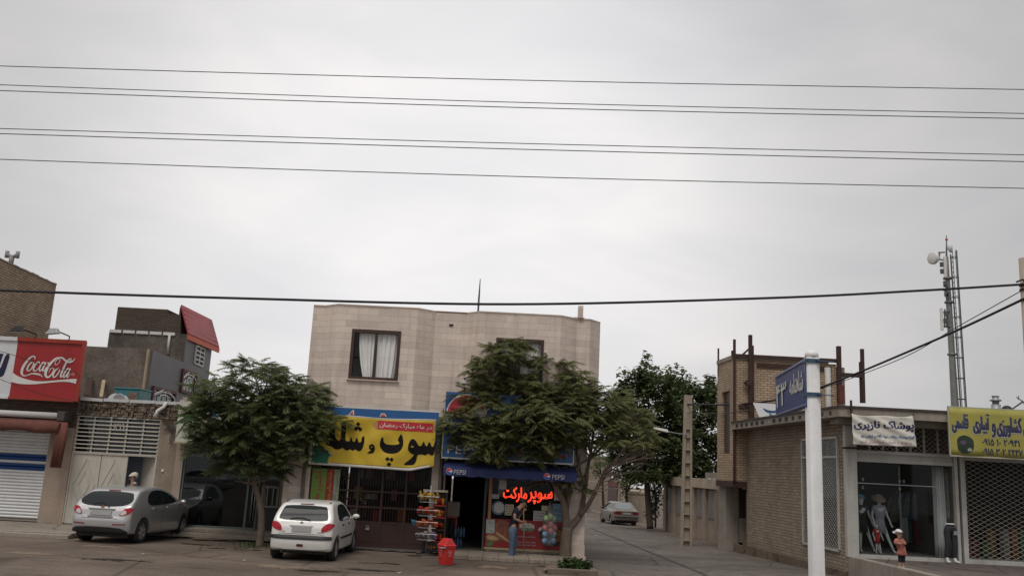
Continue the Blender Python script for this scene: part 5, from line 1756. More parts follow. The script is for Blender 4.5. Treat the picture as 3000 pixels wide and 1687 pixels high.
# curtains in the shop window
def drape(name, lab, xa, xb, y, z0, z1, m_, pinch=0):
 bb2 = B()
 n = 40
 for i in range(n + 1):
  for j in range(7):
   q = j / 6
   f = i / n
   x = xa + (xb - xa) * f + pinch * (1 - q) * f
   bb2.v.append((x, y + .035 * math.sin(f * 30) + .01 * math.sin(f * 71), z0 + (z1 - z0) * q))
 for i in range(n):
  for j in range(6):
   a = i * 7 + j
   bb2.f.append((a, a + 7, a + 8, a + 1))
 o_ = bb2.obj(name, m_, None, True)
 md_ = o_.modifiers.new('thick', 'SOLIDIFY')
 md_.thickness = .006
 return tag(o_, lab, 'curtain', None)
cur_m = mat('pale_drape', (.44, .47, .46), .9, amt=.1)
drape('curtain', 'narrow pale curtain hanging at the left edge of the clothes shop window', x0g + .01, at(2513, 1500, YR + .25).x, YR + .26, zsl, zh0 - .06, cur_m, .05)
drape('curtain', 'wide gathered pale curtain at the right of the clothes shop window', at(2735, 1480, YR + .3).x, at(2766, 1480, YR + .3).x, YR + .3, zsl, zh0 - .06, cur_m, .06)
drape('curtain', 'thin whitish curtain strip in the open doorway beside the leggings mannequin', at(2769, 1480, YR + .4).x, at(2786, 1480, YR + .4).x, YR + .45, PZ + 1.0, zh0 - .06, mat('speckled_drape', (.36, .38, .36), .9, amt=.4, scale=9))
# closed lattice shutter of the neighbouring shop
xs0, xs1 = at(2828, 1500, YR).x, 21.0
zst = at(2900, 1352, YR).z
o = B().box(xs0, xs1, YR - .0, YR + .1, PZ, PZ + .12).box(xs0, xs1, YR + .0, YR + .1, zst - .0, zst + .12).box(xs0, xs0 + .05, YR, YR + .08, PZ + .122, zst - .002).obj('lattice_shutter', steelw, t)
bb_ = lattice(B(), (xs0 + .05, YR + .03, PZ + .12), (14 * .24, 0, 0), (0, 0, zst - PZ - .13), 14, 21, .02, 0)
bb_.obj('lattice', mat('worn_lattice', (.36, .34, .30), .5, amt=.2), o)
bb_ = lattice(B(), (xs0 + .05, YR + .03, zst + .12), (14 * .24, 0, 0), (0, 0, ZS - .2 - zst), 14, 5, .014, 0)
bb_.obj('upper_lattice', MATS['dull_metal'], o)
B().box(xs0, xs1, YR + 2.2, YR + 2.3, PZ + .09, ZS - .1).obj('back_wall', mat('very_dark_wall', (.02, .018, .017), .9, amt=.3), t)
rr = random.Random(11)
for k in range(9):
 nm = rr.choice(names)
 x = xs0 + .3 + k * .3
 z = PZ + .09
 h = rr.uniform(.3, 1.1)
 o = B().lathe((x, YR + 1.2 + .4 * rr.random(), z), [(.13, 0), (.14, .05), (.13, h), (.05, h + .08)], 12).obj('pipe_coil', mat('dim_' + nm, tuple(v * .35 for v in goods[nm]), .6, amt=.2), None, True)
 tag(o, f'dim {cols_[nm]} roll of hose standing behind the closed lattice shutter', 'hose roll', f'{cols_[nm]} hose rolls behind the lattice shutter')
# cloth banner of the clothes shop -----------------------------------------
YC = YR - 1.0
t2 = thing('white_banner', 'creased white cloth banner with dark blue Persian lettering over the clothes window', 'banner', at(2590, 1306, YC))
cor = [at(2495, 1211, YC), at(2674, 1217, YC), at(2684, 1309, YC), at(2500, 1302, YC)]
def wb(u, v):                                   # u to the right, v downward, with creases
 p_ = cor[0].lerp(cor[1], u).lerp(cor[3].lerp(cor[2], u), v)
 p_.z -= .05 * math.sin(math.pi * u) * (1 - v) + .02 * math.sin(u * 9) * (1 - v)
 p_.y += .018 * math.sin(14 * (u - .75 * v)) + .012 * math.sin(23 * (u * .8 - .9 * v) + 1) + .02 * math.sin(u * 5)
 return p_
b = B()
for i in range(41):
 for j in range(21):
  b.v.append(tuple(wb(i / 40, j / 20)))
for i in range(40):
 for j in range(20):
  a = i * 21 + j
  b.f.append((a, a + 1, a + 22, a + 21))
o = b.obj('cloth', mat('dirty_white_cloth', (.60, .58, .52), .75, amt=.12, scale=1.8, streak=.06), t2, True)
md = o.modifiers.new('thick', 'SOLIDIFY')
md.thickness = .005
md.offset = 1
ltn = mat('letter_navy', (.025, .03, .085), .6, amt=0)
cloth_text('navy_lettering', 'پوشاک نازپری', ltn, t2, .03, .985, .16, .52, wb, .07)
cloth_text('blue_lettering', 'انواع پوشاک زنانه ، بچه گانه و لباس زیر', mat('letter_blue', (.05, .13, .33), .6, amt=0), t2, .13, .98, .62, .77, wb, .05)
cloth_text('pink_lettering', 'با تشکر از انتخاب شما خوش آمدید', mat('letter_pink', (.42, .26, .33), .6, amt=0), t2, .10, .92, .82, .94, wb, .03)
b = B()
for (u, v) in ((0, 0), (1, 0), (0, 1), (1, 1)):
 p = wb(u, v)
 b.tube([p, p + Vector(((.2 if u else -.2), .25, .2 if not v else -.12))], .008, 5)
b.obj('tie_cord', rust, t2)
p = at(2494, 1175, YR - .85)
t2 = thing('rusty_stake', 'short rusty steel stake fixed to the slab edge by the white banner', 'stake', at(2494, 1210, YR - .95))
B().bar(at(2494, 1208, YR - .95), at(2493, 1172, YR - .95), .05, .05).obj('bar', rust, t2)
# yellow sign ----------------------------------------------------------------
t2 = thing('yellow_sign', 'yellow cloth sign with navy Persian lettering, two phone numbers and round farm pictures', 'sign', at(2890, 1335, YC))
cor2 = [at(2780, 1193, YC), at(3000, 1206, YC), at(3010, 1344, YC), at(2791, 1331, YC)]
uu_ = (cor2[1] - cor2[0])
vv_ = (cor2[3] - cor2[0])
uu_.z = 0
uu_.y = 0
wy = lambda u, v: cor2[0] + Vector((uu_.x * u + .0 * v, .012 * math.sin(u * 11 + v * 2), vv_.z * v))
b = B()
NU = 60
for i in range(NU + 1):
 for j in range(9):
  b.v.append(tuple(wy(i / NU * 1.75, j / 8)))
for i in range(NU):
 for j in range(8):
  a = i * 9 + j
  b.f.append((a, a + 1, a + 10, a + 9))
o = b.obj('cloth', mat('sign_yellow', (.36, .33, .075), .6, amt=.12, scale=1.5, streak=.05), t2, True)
md = o.modifiers.new('thick', 'SOLIDIFY')
md.thickness = .02
md.offset = 1
xk0, xk1 = cor2[0].x, cor2[0].x + uu_.x * 1.75
B().box(xk0 - .03, xk1, YC - .01, YC + .05, cor2[0].z + .003, cor2[0].z + .04).box(xk0 - .03, xk1, YC - .01, YC + .05, cor2[0].z + vv_.z - .045, cor2[0].z + vv_.z - .004).box(xk0 - .034, xk0 - .004, YC - .01, YC + .05, cor2[0].z + vv_.z, cor2[0].z).obj('frame', mat('sign_frame', (.42, .42, .30), .5, amt=.1), t2)
shadow = mat('letter_silver', (.40, .40, .36), .6, amt=0)
cloth_text('navy_lettering', 'قاسمی', ltn, t2, .03, .235, .13, .54, wy, .05, -.03)
cloth_text('navy_lettering', 'آبیاری', ltn, t2, .305, .515, .11, .54, wy, .05, -.03)
cloth_text('navy_lettering', 'و', ltn, t2, .555, .60, .30, .60, wy, .05, -.03)
cloth_text('navy_lettering', 'کشاورزی', ltn, t2, .625, .94, .15, .58, wy, .05, -.03)
cloth_text('navy_lettering', 'خدمات', ltn, t2, .97, 1.3, .18, .60, wy, .05, -.03)
for nm, s_, u0, u1, v0, v1 in (('a', 'قاسمی', .03, .235, .13, .54), ('b', 'آبیاری', .305, .515, .11, .54), ('c', 'و', .555, .60, .30, .60), ('d', 'کشاورزی', .625, .94, .15, .58), ('e', 'خدمات', .97, 1.3, .18, .60)):
 cloth_text('letter_shadow', s_, shadow, t2, u0 - .010, u1 - .010, v0 + .025, v1 + .025, wy, .02, -.025)
cloth_text('phone_number', '۰۹۱۵ ۱۰ ۲۰۹۴۱', ltn, t2, .415, .905, .63, .765, wy, .02, -.028)
cloth_text('phone_number', '۰۹۱۵ ۳۰۲ ۲۴۴۷', ltn, t2, .415, .94, .83, .965, wy, .02, -.028)
for (u, v, sc) in ((.185, .775, 1), (1.08, .78, 1)):
 pic = mat('farm_picture', (.026, .050, .030), .5, amt=.7, scale=5)
 blob = chaikin([(u + (.115 + .015 * math.sin(k * 2.3)) * math.cos(k * .6283), v + (.205 + .02 * math.sin(k * 3.1)) * math.sin(k * .6283)) for k in range(10)], 2)
 B().mesh(fill([blob]), lambda q_: wy(q_.x, q_.y) + Vector((0, -.03, 0))).obj('round_picture', pic, t2)
 blob = chaikin([(u - .08, v - .06), (u - .02, v - .10), (u + .03, v - .04), (u - .03, v + .02)], 2)
 B().mesh(fill([blob]), lambda q_: wy(q_.x, q_.y) + Vector((0, -.034, 0))).obj('picture_detail', mat('picture_purple', (.12, .09, .13), .5, amt=.4, scale=9), t2)
 blob = chaikin([(u + .02, v + .08), (u + .08, v + .06), (u + .09, v + .13), (u + .03, v + .14)], 2)
 B().mesh(fill([blob]), lambda q_: wy(q_.x, q_.y) + Vector((0, -.034, 0))).obj('picture_detail', mat('picture_pale', (.35, .40, .36), .5, amt=.4, scale=9), t2)
# ------------------------------------------------------------------ unfinished brick tower
YT = 34.05
t = thing('brick_tower', 'unfinished buff brick upper storey with rusty steel columns overhanging the lane', 'building', (11, 36, -.2))
zt0 = at(2148, 1408, YT).z
zt1 = at(2160, 1052, YT).z
kx = at(2148, 1300, YT).x
x2 = at(2452, 1200, YT).x
YT2 = 36.1
b = B()
# slot window in the lane face
sA = (kx, YT, 0)
a_, c_ = pl(2114, 1150, sA, SN), pl(2138, 1328, sA, SN)
wy0, wy1, wz0, wz1 = max(c_.y, YT + .25), min(a_.y, YT2 - .25), c_.z, a_.z
lx = lambda y: along(kx, YT, y)
for (y0, y1, z0, z1) in ((YT, YT2, zt0, wz0), (YT, YT2, wz1, zt1), (YT, wy0, wz0, wz1), (wy1, YT2, wz0, wz1)):
 b.prism([(lx(y0), y0, z0), (lx(y1), y1, z0), (lx(y1), y1, z1), (lx(y0), y0, z1)], (.22, 0, 0))
b.box(kx + .222, x2, YT, YT + .22, zt0, zt1)
b.box(x2 - .22, x2, YT + .222, YT2 + 4, zt0, zt1)
b.obj('wall', brick_buff, t)
b = B().box(kx + .3, x2 - .25, YT + .3, YT2 + 4, zt0 + .05, zt0 + .3)
b.box(kx + .222, kx + .5, YT2, YT2 + .2, zt0, zt1)
b.obj('floor_slab', concrete, t)
q = lambda y, z, d=0: Vector((lx(y) + d, y, z))
B().prism([q(wy0, wz0, .12), q(wy1, wz0, .12), q(wy1, wz1, .12), q(wy0, wz1, .12)], (.02, 0, 0)).obj('slot_window', mat('bronze_pane', (.05, .032, .024), .5, amt=.3, scale=3), t)
b = B()
for (y0, y1, z0, z1) in ((YT - .03, YT2, zt1 + .003, zt1 + .16),):
 b.prism([(lx(y0) - .04, y0, z0), (lx(y1) - .04, y1, z0), (lx(y1) - .04, y1, z1), (lx(y0) - .04, y0, z1)], (.3, 0, 0))
b.box(kx + .27, x2 - .3, YT - .05, YT + .3, zt1 + .003, zt1 + .17)
b.obj('ring_beam', concrete, t)
B().box(kx - .05, x2 + .05, YT - .09, YT - .052, zt1 + .05, zt1 + .2).obj('steel_beam', rust, t)
B().box(kx + .9, x2 - .2, YT - .05, YT - .004, zt1 - .28, zt1 - .1).obj('steel_beam', rust, t)
b = B()
b.prism([(lx(YT) - .045, YT, zt0 - .22), (lx(YT2) - .045, YT2, zt0 - .22), (lx(YT2) - .045, YT2, zt0 - .003), (lx(YT) - .045, YT, zt0 - .003)], (.2, 0, 0))
b.box(kx + .16, x2, YT - .03, YT + .2, zt0 - .22, zt0 - .003)
b.obj('steel_beam', rust, t)
b = B()
def col(bb_, px0, py0, px1, py1, Y, w):
 p_, q__ = at(px0, py0, Y), at(px1, py1, Y)
 x_ = (p_.x + q__.x) / 2
 bb_.box(x_ - w / 2, x_ + w / 2, Y - w / 2, Y + w / 2, q__.z, p_.z)
for a_ in ((2153, 994, 2150, 1405, YT - .08, .09), (2149, 1027, 2149, 1050, YT + .08, .15), (2197, 981, 2200, 1235, YT - .12, .13), (2205, 1012, 2205, 1230, YT - .09, .085), (2105, 1020, 2104, 1100, YT2 - .1, .06), (2455, 1014, 2462, 1180, YT - .1, .15)):
 b = B()
 col(b, *a_)
 b.obj('steel_column', rust, t)
for p, q, w in ((at(2172, 1042, YT + .05), at(2194, 1022, YT), .07), (at(2192, 1118, YT - .2), at(2186, 1126, YT - .2), .2), (at(2165, 1190, YT - .1), at(2197, 1186, YT - .1), .12)):
 B().bar(p, q, w).obj('steel_brace', rust, t)
B().tube([(x2 - .35, YT - .06, zt1 - .15), (x2 - .35, YT - .06, zt0 + .4)], .12, 8).obj('pale_pipe', steelw, t, True)
b = B()
b.box(x2 + .002, x2 + .35, YT + .05, YT + .3, zt0, zt1 - .1)
b.obj('concrete_jamb', concrete, t)
# storey below: pier, grilled metal door
b = B()
b.prism([(lx(YT) + .1, YT + 1.5, -.6), (lx(YT) + .6, YT + 1.5, -.6), (lx(YT2) + .6, YT2 + .2, -.6), (lx(YT2) + .1, YT2 + .2, -.6)], (0, 0, zt0 + .6 - .23))
b.box(XW(YT) + .32, x2, YT, YT + .2, -.6, zt0 - .23)
b.obj('lower_wall', concrete, t)
xd0_, xd1_ = kx + .58, XW(YT) + .32
zD = gz(YT + 1.3)
b = B().box(xd0_, xd1_, YT + 1.3, YT + 1.36, zD + .35, 1.05).obj('metal_door', mat('rusty_cream', (.27, .235, .18), .6, amt=.3, streak=.35), t)
o = B()
for k in range(9):
 x = xd0_ + (xd1_ - xd0_) * k / 8
 o.box(x - .012, x + .012, YT + 1.31, YT + 1.35, 1.05, zt0 - .3)
for z in (1.06, 1.5, 2.0):
 o.box(xd0_, xd1_, YT + 1.30, YT + 1.309, z, z + .04)
o.obj('door_grille', ironbrown, b)
B().box(xd0_, xd1_, YT + 1.8, YT + 1.85, -.6, zt0 - .25).obj('dark_back', black, b)
b = B().box(kx + .35, XW(YT) - .02, YT + .3, YT + 1.28, -.6, zD + .3)
b.obj('rough_step', dirt_m, t)
# separate steel frame standing on the slab to the right
t2 = thing('steel_post', 'rusty steel post with a cross beam standing on the shop roof right of the tower', 'post', at(2528, 1182, YT - 3))
Yp = YT - 3
b = B()
col(b, 2524, 1022, 2531, 1180, Yp, .11)
col(b, 2519, 1060, 2525, 1180, Yp + .02, .08)
b.obj('post', rust, t2)
B().box(at(2462, 1100, Yp).x, at(2524, 1100, Yp).x, Yp - .06, Yp + .06, at(2490, 1104, Yp).z, at(2490, 1093, Yp).z).obj('cross_beam', rust, t2)
t2 = thing('steel_stub', 'short reddish steel stub on the roof edge at the right of the tower', 'post', at(2466, 1183, Yp))
b = B()
col(b, 2464, 1128, 2466, 1182, Yp + 1, .17)
b.obj('stub', mat('red_oxide', (.14, .04, .03), .8, amt=.3), t2)
# triangular white sign with a smile on the roof
t2 = thing('smile_board', 'tilted white board with a blue curved smile on the slab behind the street sign', 'board', at(2260, 1220, 31.5))
Ysb = 31.6
pp = [at(2206, 1179, Ysb), at(2362, 1188, Ysb), at(2362, 1199, Ysb), at(2226, 1225, Ysb)]
B().prism(pp, (0, .03, 0)).obj('board', mat('board_white', (.72, .73, .74), .5, amt=.05), t2)
stm = mat('smile_blue', (.03, .09, .22), .5, amt=0)
sm = stroke([(2236, 1196, 2), (2246, 1203, 7), (2260, 1206, 7), (2272, 1205, 6), (2284, 1200, 2)], 4, -.006, 1, (0, 0), Ysb)
sm.obj('smile', stm, t2)
stroke([(2254, 1211, 4), (2258, 1215, 4), (2264, 1217, 3)], 3, -.008, 1, (0, 0), Ysb).obj('chin_mark', stm, t2)
b = B().bar(at(2230, 1222, Ysb + .03), at(2232, 1240, Ysb + .3), .05)
b.obj('support', rust, t2)
# ------------------------------------------------------------------ street sign on the white pole
YPOL = 8.0
pt, pb = at(2378, 1050, YPOL), at(2393, 1687, YPOL)
t = thing('street_sign', 'blue street name plate strapped to a tall white pole by the roadside', 'street sign', (pb.x, YPOL, 0))
px_ = (pt.x + pb.x) / 2
hw_ = .064
ztop = at(2377, 1048, YPOL).z
pole_m = mat('pole_white', (.58, .58, .58), .5, amt=.12, scale=4, streak=.3, dirt=(.2, .17, .14))
lean = (pt.x - pb.x) / (pt.z - pb.z)
pxz = lambda z: pb.x + lean * (z - pb.z)
n = 12
b = B()
prof = []
for i in range(24):
 a = 2 * math.pi * i / 24
 c_, s_ = math.cos(a), math.sin(a)
 k = (abs(c_) ** 6 + abs(s_) ** 6) ** (-1 / 6)
 prof.append((c_ * k * hw_, s_ * k * hw_))
for z in (0, ztop):
 w = 1.0 if z == 0 else .9
 for (x, y) in prof:
  b.v.append((pxz(z) + x * w, YPOL + y * w, z))
for i in range(24):
 b.f.append((i, (i + 1) % 24, 24 + (i + 1) % 24, 24 + i))
b.f.append(tuple(range(24, 48)))
b.obj('pole', pole_m, t, True).data.polygons[-1].use_smooth = False
B().lathe((pxz(ztop), YPOL, ztop), [(.060, .0), (.060, .035), (.05, .055), (.03, .068), (.005, .072)], 24).obj('cap', mat('cap_white', (.72, .71, .70), .35, amt=.03), t, True)
# plate: runs away from the road beside the pole
e0_, e1_ = at(2361, 1120, YPOL - .02), at(2272, 1158, 9.5)
zA1, zA0 = at(2361, 1050, YPOL - .02).z, at(2361, 1189, YPOL - .02).z
zB1, zB0 = at(2271, 1098, 9.5).z, at(2275, 1224, 9.5).z
zP1, zP0 = (zA1 + zB1) / 2, (zA0 + zB0) / 2
A0 = Vector((e0_.x, e0_.y, zP0))
B0 = Vector((e1_.x, e1_.y, zP0))
up = Vector((0, 0, zP1 - zP0))
along_ = (B0 - A0)
nn = along_.cross(Vector((0, 0, 1))).normalized()
if nn.x > 0: nn = -nn
plate_m = mat('plate_blue', (.034, .052, .180), .4, amt=.1)
B().prism([A0, B0, B0 + up, A0 + up], -nn * .045).obj('plate', plate_m, t, bevel=.004)
edge = mat('plate_edge', (.16, .18, .30), .4, amt=.1)
bt = B()
for zz_ in (.02, zP1 - zP0 - .02):
 bt.bar(A0 + Vector((0, 0, zz_)) + nn * .006, B0 + Vector((0, 0, zz_)) + nn * .006, .01, .018)
bt.obj('plate_rim', edge, t)
wl = mat('plate_lettering', (.52, .52, .47), .5, amt=0)
U = -along_                                     # reads from the far end towards the pole
L_ = U.length
u_ = U / L_
hh = zP1 - zP0
put_text('number', '۴۳', wl, t, B0 + u_ * (L_ * .05) + Vector((0, 0, hh * .20)) + nn * .004, u_ * (L_ * .36), Vector((0, 0, hh * .52)), 0, .004, dup=1)
put_text('street_name', 'شاهنامه', wl, t, B0 + u_ * (L_ * .53) + Vector((0, 0, hh * .36)) + nn * .004, u_ * (L_ * .40), Vector((0, 0, hh * .44)), 0, .004)
for z in (zP1 - .03, zP0 + (zP1 - zP0) * .25):
 b = B()
 for s_ in (0, 1):
  pr = [(pxz(z) + x * 1.06, YPOL + y * 1.06, z - .018 + .036 * s_) for x, y in prof]
  b.v += pr
 for i in range(24):
  b.f.append((i, (i + 1) % 24, 24 + (i + 1) % 24, 24 + i))
 b.tube([(pxz(z) + .03, YPOL - hw_ * 1.1, z), (pxz(z) + .03, YPOL - hw_ * 1.1 - .03, z)], .012, 6)
 b.tube([(pxz(z) + .03, YPOL - hw_ * 1.1, z), (pxz(z) + .17, YPOL - hw_ * 1.1, z - .003)], .005, 5)
 b.obj('strap', mat('strap_blue', (.05, .10, .16), .4, .2, amt=.4, scale=25), t)
# ------------------------------------------------------------------ garden wall, lamp pole and house of the lane
t = thing('garden_wall', 'long rendered garden wall with piers and a thick coping on the right of the lane', 'wall', (9, 45, -.5))
ga, gb = atz(2105, 1588, gz(38.5)), atz(1922, 1545, gz(51.5))
ga.y, gb.y = 38.5, 51.5
gxl = lambda y: ga.x + (gb.x - ga.x) * (y - 38.5) / 13
zcap = at(2100, 1403, 38.5).z
b = B()
cop = B()
pan = B()
yy = 36.3
i = 0
while yy < 51.4:
 y1 = yy + .62
 z = gz(yy) - .1
 b.prism([(gxl(yy), yy, z), (gxl(y1), y1, z), (gxl(y1), y1, zcap - .45), (gxl(yy), yy, zcap - .45)], (.8, 0, 0))
 y2_ = min(yy + 2.15, 51.6)
 b.prism([(gxl(y1) + .14, y1, z), (gxl(y2_) + .14, y2_, z), (gxl(y2_) + .14, y2_, zcap - .46), (gxl(y1) + .14, y1, zcap - .46)], (.2, 0, 0))
 pan.prism([(gxl(y1) + .1, y1 + .12, z + 1.1), (gxl(y2_) + .1, y2_ - .12, z + 1.1), (gxl(y2_) + .1, y2_ - .12, zcap - .52), (gxl(y1) + .1, y1 + .12, zcap - .52)], (.036, 0, 0))
 yy = y2_
 i += 1
b.obj('pier_wall', mat('lane_render', (.30, .24, .19), .95, amt=.28, streak=.3, bmp=.2, bscale=20), t)
pan.obj('recess_panel', mat('recess_shade', (.20, .185, .175), .8, amt=.3, streak=.2), t)  # panels coloured darker than the wall to imitate shade in the recesses
cop.prism([(gxl(36.2) - .1, 36.2, zcap - .446), (gxl(51.8) - .1, 51.8, zcap - .446), (gxl(51.8) - .1, 51.8, zcap), (gxl(36.2) - .1, 36.2, zcap)], (1.0, 0, 0))
cop.obj('coping', mat('coping_render', (.44, .36, .28), .95, amt=.25, streak=.35), t)
B().box(gxl(39.5) - .18, gxl(39.5) + .6, 39.2, 40.2, zcap - .5, zcap + .22).obj('gate_pier_cap', MATS['coping_render'], t)
t = thing('low_wall', 'pale low wall with a rounded top beside the car parked in the lane', 'wall', at(1866, 1540, 65))
x0, x1 = at(1841, 1480, 65).x, at(1897, 1480, 65).x
zl_ = at(1866, 1437, 65).z
B().box(x0, x1, 65, 69, gz(65) - .3, zl_ - .3).obj('wall', MATS['coping_render'], t)
B().box(x0 - .06, x1 + .06, 64.94, 69, zl_ - .298, zl_).obj('coping', MATS['coping_render'], t, bevel=.1)
t = thing('lane_house', 'low beige house wall with a brown metal door where the lane bends away', 'house', at(1776, 1502, 78))
HA, HB_, HC = at(1660, 1470, 110), at(1776, 1502, 78), at(1816, 1512, 70)
b = B()
for (p, q, h) in ((HA, HB_, 2.7), (HB_, HC, 3.1)):
 p, q = p.copy(), q.copy()
 p.z, q.z = -2, -2
 b.prism([p, q, q + Vector((0, 0, 2 + gz(78) + h)), p + Vector((0, 0, 2 + gz(90) + h + .25))], (.3, .6, 0))
b.obj('wall', MATS['lane_render'], t)
dv_ = (HC - HB_)
dv_.z = 0
p, q = HB_ + dv_ * .12, HB_ + dv_ * .8
p.z = q.z = gz(74)
B().prism([p, q, q + Vector((0, 0, 2.4)), p + Vector((0, 0, 2.4))], Vector((-.06, -.12, 0))).obj('metal_door', mat('door_brown', (.085, .055, .047), .6, amt=.2), t)
p, q = p + Vector((0, 0, 2.42)), q + Vector((0, 0, 2.42))
B().prism([p, q, q + Vector((0, 0, .4)), p + Vector((0, 0, .4))], Vector((-.08, -.16, 0))).obj('red_lintel', mat('lintel_red', (.16, .05, .04), .8, amt=.2), t)
p, q = HA.copy(), HB_.copy()
p.z, q.z = gz(95) - .05, gz(80) - .05
tag(B().prism([p, q, q + Vector((-.1, -.5, 0)), p + Vector((-.1, -.5, 0))], (0, 0, .22)).obj('lane_kerb', concrete), kind='structure')
t = thing('end_house', 'plain drab house with dark windows far behind the lane trees', 'house', (2, 116, -1.4))
B().box(-6, 14, 116, 122, -2, 4.4).obj('wall', plaster, t)
B().box(-6.2, 14.2, 115.8, 122, 4.403, 4.6).obj('roof', concrete, t)
for x in (5.0, 7.6):
 o = B().box(x, x + 1.1, 115.94, 115.997, .6, 2.0).obj('window', brownf, t)
 B().box(x + .08, x + 1.02, 115.925, 115.939, .68, 1.92).obj('pane', glass_blue, o)
# concrete lamp pole of the lane
YLP = 37.6
pt, pb = at(2016, 1157, YLP), at(2008, 1578, YLP)
t = thing('lamp_pole', 'stepped concrete power pole with a street lamp arm before the garden wall', 'lamp pole', (pb.x, YLP, gz(YLP)))
conc2 = mat('pole_concrete', (.36, .30, .24), .9, amt=.2, streak=.15, bmp=.2)
bz_ = gz(YLP) - .05
w0, w1_ = .36, .22
o = B()
n = 15
hgt = pt.z - bz_
# two flanges with a web between, and rungs closing the hollow
xb_ = pb.x + .02
lean = (pt.x - pb.x) / hgt
def sect(z, w, th):
 x_ = xb_ + lean * (z - bz_)
 return x_
for s_ in (-1, 1):
 va = [(sect(bz_, 0, 0) + s_ * w0 / 2 - .05 * (s_ + 1) * .9, YLP - .16), (0, 0)]
 o.add([(sect(bz_, 0, 0) + s_ * w0 / 2 - .045, YLP - .15, bz_), (sect(bz_, 0, 0) + s_ * w0 / 2 + .045, YLP - .15, bz_), (sect(bz_, 0, 0) + s_ * w0 / 2 + .045, YLP + .15, bz_), (sect(bz_, 0, 0) + s_ * w0 / 2 - .045, YLP + .15, bz_),
   (pt.x + s_ * w1_ / 2 - .045, YLP - .1, pt.z), (pt.x + s_ * w1_ / 2 + .045, YLP - .1, pt.z), (pt.x + s_ * w1_ / 2 + .045, YLP + .1, pt.z), (pt.x + s_ * w1_ / 2 - .045, YLP + .1, pt.z)],
   [(0, 3, 2, 1), (4, 5, 6, 7), (0, 1, 5, 4), (1, 2, 6, 5), (2, 3, 7, 6), (3, 0, 4, 7)])
o.add([(xb_ - w0 / 2, YLP - .03, bz_), (xb_ + w0 / 2, YLP - .03, bz_), (pt.x + w1_ / 2, YLP - .02, pt.z), (pt.x - w1_ / 2, YLP - .02, pt.z)], [(0, 1, 2, 3)])
for k in range(9):
 z = bz_ + .25 + k * .52
 x_ = sect(z, 0, 0)
 o.box(x_ - w0 / 2 + .05, x_ + w0 / 2 - .05, YLP - .13, YLP - .032, z, z + .07)
x_ = pt.x
o.add([(xb_ + lean * (4.6) - .12, YLP - .11, bz_ + 4.75), (xb_ + lean * 4.6 + .12, YLP - .11, bz_ + 4.75), (pt.x + .1, YLP - .1, pt.z - .01), (pt.x - .1, YLP - .1, pt.z - .01)], [(0, 1, 2, 3)])
o.obj('pole', conc2, t)
h0 = at(1998, 1275, YLP)
h1 = at(1945, 1262, YLP - .6)
hp = at(1938, 1259, YLP - .7)
B().tube([Vector((pt.x, YLP - .12, h0.z + .05)), at(1990, 1270, YLP - .3), h1], .025, 7).obj('lamp_arm', galv, t)
B().add([hp + Vector(v) for v in ((-.35, -.1, .02), (.28, -.12, -.10), (.28, .12, -.10), (-.35, .1, .02), (-.30, -.07, .11), (.25, -.08, .03), (.25, .08, .03), (-.30, .07, .11))],
  [(0, 3, 2, 1), (4, 5, 6, 7), (0, 1, 5, 4), (1, 2, 6, 5), (2, 3, 7, 6), (3, 0, 4, 7)]).obj('lamp_head', white, t, bevel=.02)
# ------------------------------------------------------------------ mast, chimneys, right pole, wires
YMA = 75.0
ma, mb_ = at(2798, 1195, YMA), at(2772, 752, YMA)
t = thing('telecom_mast', 'tall grey telecom mast with dish, panel antennas and a caged ladder', 'mast', (ma.x, YMA, -1))
mast_m = mat('mast_grey', (.21, .21, .20), .5, .2, amt=.15)
lx_ = lambda z: ma.x + (mb_.x - ma.x) * (z - ma.z) / (mb_.z - ma.z)
zs_ = [-1, ma.z, at(2789, 1037, YMA).z, at(2782, 885, YMA).z, at(2776, 815, YMA).z, mb_.z]
rs_ = [.42, .31, .26, .24, .18, .17]
o = B()
o.tube([(lx_(z), YMA, z) for z in zs_], rs_, 14)
for z in zs_[2:5]:
 o.lathe((lx_(z), YMA, z - .1), [(.36, 0), (.36, .16)], 14)
o.obj('pole', mast_m, t, True)
lad = B()
dx_ = .75
z = 3.0
for s_ in (-.18, .18):
 lad.tube([(lx_(0) + .38 + s_ * .5, YMA - .3 + s_, 0), (lx_(mb_.z) + .24 + s_ * .5, YMA - .3 + s_, mb_.z + .1)], .065, 5)
while z < mb_.z:
 lad.tube([(lx_(z) + .28, YMA - .48, z), (lx_(z) + .46, YMA - .12, z)], .03, 4)
 z += .45
lad.obj('ladder', mat('ladder_grey', (.09, .095, .10), .5, .2, amt=.1), t)
cg = B()
z = ma.z - 1
while z < mb_.z + .5:
 cx_ = lx_(z) + .50
 cg.tube([(cx_ + .28 * math.cos(a), YMA - .3 + .34 * math.sin(a), z) for a in [math.pi * 2 * k / 12 for k in range(13)]], .036, 4)
 z += 1.75
for a in (-1.2, -.4, .4, 1.2):
 cg.tube([(lx_(0) + .54 + .28 * math.cos(a), YMA - .3 + .34 * math.sin(a), 0), (lx_(mb_.z) + .48 + .28 * math.cos(a), YMA - .3 + .34 * math.sin(a), mb_.z + .5)], .03, 4)
cg.obj('ladder_cage', MATS['ladder_grey'], t)
pan_m = mat('antenna_white', (.62, .62, .60), .5, amt=.05)
def panel(x0, y0, x1, y1, d, par):
 p_, q__ = at(x0, y0, YMA - d), at(x1, y1, YMA - d)
 xx = (p_.x + q__.x) / 2
 w_ = .24
 B().box(xx - w_ / 2, xx + w_ / 2, YMA - d - .08, YMA - d + .08, q__.z, p_.z).obj('panel_antenna', pan_m, par, bevel=.03)
panel(2766, 752, 2771, 813, .5, t)
panel(2757, 902, 2761, 967, .3, t)
p = at(2733, 757, YMA - .5)
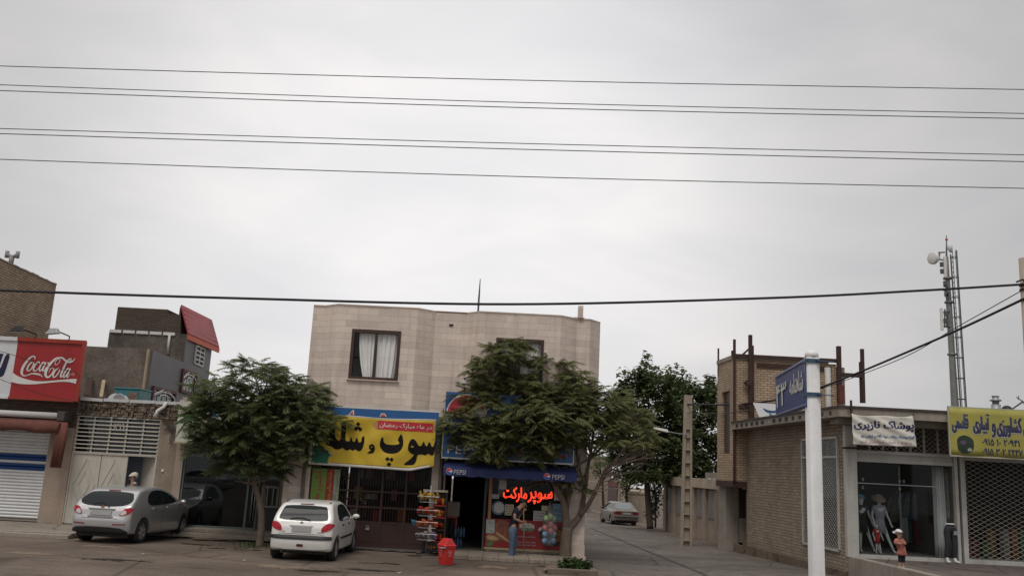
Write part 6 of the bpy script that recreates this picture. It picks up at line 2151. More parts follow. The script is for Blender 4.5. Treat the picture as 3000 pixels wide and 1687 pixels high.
o = B().lathe((p.x + .25, p.y, p.z), [(.12, -.45), (.32, -.1), (.52, .12), (.55, .22), (.54, .42), (.5, .45)], 20, (-1, -.35, 0))
o.obj('dish_antenna', pan_m, t, True)
p2 = at(2781, 728, YMA)
B().lathe((p2.x, p2.y - .1, p2.z), [(.1, -.2), (.40, .0), (.42, .15)], 16, (.75, -.6, 0)).obj('dish_antenna', pan_m, t, True)
b = B()
for (xa, ya, xb, yb) in ((2750, 740, 2768, 739), (2752, 760, 2764, 762), (2764, 838, 2778, 842), (2764, 850, 2780, 858), (2764, 915, 2782, 912), (2764, 955, 2784, 958), (2752, 738, 2752, 764), (2768, 905, 2768, 960), (2774, 925, 2774, 960)):
 b.tube([at(xa, ya, YMA - .35), at(xb, yb, YMA - .2)], .06, 6)
for (x, y) in ((2769, 830), (2772, 862), (2776, 868), (2759, 775), (2760, 795), (2771, 918), (2770, 940)):
 q_ = at(x, y, YMA - .4)
 b.box(q_.x - .13, q_.x + .13, q_.y - .1, q_.y + .1, q_.z - .2, q_.z + .2)
b.obj('mounting_bracket', MATS['ladder_grey'], t)
b = B().tube([at(2773, 752, YMA), at(2773, 690, YMA)], [.08, .03], 6)
b.obj('lightning_rod', MATS['ladder_grey'], t)
q_ = at(2773, 702, YMA)
B().ball(q_, .12, 10, 8).obj('warning_lamp', mat('lamp_red', (.40, .08, .06), .4, amt=0), t, True)
c = at(2918, 1195, 33)
t = thing('roof_chimney', 'pale grey metal flue rising behind the yellow cloth sign', 'chimney', (c.x, 33, ZS2 - .05))
zt5 = at(2916, 1161, 33).z
B().tube([(c.x, 33, ZS2 - .05), (c.x, 33, zt5 - .3)], .17, 12).obj('flue', galv, t, True)
B().lathe((c.x, 33, zt5 - .3), [(.12, 0), (.12, .12), (.20, .13), (.20, .18), (.12, .19), (.12, .30), (.14, .32)], 12).obj('cowl', galv, t, True)
p0, p1 = at(2962, 1200, 33), at(2997, 1176, 33)
t = thing('tv_antenna', 'leaning bare television antenna on the roof at the right edge', 'antenna', p0)
b = B().tube([p0 + Vector((0, 0, -.4)), p0, p1], .03, 6)
b.tube([at(2978, 1163, 33), at(2999, 1178, 33), at(3010, 1168, 33)], .02, 5)
b.tube([at(2985, 1158, 33), at(2984, 1170, 33)], .015, 5).tube([at(2995, 1172, 33), at(3004, 1190, 33)], .015, 5)
b.obj('rods', wire_g, t)
c = at(2950, 1199, 33)
t = thing('roof_ball', 'small dark round vent on the roof behind the yellow sign', 'vent', c)
B().ball(c + Vector((0, 0, -.05)), .2, 14, 10).obj('dome', black, t, True)
YRP = 22.0
pt = at(2995, 757, YRP)
t = thing('utility_pole', 'round concrete utility pole at the right edge carrying the cables', 'utility pole', (pt.x + .1, YRP, PZ))
B().tube([(pt.x + .08, YRP, PZ - .2), (pt.x + .03, YRP, pt.z)], [.19, .115], 16).obj('pole', conc2, t, True)
zz_ = at(2985, 835, YRP).z
for z in (zz_, at(2985, 848, YRP).z, at(2985, 877, YRP).z):
 B().lathe((pt.x + .03, YRP, z - .03), [(.14, 0), (.14, .05)], 14).obj('cable_clamp', wire_m, t)
b = B()
b.tube([(pt.x - .25, YRP - .1, zz_ + .05), (pt.x - .1, YRP - .12, zz_ + .12), (pt.x + .03, YRP - .13, zz_)], .025, 6)
b.obj('cable_loop', wire_m, t)
def wire(name, lab, pts, r, m_, sag=0, grp=None, k=10, cat='cable'):
 P3 = [Vector(p_) for p_ in pts]
 out = []
 if len(P3) == 2:
  n_ = 24
  for i in range(n_ + 1):
   f = i / n_
   p_ = P3[0].lerp(P3[1], f)
   p_.z -= sag * 4 * f * (1 - f)
   out.append(p_)
 else:
  out = [Vector(q_) for q_ in catmull([tuple(p_) for p_ in P3], k)]
 o_ = B().tube(out, r, 6).obj(name, m_, None, True)
 return tag(o_, lab, cat, grp)
YW = 13.0
labs = ['topmost bare wire of the six crossing the sky above the street', 'upper wire of the first close pair, second from the top of the sky',
  'lower wire of the first close pair, third from the top of the sky', 'upper wire of the second close pair, fourth from the top of the sky',
  'lower wire of the second close pair, fifth from the top of the sky', 'lowest bare wire of the six high ones, alone under the second pair']
for i, (ya, yb_, ym) in enumerate(((194, 263, 235), (249, 333, 300), (266, 348, 315), (377, 454, 420), (392, 474, 437), (467, 552, 517))):
 Y_ = YW + (0, .5, -.5, .5, -.5, 0)[i]
 pts = []
 for px in (-700, 0, 1500, 3000, 3700):
  f = px / 3000
  y_ = ya + (yb_ - ya) * f
  mid = ym - (ya + yb_) / 2
  y_ += mid * 4 * f * (1 - f)
  pts.append(at(px, y_, Y_))
 wire('overhead_wire', labs[i], pts, .0068, mat('wire_dark', (.05, .055, .07), .5, amt=0), grp='overhead wires across the sky', cat='wire')
Yk = 21.0
pr = Vector((pt.x - .08, YRP - .1, zz_))
pts = [at(-700, 812, Yk - 1), at(0, 850, Yk - .7), at(750, 875, Yk - .4), at(1500, 891, Yk), at(2250, 873, Yk + .4), at(2700, 851, Yk + .7), pr]
wire('thick_cable', 'thick black twisted cable sagging across the whole street to the right pole', pts, .03, wire_m)
lp = Vector((at(2013, 1185, YLP).x, YLP - .1, at(2013, 1185, YLP).z))
z2_ = at(2985, 877, YRP).z
wire('thick_cable', 'thick black cable sloping from the right pole down to the lane lamp pole', [Vector((pt.x - .08, YRP - .1, z2_)), at(2730, 1000, 26.1), at(2380, 1143, 31.5), at(2200, 1181, 34.6 - 1), lp], .034, wire_m)
lp2 = Vector((at(2013, 1210, YLP).x, YLP - .1, at(2013, 1210, YLP).z))
wire('thin_cable', 'thin grey cable just above the thick one, from right pole towards the lane', [Vector((pt.x - .05, YRP - .1, at(2985, 848, YRP).z)), at(2805, 957, 25.2), at(2640, 1050, 27.6), at(2400, 1140, 31.2), at(2180, 1204, 33.4), lp2], .013, wire_g)
wire('drop_wire', 'thin black wire drooping across the red and white drink sign', [at(-60, 1012, 27.4), at(30, 1037, 27.45), at(130, 1070, 27.5), at(222, 1092, 27.5), at(231, 1110, 27.55)], .009, wire_m, cat='wire')
wire('drop_wire', 'lower thin black wire drooping across the drink sign to the gateway', [at(-60, 1085, 27.4), at(30, 1122, 27.45), at(130, 1157, 27.5), at(235, 1180, 27.6), at(262, 1212, 28.0)], .009, wire_m, cat='wire')
t = thing('thin_post', 'thin dark bent pipe standing at the right end of the red sign', 'pipe', at(233, 1200, 28.1))
B().tube([at(233, 1200, 28.1), at(233, 1110, 28.1), at(226, 1092, 28.1)], .022, 6).obj('pipe', wire_g, t)
# ------------------------------------------------------------------ trees and plants
def leaf_mat(name, c0, c1, yellow=(.11, .12, .03)):
 m = bpy.data.materials.new(name)
 m.use_nodes = True
 t_ = m.node_tree
 t_.nodes.clear()
 f_ = ramp(t_, noise(t_, 1.7, 3), .3, .7, c4(c0), c4(c1))
 f_ = mix(t_, ramp(t_, noise(t_, 9, 2), .55, .8, (0, 0, 0, 1), (.6,) * 3 + (1,)), f_, c4(yellow))
 d = t_.nodes.new('ShaderNodeBsdfPrincipled')
 d.inputs['Roughness'].default_value = .5
 d.inputs['Specular IOR Level'].default_value = .25
 t_.links.new(f_, d.inputs['Base Color'])
 tr = t_.nodes.new('ShaderNodeBsdfTranslucent')
 t_.links.new(f_, tr.inputs[0])
 x_ = t_.nodes.new('ShaderNodeMixShader')
 x_.inputs[0].default_value = .42
 t_.links.new(d.outputs[0], x_.inputs[1])
 t_.links.new(tr.outputs[0], x_.inputs[2])
 o_ = t_.nodes.new('ShaderNodeOutputMaterial')
 t_.links.new(x_.outputs[0], o_.inputs[0])
 MATS[name] = m
 return m
bark = mat('bark', (.15, .115, .088), .95, amt=.35, scale=5, bmp=.5, bscale=30)
bark_dark = mat('dark_bark', (.06, .046, .037), .95, amt=.3, scale=5)
bark_pale = mat('pale_twig', (.22, .175, .14), .9, amt=.25, scale=5)
def frond_set(rng, places, length, nleaf, lw, ll, droop):
 """compound leaves: places = list of (point, azimuth, elevation, scale)"""
 V, Fc = [], []
 for (p, az, el, sc) in places:
  L_ = length * sc
  d = Vector((math.cos(az) * math.cos(el), math.sin(az) * math.cos(el), math.sin(el)))
  side = Vector((-math.sin(az), math.cos(az), 0))
  tw = rng.uniform(-.5, .5)
  upv = side.cross(d) * -1
  side = (side * math.cos(tw) + upv * math.sin(tw))
  dr = droop * rng.uniform(.6, 1.4)
  for i in range(nleaf):
   f = .18 + .82 * i / (nleaf - 1)
   c = p + d * (L_ * f) + Vector((0, 0, -dr * L_ * f * f))
   t_ = (d + Vector((0, 0, -2 * dr * f))).normalized()
   l_ = ll * sc * (1.0 - .45 * abs(f - .45)) * rng.uniform(.85, 1.15)
   for s in ((1, -1) if i < nleaf - 1 else (0,)):
    dirl = (side * s * .9 + t_ * .45 + Vector((0, 0, -.30 * rng.uniform(.4, 1.6)))).normalized() if s else t_
    wv = t_ if s else side
    wv = (wv - dirl * wv.dot(dirl)).normalized() * (lw * sc)
    a = c
    o = len(V)
    m_ = a + dirl * (l_ * .38)
    V += [a, m_ + wv, a + dirl * l_ + Vector((0, 0, -.02)), m_ - wv]
    Fc.append((o, o + 1, o + 2, o + 3))
 return V, Fc
def broad_set(rng, pts, size):
 V, Fc = [], []
 for p in pts:
  az, el = rng.uniform(0, 6.283), rng.uniform(-.7, .5)
  d = Vector((math.cos(az) * math.cos(el), math.sin(az) * math.cos(el), math.sin(el)))
  s_ = d.cross(Vector((rng.uniform(-.4, .4), rng.uniform(-.4, .4), 1))).normalized()
  l_ = size * rng.uniform(.65, 1.25)
  o = len(V)
  mid = p + d * l_ * .45 + Vector((0, 0, .04 * l_))
  V += [p, mid + s_ * l_ * .36, p + d * l_ + Vector((0, 0, -.15 * l_)), mid - s_ * l_ * .36]
  Fc += [(o, o + 1, o + 2, o + 3)]
 return V, Fc
def in_clump(rng, c, r, lo=.45):
 while True:
  v = Vector((rng.uniform(-1, 1), rng.uniform(-1, 1), rng.uniform(-1, 1)))
  if 0.05 < v.length < 1:
   break
 q = rng.uniform(lo, 1) ** .6
 v = v.normalized() * q
 return Vector((c.x + v.x * r[0], c.y + v.y * r[1], c.z + v.z * r[2])), v
def limb(bb_, a, b_, r0_, r1_, rng, wob=.12, seg=7):
 a, b_ = Vector(a), Vector(b_)
 n_ = 6
 pts, rs = [], []
 ln = (b_ - a).length
 off = Vector((rng.uniform(-1, 1), rng.uniform(-1, 1), rng.uniform(-.3, .6))) * wob * ln
 for i in range(n_ + 1):
  f = i / n_
  pts.append(a.lerp(b_, f) + off * math.sin(math.pi * f) + Vector((rng.uniform(-1, 1), rng.uniform(-1, 1), rng.uniform(-1, 1))) * .015 * ln)
  rs.append(r0_ + (r1_ - r0_) * f)
 bb_.tube(pts, rs, seg)
 return pts
# --- left street tree
rng = random.Random(21)
Y1t = 24.4
base = atz(760, 1597, 0)
Y1t = base.y
t = thing('street_tree', 'round dense street tree with feathery compound leaves between the silver and white cars', 'tree', base)
tk = B()
path = [(760, 1600), (764, 1560), (766, 1510), (760, 1470), (750, 1435), (742, 1408)]
pts = [at(x, y, Y1t) for x, y in path]
pts[0].z = -.05
tk.tube([Vector(q_) for q_ in catmull([tuple(p) for p in pts], 4)], [.115 - .05 * i / 20 for i in range(21)], 10)
fork = pts[-1]
s1 = limb(tk, fork, at(738, 1345, Y1t - .1), .075, .05, rng, .06)
s2 = limb(tk, fork + Vector((.06, 0, -.05)), at(778, 1405, Y1t + .2), .05, .04, rng, .05)
s2 = limb(tk, at(778, 1405, Y1t + .2), at(830, 1358, Y1t + .4), .04, .02, rng, .1)
s3 = limb(tk, fork + Vector((-.02, 0, -.08)), at(690, 1408, Y1t - .3), .045, .02, rng, .05)
s4 = limb(tk, fork, at(718, 1368, Y1t + .3), .05, .025, rng, .08)
limb(tk, at(765, 1520, Y1t + .05), at(772, 1400, Y1t + .5), .045, .03, rng, .05)
clumps = [(645, 1150, 80, 55), (755, 1118, 100, 62), (870, 1155, 95, 55), (612, 1225, 56, 56), (700, 1210, 100, 75), (830, 1220, 100, 75), (925, 1235, 66, 48), (645, 1300, 72, 54), (755, 1300, 100, 75), (860, 1310, 80, 55), (700, 1365, 70, 26), (790, 1362, 60, 24)]
places = []
for (cx, cy, rx, rz) in clumps:
 k = Y1t / F
 c = at(cx, cy, Y1t + rng.uniform(-.4, .4))
 r = (rx * k, rx * k * 1.15, rz * k)
 ends = limb(tk, at(738, 1345, Y1t - .1).lerp(fork, rng.random()), c, .032, .012, rng, .1, 6)
 nr = int(10 + rx * rz / 170)
 for _ in range(nr):
  p, v = in_clump(rng, c, r, .35)
  limb(tk, ends[rng.choice((4, 5, 6))], p, .012, .005, rng, .08, 4)
  for q_ in range(rng.choice((5, 6, 7, 8))):
   az = rng.uniform(0, 6.283)
   if rng.random() < .5: az = math.atan2(v.y, v.x) + rng.uniform(-1.1, 1.1)
   places.append((p, az, rng.uniform(-.25, .65), rng.uniform(.75, 1.2)))
V, Fc = frond_set(rng, places, .50, 13, .016, .120, .24)
tk.obj('trunk', bark, t, True)
B().add(V, Fc).obj('crown', leaf_mat('leaf_dark', (.080, .104, .044), (.150, .182, .072), (.19, .195, .08)), t)
# --- right street tree, several stems leaning towards the lane
rng = random.Random(8)
base = atz(1655, 1640, 0)
Y2t = base.y
t = thing('street_tree', 'multi stemmed street tree with bare twiggy limbs leaning over the lane, before the market', 'tree', base)
tk = B()
k = Y2t / F
def stem(path, r0_, r1_, dy=0.0, bb_=tk, Y=Y2t):
 n_ = len(path)
 pts = [at(x, y, Y + dy * i / max(n_ - 1, 1)) for i, (x, y) in enumerate(path)]
 cc = catmull([tuple(p) for p in pts], 4)
 bb_.tube([Vector(q_) for q_ in cc], [r0_ + (r1_ - r0_) * i / (len(cc) - 1) for i in range(len(cc))], 8)
 return pts
p0 = stem([(1655, 1645), (1656, 1615), (1658, 1580), (1662, 1545)], .19, .15)
stem([(1660, 1555), (1657, 1510), (1650, 1470), (1634, 1438), (1614, 1400), (1590, 1360)], .12, .05, -.3)
stem([(1657, 1505), (1668, 1450), (1672, 1400), (1660, 1340), (1640, 1270)], .07, .03, .3)
stem([(1664, 1550), (1684, 1530), (1701, 1505), (1708, 1470), (1716, 1420), (1722, 1370), (1735, 1300), (1740, 1230)], .11, .03, .3)
stem([(1701, 1508), (1722, 1480), (1744, 1440), (1765, 1395), (1782, 1367), (1830, 1350), (1862, 1340)], .07, .02, -.5)
stem([(1716, 1420), (1700, 1380), (1690, 1320), (1685, 1250)], .04, .02, .2)
stem([(1668, 1440), (1690, 1390), (1700, 1330)], .04, .02, -.2)
tw = B()
ends2 = []
for (a_, n_, sp_) in (((1782, 1367), 9, 130), ((1765, 1395), 6, 120), ((1744, 1440), 5, 90), ((1830, 1350), 6, 80), ((1735, 1300), 6, 110)):
 for i in range(n_):
  ang = R(rng.uniform(8, 62))
  ln = sp_ * rng.uniform(.7, 1.15)
  b_ = (a_[0] + math.cos(ang) * ln, a_[1] - math.sin(ang) * ln * .8)
  e = at(b_[0], b_[1], Y2t + rng.uniform(-.9, .9))
  q_ = limb(tw, at(a_[0], a_[1], Y2t - .3), e, .022, .009, rng, .08, 5)
  ends2.append(e)
  for _ in range(2):
   limb(tw, q_[rng.choice((3, 4, 5))], e + Vector((rng.uniform(-.1, .5), rng.uniform(-.4, .4), rng.uniform(.0, .4))), .009, .004, rng, .1, 4)
clumps = [(1490, 1032, 66, 40, 1), (1440, 1095, 66, 55, 1), (1395, 1170, 60, 45, 1), (1345, 1240, 50, 34, 1), (1450, 1200, 100, 75, 1), (1555, 1140, 66, 60, 1), (1618, 1085, 55, 48, .9), (1680, 1140, 55, 55, .8), (1560, 1240, 110, 75, 1), (1650, 1225, 80, 75, .8), (1740, 1190, 66, 60, .55), (1790, 1170, 50, 50, .45), (1840, 1225, 70, 50, .5), (1885, 1285, 48, 34, .5), (1318, 1285, 36, 26, .9), (1480, 1310, 95, 40, 1), (1600, 1335, 70, 50, .7), (1390, 1300, 60, 38, 1), (1720, 1270, 70, 55, .4), (1640, 1400, 60, 40, .3), (1800, 1270, 60, 40, .4), (1690, 1440, 30, 40, .25), (1530, 1370, 60, 25, .7), (1510, 1110, 70, 60, 1), (1400, 1260, 70, 45, 1), (1490, 1265, 80, 60, 1), (1600, 1190, 80, 60, 1), (1620, 1290, 70, 50, .8), (1570, 1320, 60, 40, .8), (1430, 1340, 50, 25, .7), (1780, 1225, 60, 45, .5)]
places = []
for (cx, cy, rx, rz, dens) in clumps:
 c = at(cx, cy, Y2t + rng.uniform(-.5, .5))
 r = (rx * k, rx * k * 1.2, rz * k)
 src = at(1640, 1420, Y2t) if cx < 1640 else at(1730, 1340, Y2t)
 ends = limb(tk, src, c, .030, .012, rng, .07, 6)
 for _ in range(int((9 + rx * rz / 75) * dens) + 2):
  p, v = in_clump(rng, c, r, .3)
  limb(tw, ends[rng.choice((4, 5, 6))], p, .010, .004, rng, .08, 4)
  for q_ in range(rng.choice((5, 6, 7))):
   az = rng.uniform(0, 6.283)
   if rng.random() < .5: az = math.atan2(v.y, v.x) + rng.uniform(-1.1, 1.1)
   places.append((p, az, rng.uniform(-.35, .6), rng.uniform(.65, 1.1)))
for e in ends2:
 if rng.random() < .5:
  for q_ in range(3):
   places.append((e, rng.uniform(0, 6.283), rng.uniform(-.2, .6), rng.uniform(.5, .8)))
V, Fc = frond_set(rng, places, .44, 13, .0145, .105, .25)
tk.obj('trunk', bark, t, True)
tw.obj('twigs', bark_pale, t, True)
B().add(V, Fc).obj('crown', leaf_mat('leaf_olive', (.100, .112, .045), (.185, .194, .078), (.23, .22, .09)), t)
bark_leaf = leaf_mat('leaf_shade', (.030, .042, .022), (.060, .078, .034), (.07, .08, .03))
# --- trees of the lane
def lane_tree(lab, bx, by_, Y, paths, clumps, size, dens, m_, seed, trunk_r=.2, name='lane_tree'):
 rng = random.Random(seed)
 bs = at(bx, by_, Y)
 bs.z = gz(Y)
 t_ = thing(name, lab, 'tree', bs, None)
 tk_ = B()
 k_ = Y / F
 for (pp_, r0_, r1_) in paths:
  pts_ = [at(x, y, Y) for x, y in pp_]
  cc = catmull([tuple(p) for p in pts_], 4)
  tk_.tube([Vector(q_) for q_ in cc], [r0_ + (r1_ - r0_) * i / (len(cc) - 1) for i in range(len(cc))], 8)
 top = at(*paths[0][0][-1], Y)
 P_ = []
 for (cx, cy, rx, rz) in clumps:
  c = at(cx, cy, Y + rng.uniform(-1, 1))
  r = (rx * k_, rx * k_ * 1.1, rz * k_)
  ends = limb(tk_, top, c, .06, .02, rng, .08, 6)
  nsub = int(6 + rx * rz / 170)
  for _ in range(nsub):
   p, v = in_clump(rng, c, r, .3)
   up_ = max(0, v.z)
   hgt_ = size * (1.6 + 3.2 * up_ * rng.random())
   for q_ in range(int(13 * dens)):
    f = rng.random()
    P_.append(p + Vector((rng.gauss(0, size * .75 * (1 - .5 * f)), rng.gauss(0, size * .75), hgt_ * f + rng.gauss(0, size * .3))))
   limb(tk_, ends[rng.choice((4, 5, 6))], p + Vector((0, 0, hgt_ * .8)), .022, .008, rng, .06, 4)
 V_, F_ = broad_set(rng, P_, size)
 tk_.obj('trunk', bark_dark, t_, True)
 B().add(V_, F_).obj('crown', m_, t_)
 return t_
leaf_black = leaf_mat('leaf_blackgreen', (.066, .088, .040), (.125, .160, .066), (.16, .18, .06))
lane_tree('tall dark broad leaved tree with upright shoots over the garden wall', 1905, 1545, 50.0,
   [([(1905, 1548), (1900, 1480), (1896, 1420), (1900, 1370), (1915, 1330)], .19, .13), ([(1897, 1420), (1880, 1370), (1868, 1320)], .12, .06), ([(1900, 1400), (1940, 1350), (1970, 1300)], .12, .06)],
   [(1868, 1125, 34, 50), (1900, 1130, 30, 60), (1938, 1160, 42, 60), (1985, 1165, 34, 60), (1850, 1215, 52, 55), (1920, 1240, 70, 65), (1990, 1250, 60, 60), (1850, 1310, 56, 50), (1930, 1330, 76, 60), (1880, 1390, 50, 34), (1990, 1340, 50, 50), (1828, 1170, 30, 46), (1800, 1240, 40, 50), (1815, 1320, 40, 40), (1960, 1400, 60, 26), (1850, 1400, 40, 24)],
   .28, 3.6, leaf_black, 5)
lane_tree('dark tree with loose crown behind the lamp pole and the brick tower', 2040, 1500, 53.0,
   [([(2035, 1500), (2032, 1440), (2030, 1380), (2035, 1320)], .2, .12)],
   [(2018, 1160, 34, 46), (2060, 1150, 30, 40), (2088, 1150, 20, 40), (2040, 1230, 50, 56), (2085, 1220, 30, 40), (2030, 1310, 56, 50), (2078, 1350, 36, 40), (2090, 1290, 22, 30), (2030, 1380, 50, 30), (1975, 1390, 40, 22), (2000, 1230, 40, 50), (2078, 1392, 36, 22), (1940, 1398, 36, 24), (1955, 1290, 50, 50)],
   .28, 3.6, leaf_black, 9)
lane_tree('lighter green bushy tree beyond the low wall at the bend of the lane', 1840, 1470, 64.0,
   [([(1838, 1490), (1836, 1460), (1836, 1440)], .12, .08)],
   [(1830, 1400, 34, 36), (1850, 1430, 30, 28), (1825, 1440, 22, 28), (1862, 1395, 26, 30), (1800, 1360, 34, 30)],
   .22, 1.0, leaf_mat('leaf_fresh', (.055, .085, .022), (.11, .15, .04)), 13, name='bushy_tree')
lane_tree('small shrub with dark leaves between the lane house and the market corner', 1770, 1470, 60.0,
   [([(1768, 1490), (1766, 1440), (1765, 1410)], .1, .06)],
   [(1760, 1385, 30, 34), (1785, 1350, 30, 30), (1745, 1360, 24, 26)],
   .22, .8, leaf_black, 14, name='shrub')
lane_tree('added dark foliage standing in for the shaded gap between low wall and garden wall', 1920, 1545, 54.0,  # leaves added to stand in for the shadow in this gap
   [([(1920, 1545), (1921, 1500), (1922, 1470)], .06, .04)],
   [(1918, 1430, 24, 30), (1924, 1480, 18, 34), (1912, 1505, 14, 26), (1945, 1415, 26, 18)],
   .24, 1.2, bark_leaf, 31, name='shrub')
# --- low plants at the foot of the right tree and the kerbed bed
pa, pb = atz(1612, 1668, .12), atz(1738, 1672, .12)
b = B()
yb0, yb1 = 22.65, 24.5
xb0, xb1 = atz(1600, 1672, 0).x, atz(1735, 1670, 0).x
b.box(xb0, xb1, yb0, yb0 + .16, -.05, .15).box(xb1 - .16, xb1, yb0 + .161, yb1, -.05, .15)
o = b.obj('planting_bed_kerb', mat('earthy_concrete', (.15, .12, .095), .95, amt=.35, scale=4, bmp=.3, bscale=20), bevel=.02)
tag(o, 'low concrete kerb round the planting bed of the right street tree', 'kerb')
b = B().poly([(xb0 - .1, yb0 + .16, .09), (xb1 - .16, yb0 + .16, .10), (xb1 - .16, yb1, .10), (xb0 + .1, yb1, .06)])
tag(b.obj('bed_soil', dirt_m), kind='structure')
rng = random.Random(4)
c = at(1683, 1655, 23.4)
t = thing('leafy_plant', 'low bushy green plant at the foot of the right street tree', 'plant', (c.x, 23.4, .1))
P_ = []
st = B()
for i in range(46):
 a, q_ = rng.uniform(0, 6.283), rng.random() ** .5
 root = Vector((c.x + .31 * q_ * math.cos(a), 23.4 + .3 * q_ * math.sin(a), .1))
 tip = root + Vector((.14 * math.cos(a) * q_, .12 * math.sin(a) * q_, rng.uniform(.14, .30) * (1.15 - .5 * q_)))
 st.tube([root, root.lerp(tip, .5) + Vector((0, 0, .03)), tip], [.008, .006, .003], 4)
 for j in range(13):
  P_.append(root.lerp(tip, .25 + .75 * rng.random()) + Vector((rng.gauss(0, .03), rng.gauss(0, .03), rng.gauss(0, .02))))
V, Fc = broad_set(rng, P_, .12)
st.obj('stems', MATS['leaf_fresh'], t)
B().add(V, Fc).obj('foliage', leaf_mat('leaf_plant', (.030, .055, .018), (.06, .10, .03)), t)
t = thing('grass_tuft', 'small weedy grass tuft round the foot of the left street tree', 'grass', atz(765, 1600, 0))
b = B()
for i in range(150):
 px = rng.gauss(745, 38)
 q_ = atz(px, 1598 + (px - 745) * .05 + rng.gauss(0, 5), 0)
 a = rng.uniform(0, 6.283)
 l_ = rng.uniform(.05, .14)
 tip = q_ + Vector((l_ * .6 * math.cos(a), l_ * .6 * math.sin(a), l_))
 w = Vector((-math.sin(a), math.cos(a), 0)) * .012
 b.add([q_ - w, q_ + w, tip], [(0, 1, 2)])
b.obj('blades', MATS['leaf_plant'], t)
# ------------------------------------------------------------------ cars
def poly_sdf(px, py, poly):
 d = np.full(px.shape, 1e9)
 ins = np.zeros(px.shape, bool)
 n = len(poly)
 for i in range(n):
  ax, ay = poly[i]
  bx, by__ = poly[(i + 1) % n]
  ex, ey = bx - ax, by__ - ay
  wx, wy_ = px - ax, py - ay
  t_ = np.clip((wx * ex + wy_ * ey) / (ex * ex + ey * ey + 1e-12), 0, 1)
  d = np.minimum(d, (wx - ex * t_) ** 2 + (wy_ - ey * t_) ** 2)
  c_ = ((ay > py) != (by__ > py)) & (px < (bx - ax) * (py - ay) / (by__ - ay + 1e-12) + ax)
  ins ^= c_
 d = np.sqrt(d)
 return np.where(ins, -d, d)
def smax(a, b_, k):
 h = np.clip(.5 + .5 * (a - b_) / k, 0, 1)
 return a * h + b_ * (1 - h) + k * h * (1 - h)
class Body:
 def __init__(s, side, front, planp, k=.07):
  s.side = catmull2(side)
  s.front = front + [(-y, z) for y, z in front[::-1]]
  s.plan = planp + [(x, -y) for x, y in planp[::-1]]
  s.k = k
  s.L = max(p[0] for p in side)
 def F(s, x, y, z):
  a = poly_sdf(x, z, s.side)
  b_ = poly_sdf(y, z, s.front)
  c = poly_sdf(x, y, s.plan)
  return smax(smax(a, b_, s.k), c, s.k * 1.2)
 def hit(s, O, Dv, t1, n=36):
  """first exit from the body along O + t D, t in 0..t1 (O inside)"""
  lo, hi = np.zeros(len(O)), np.full(len(O), t1)
  for _ in range(n):
   m = (lo + hi) / 2
   P = O + Dv * m[:, None]
   ins = s.F(P[:, 0], P[:, 1], P[:, 2]) < 0
   lo = np.where(ins, m, lo)
   hi = np.where(ins, hi, m)
  return O + Dv * lo[:, None]
 def mesh(s, W_, Hh):
  L = s.L
  c = np.array([L / 2, 0, .62])
  hx, hy, hz = L * .62, W_ * .75, 1.3
  nx, ny, nz_ = 96, 36, 34
  V, Fc, idx = [], [], {}
  def vid(i, j, k_):
   key = (i, j, k_)
   if key not in idx:
    idx[key] = len(V)
    V.append((-1 + 2 * i / nx, -1 + 2 * j / ny, -1 + 2 * k_ / nz_))
   return idx[key]
  for i in range(nx):
   for j in range(ny):
    Fc.append((vid(i, j, 0), vid(i, j + 1, 0), vid(i + 1, j + 1, 0), vid(i + 1, j, 0)))
    Fc.append((vid(i, j, nz_), vid(i + 1, j, nz_), vid(i + 1, j + 1, nz_), vid(i, j + 1, nz_)))
  for i in range(nx):
   for k_ in range(nz_):
    Fc.append((vid(i, 0, k_), vid(i + 1, 0, k_), vid(i + 1, 0, k_ + 1), vid(i, 0, k_ + 1)))
    Fc.append((vid(i, ny, k_), vid(i, ny, k_ + 1), vid(i + 1, ny, k_ + 1), vid(i + 1, ny, k_)))
  for j in range(ny):
   for k_ in range(nz_):
    Fc.append((vid(0, j, k_), vid(0, j, k_ + 1), vid(0, j + 1, k_ + 1), vid(0, j + 1, k_)))
    Fc.append((vid(nx, j, k_), vid(nx, j + 1, k_), vid(nx, j + 1, k_ + 1), vid(nx, j, k_ + 1)))
  V = np.array(V)
  P = c + V * np.array([hx, hy, hz])
  O = np.stack([c[0] + V[:, 0] * L * .40, V[:, 1] * .25, np.full(len(V), .58)], 1)
  Q = s.hit(O, P - O, 1.0)
  return Q, Fc
def catmull2(p):
 q = [tuple(map(float, a)) for a in p]
 q = q + [q[0]]
 out = []
 n = len(q) - 1
 for i in range(n):
  a, b_, c, d = q[(i - 1) % n], q[i], q[(i + 1) % n], q[(i + 2) % n]
  l = math.hypot(c[0] - b_[0], c[1] - b_[1])
  k = max(1, int(l / .12))
  for j in range(k):
   t_ = j / k
   # gentle: mostly straight segments, slightly eased
   x = b_[0] + (c[0] - b_[0]) * t_
   y = b_[1] + (c[1] - b_[1]) * t_
   cx = 0.5 * (2 * b_[0] + (c[0] - a[0]) * t_ + (2 * a[0] - 5 * b_[0] + 4 * c[0] - d[0]) * t_ * t_ + (3 * b_[0] - a[0] - 3 * c[0] + d[0]) * t_ ** 3)
   cy = 0.5 * (2 * b_[1] + (c[1] - a[1]) * t_ + (2 * a[1] - 5 * b_[1] + 4 * c[1] - d[1]) * t_ * t_ + (3 * b_[1] - a[1] - 3 * c[1] + d[1]) * t_ ** 3)
   w = .6 if l < .9 else .3
   out.append((x * (1 - w) + cx * w, y * (1 - w) + cy * w))
 return out
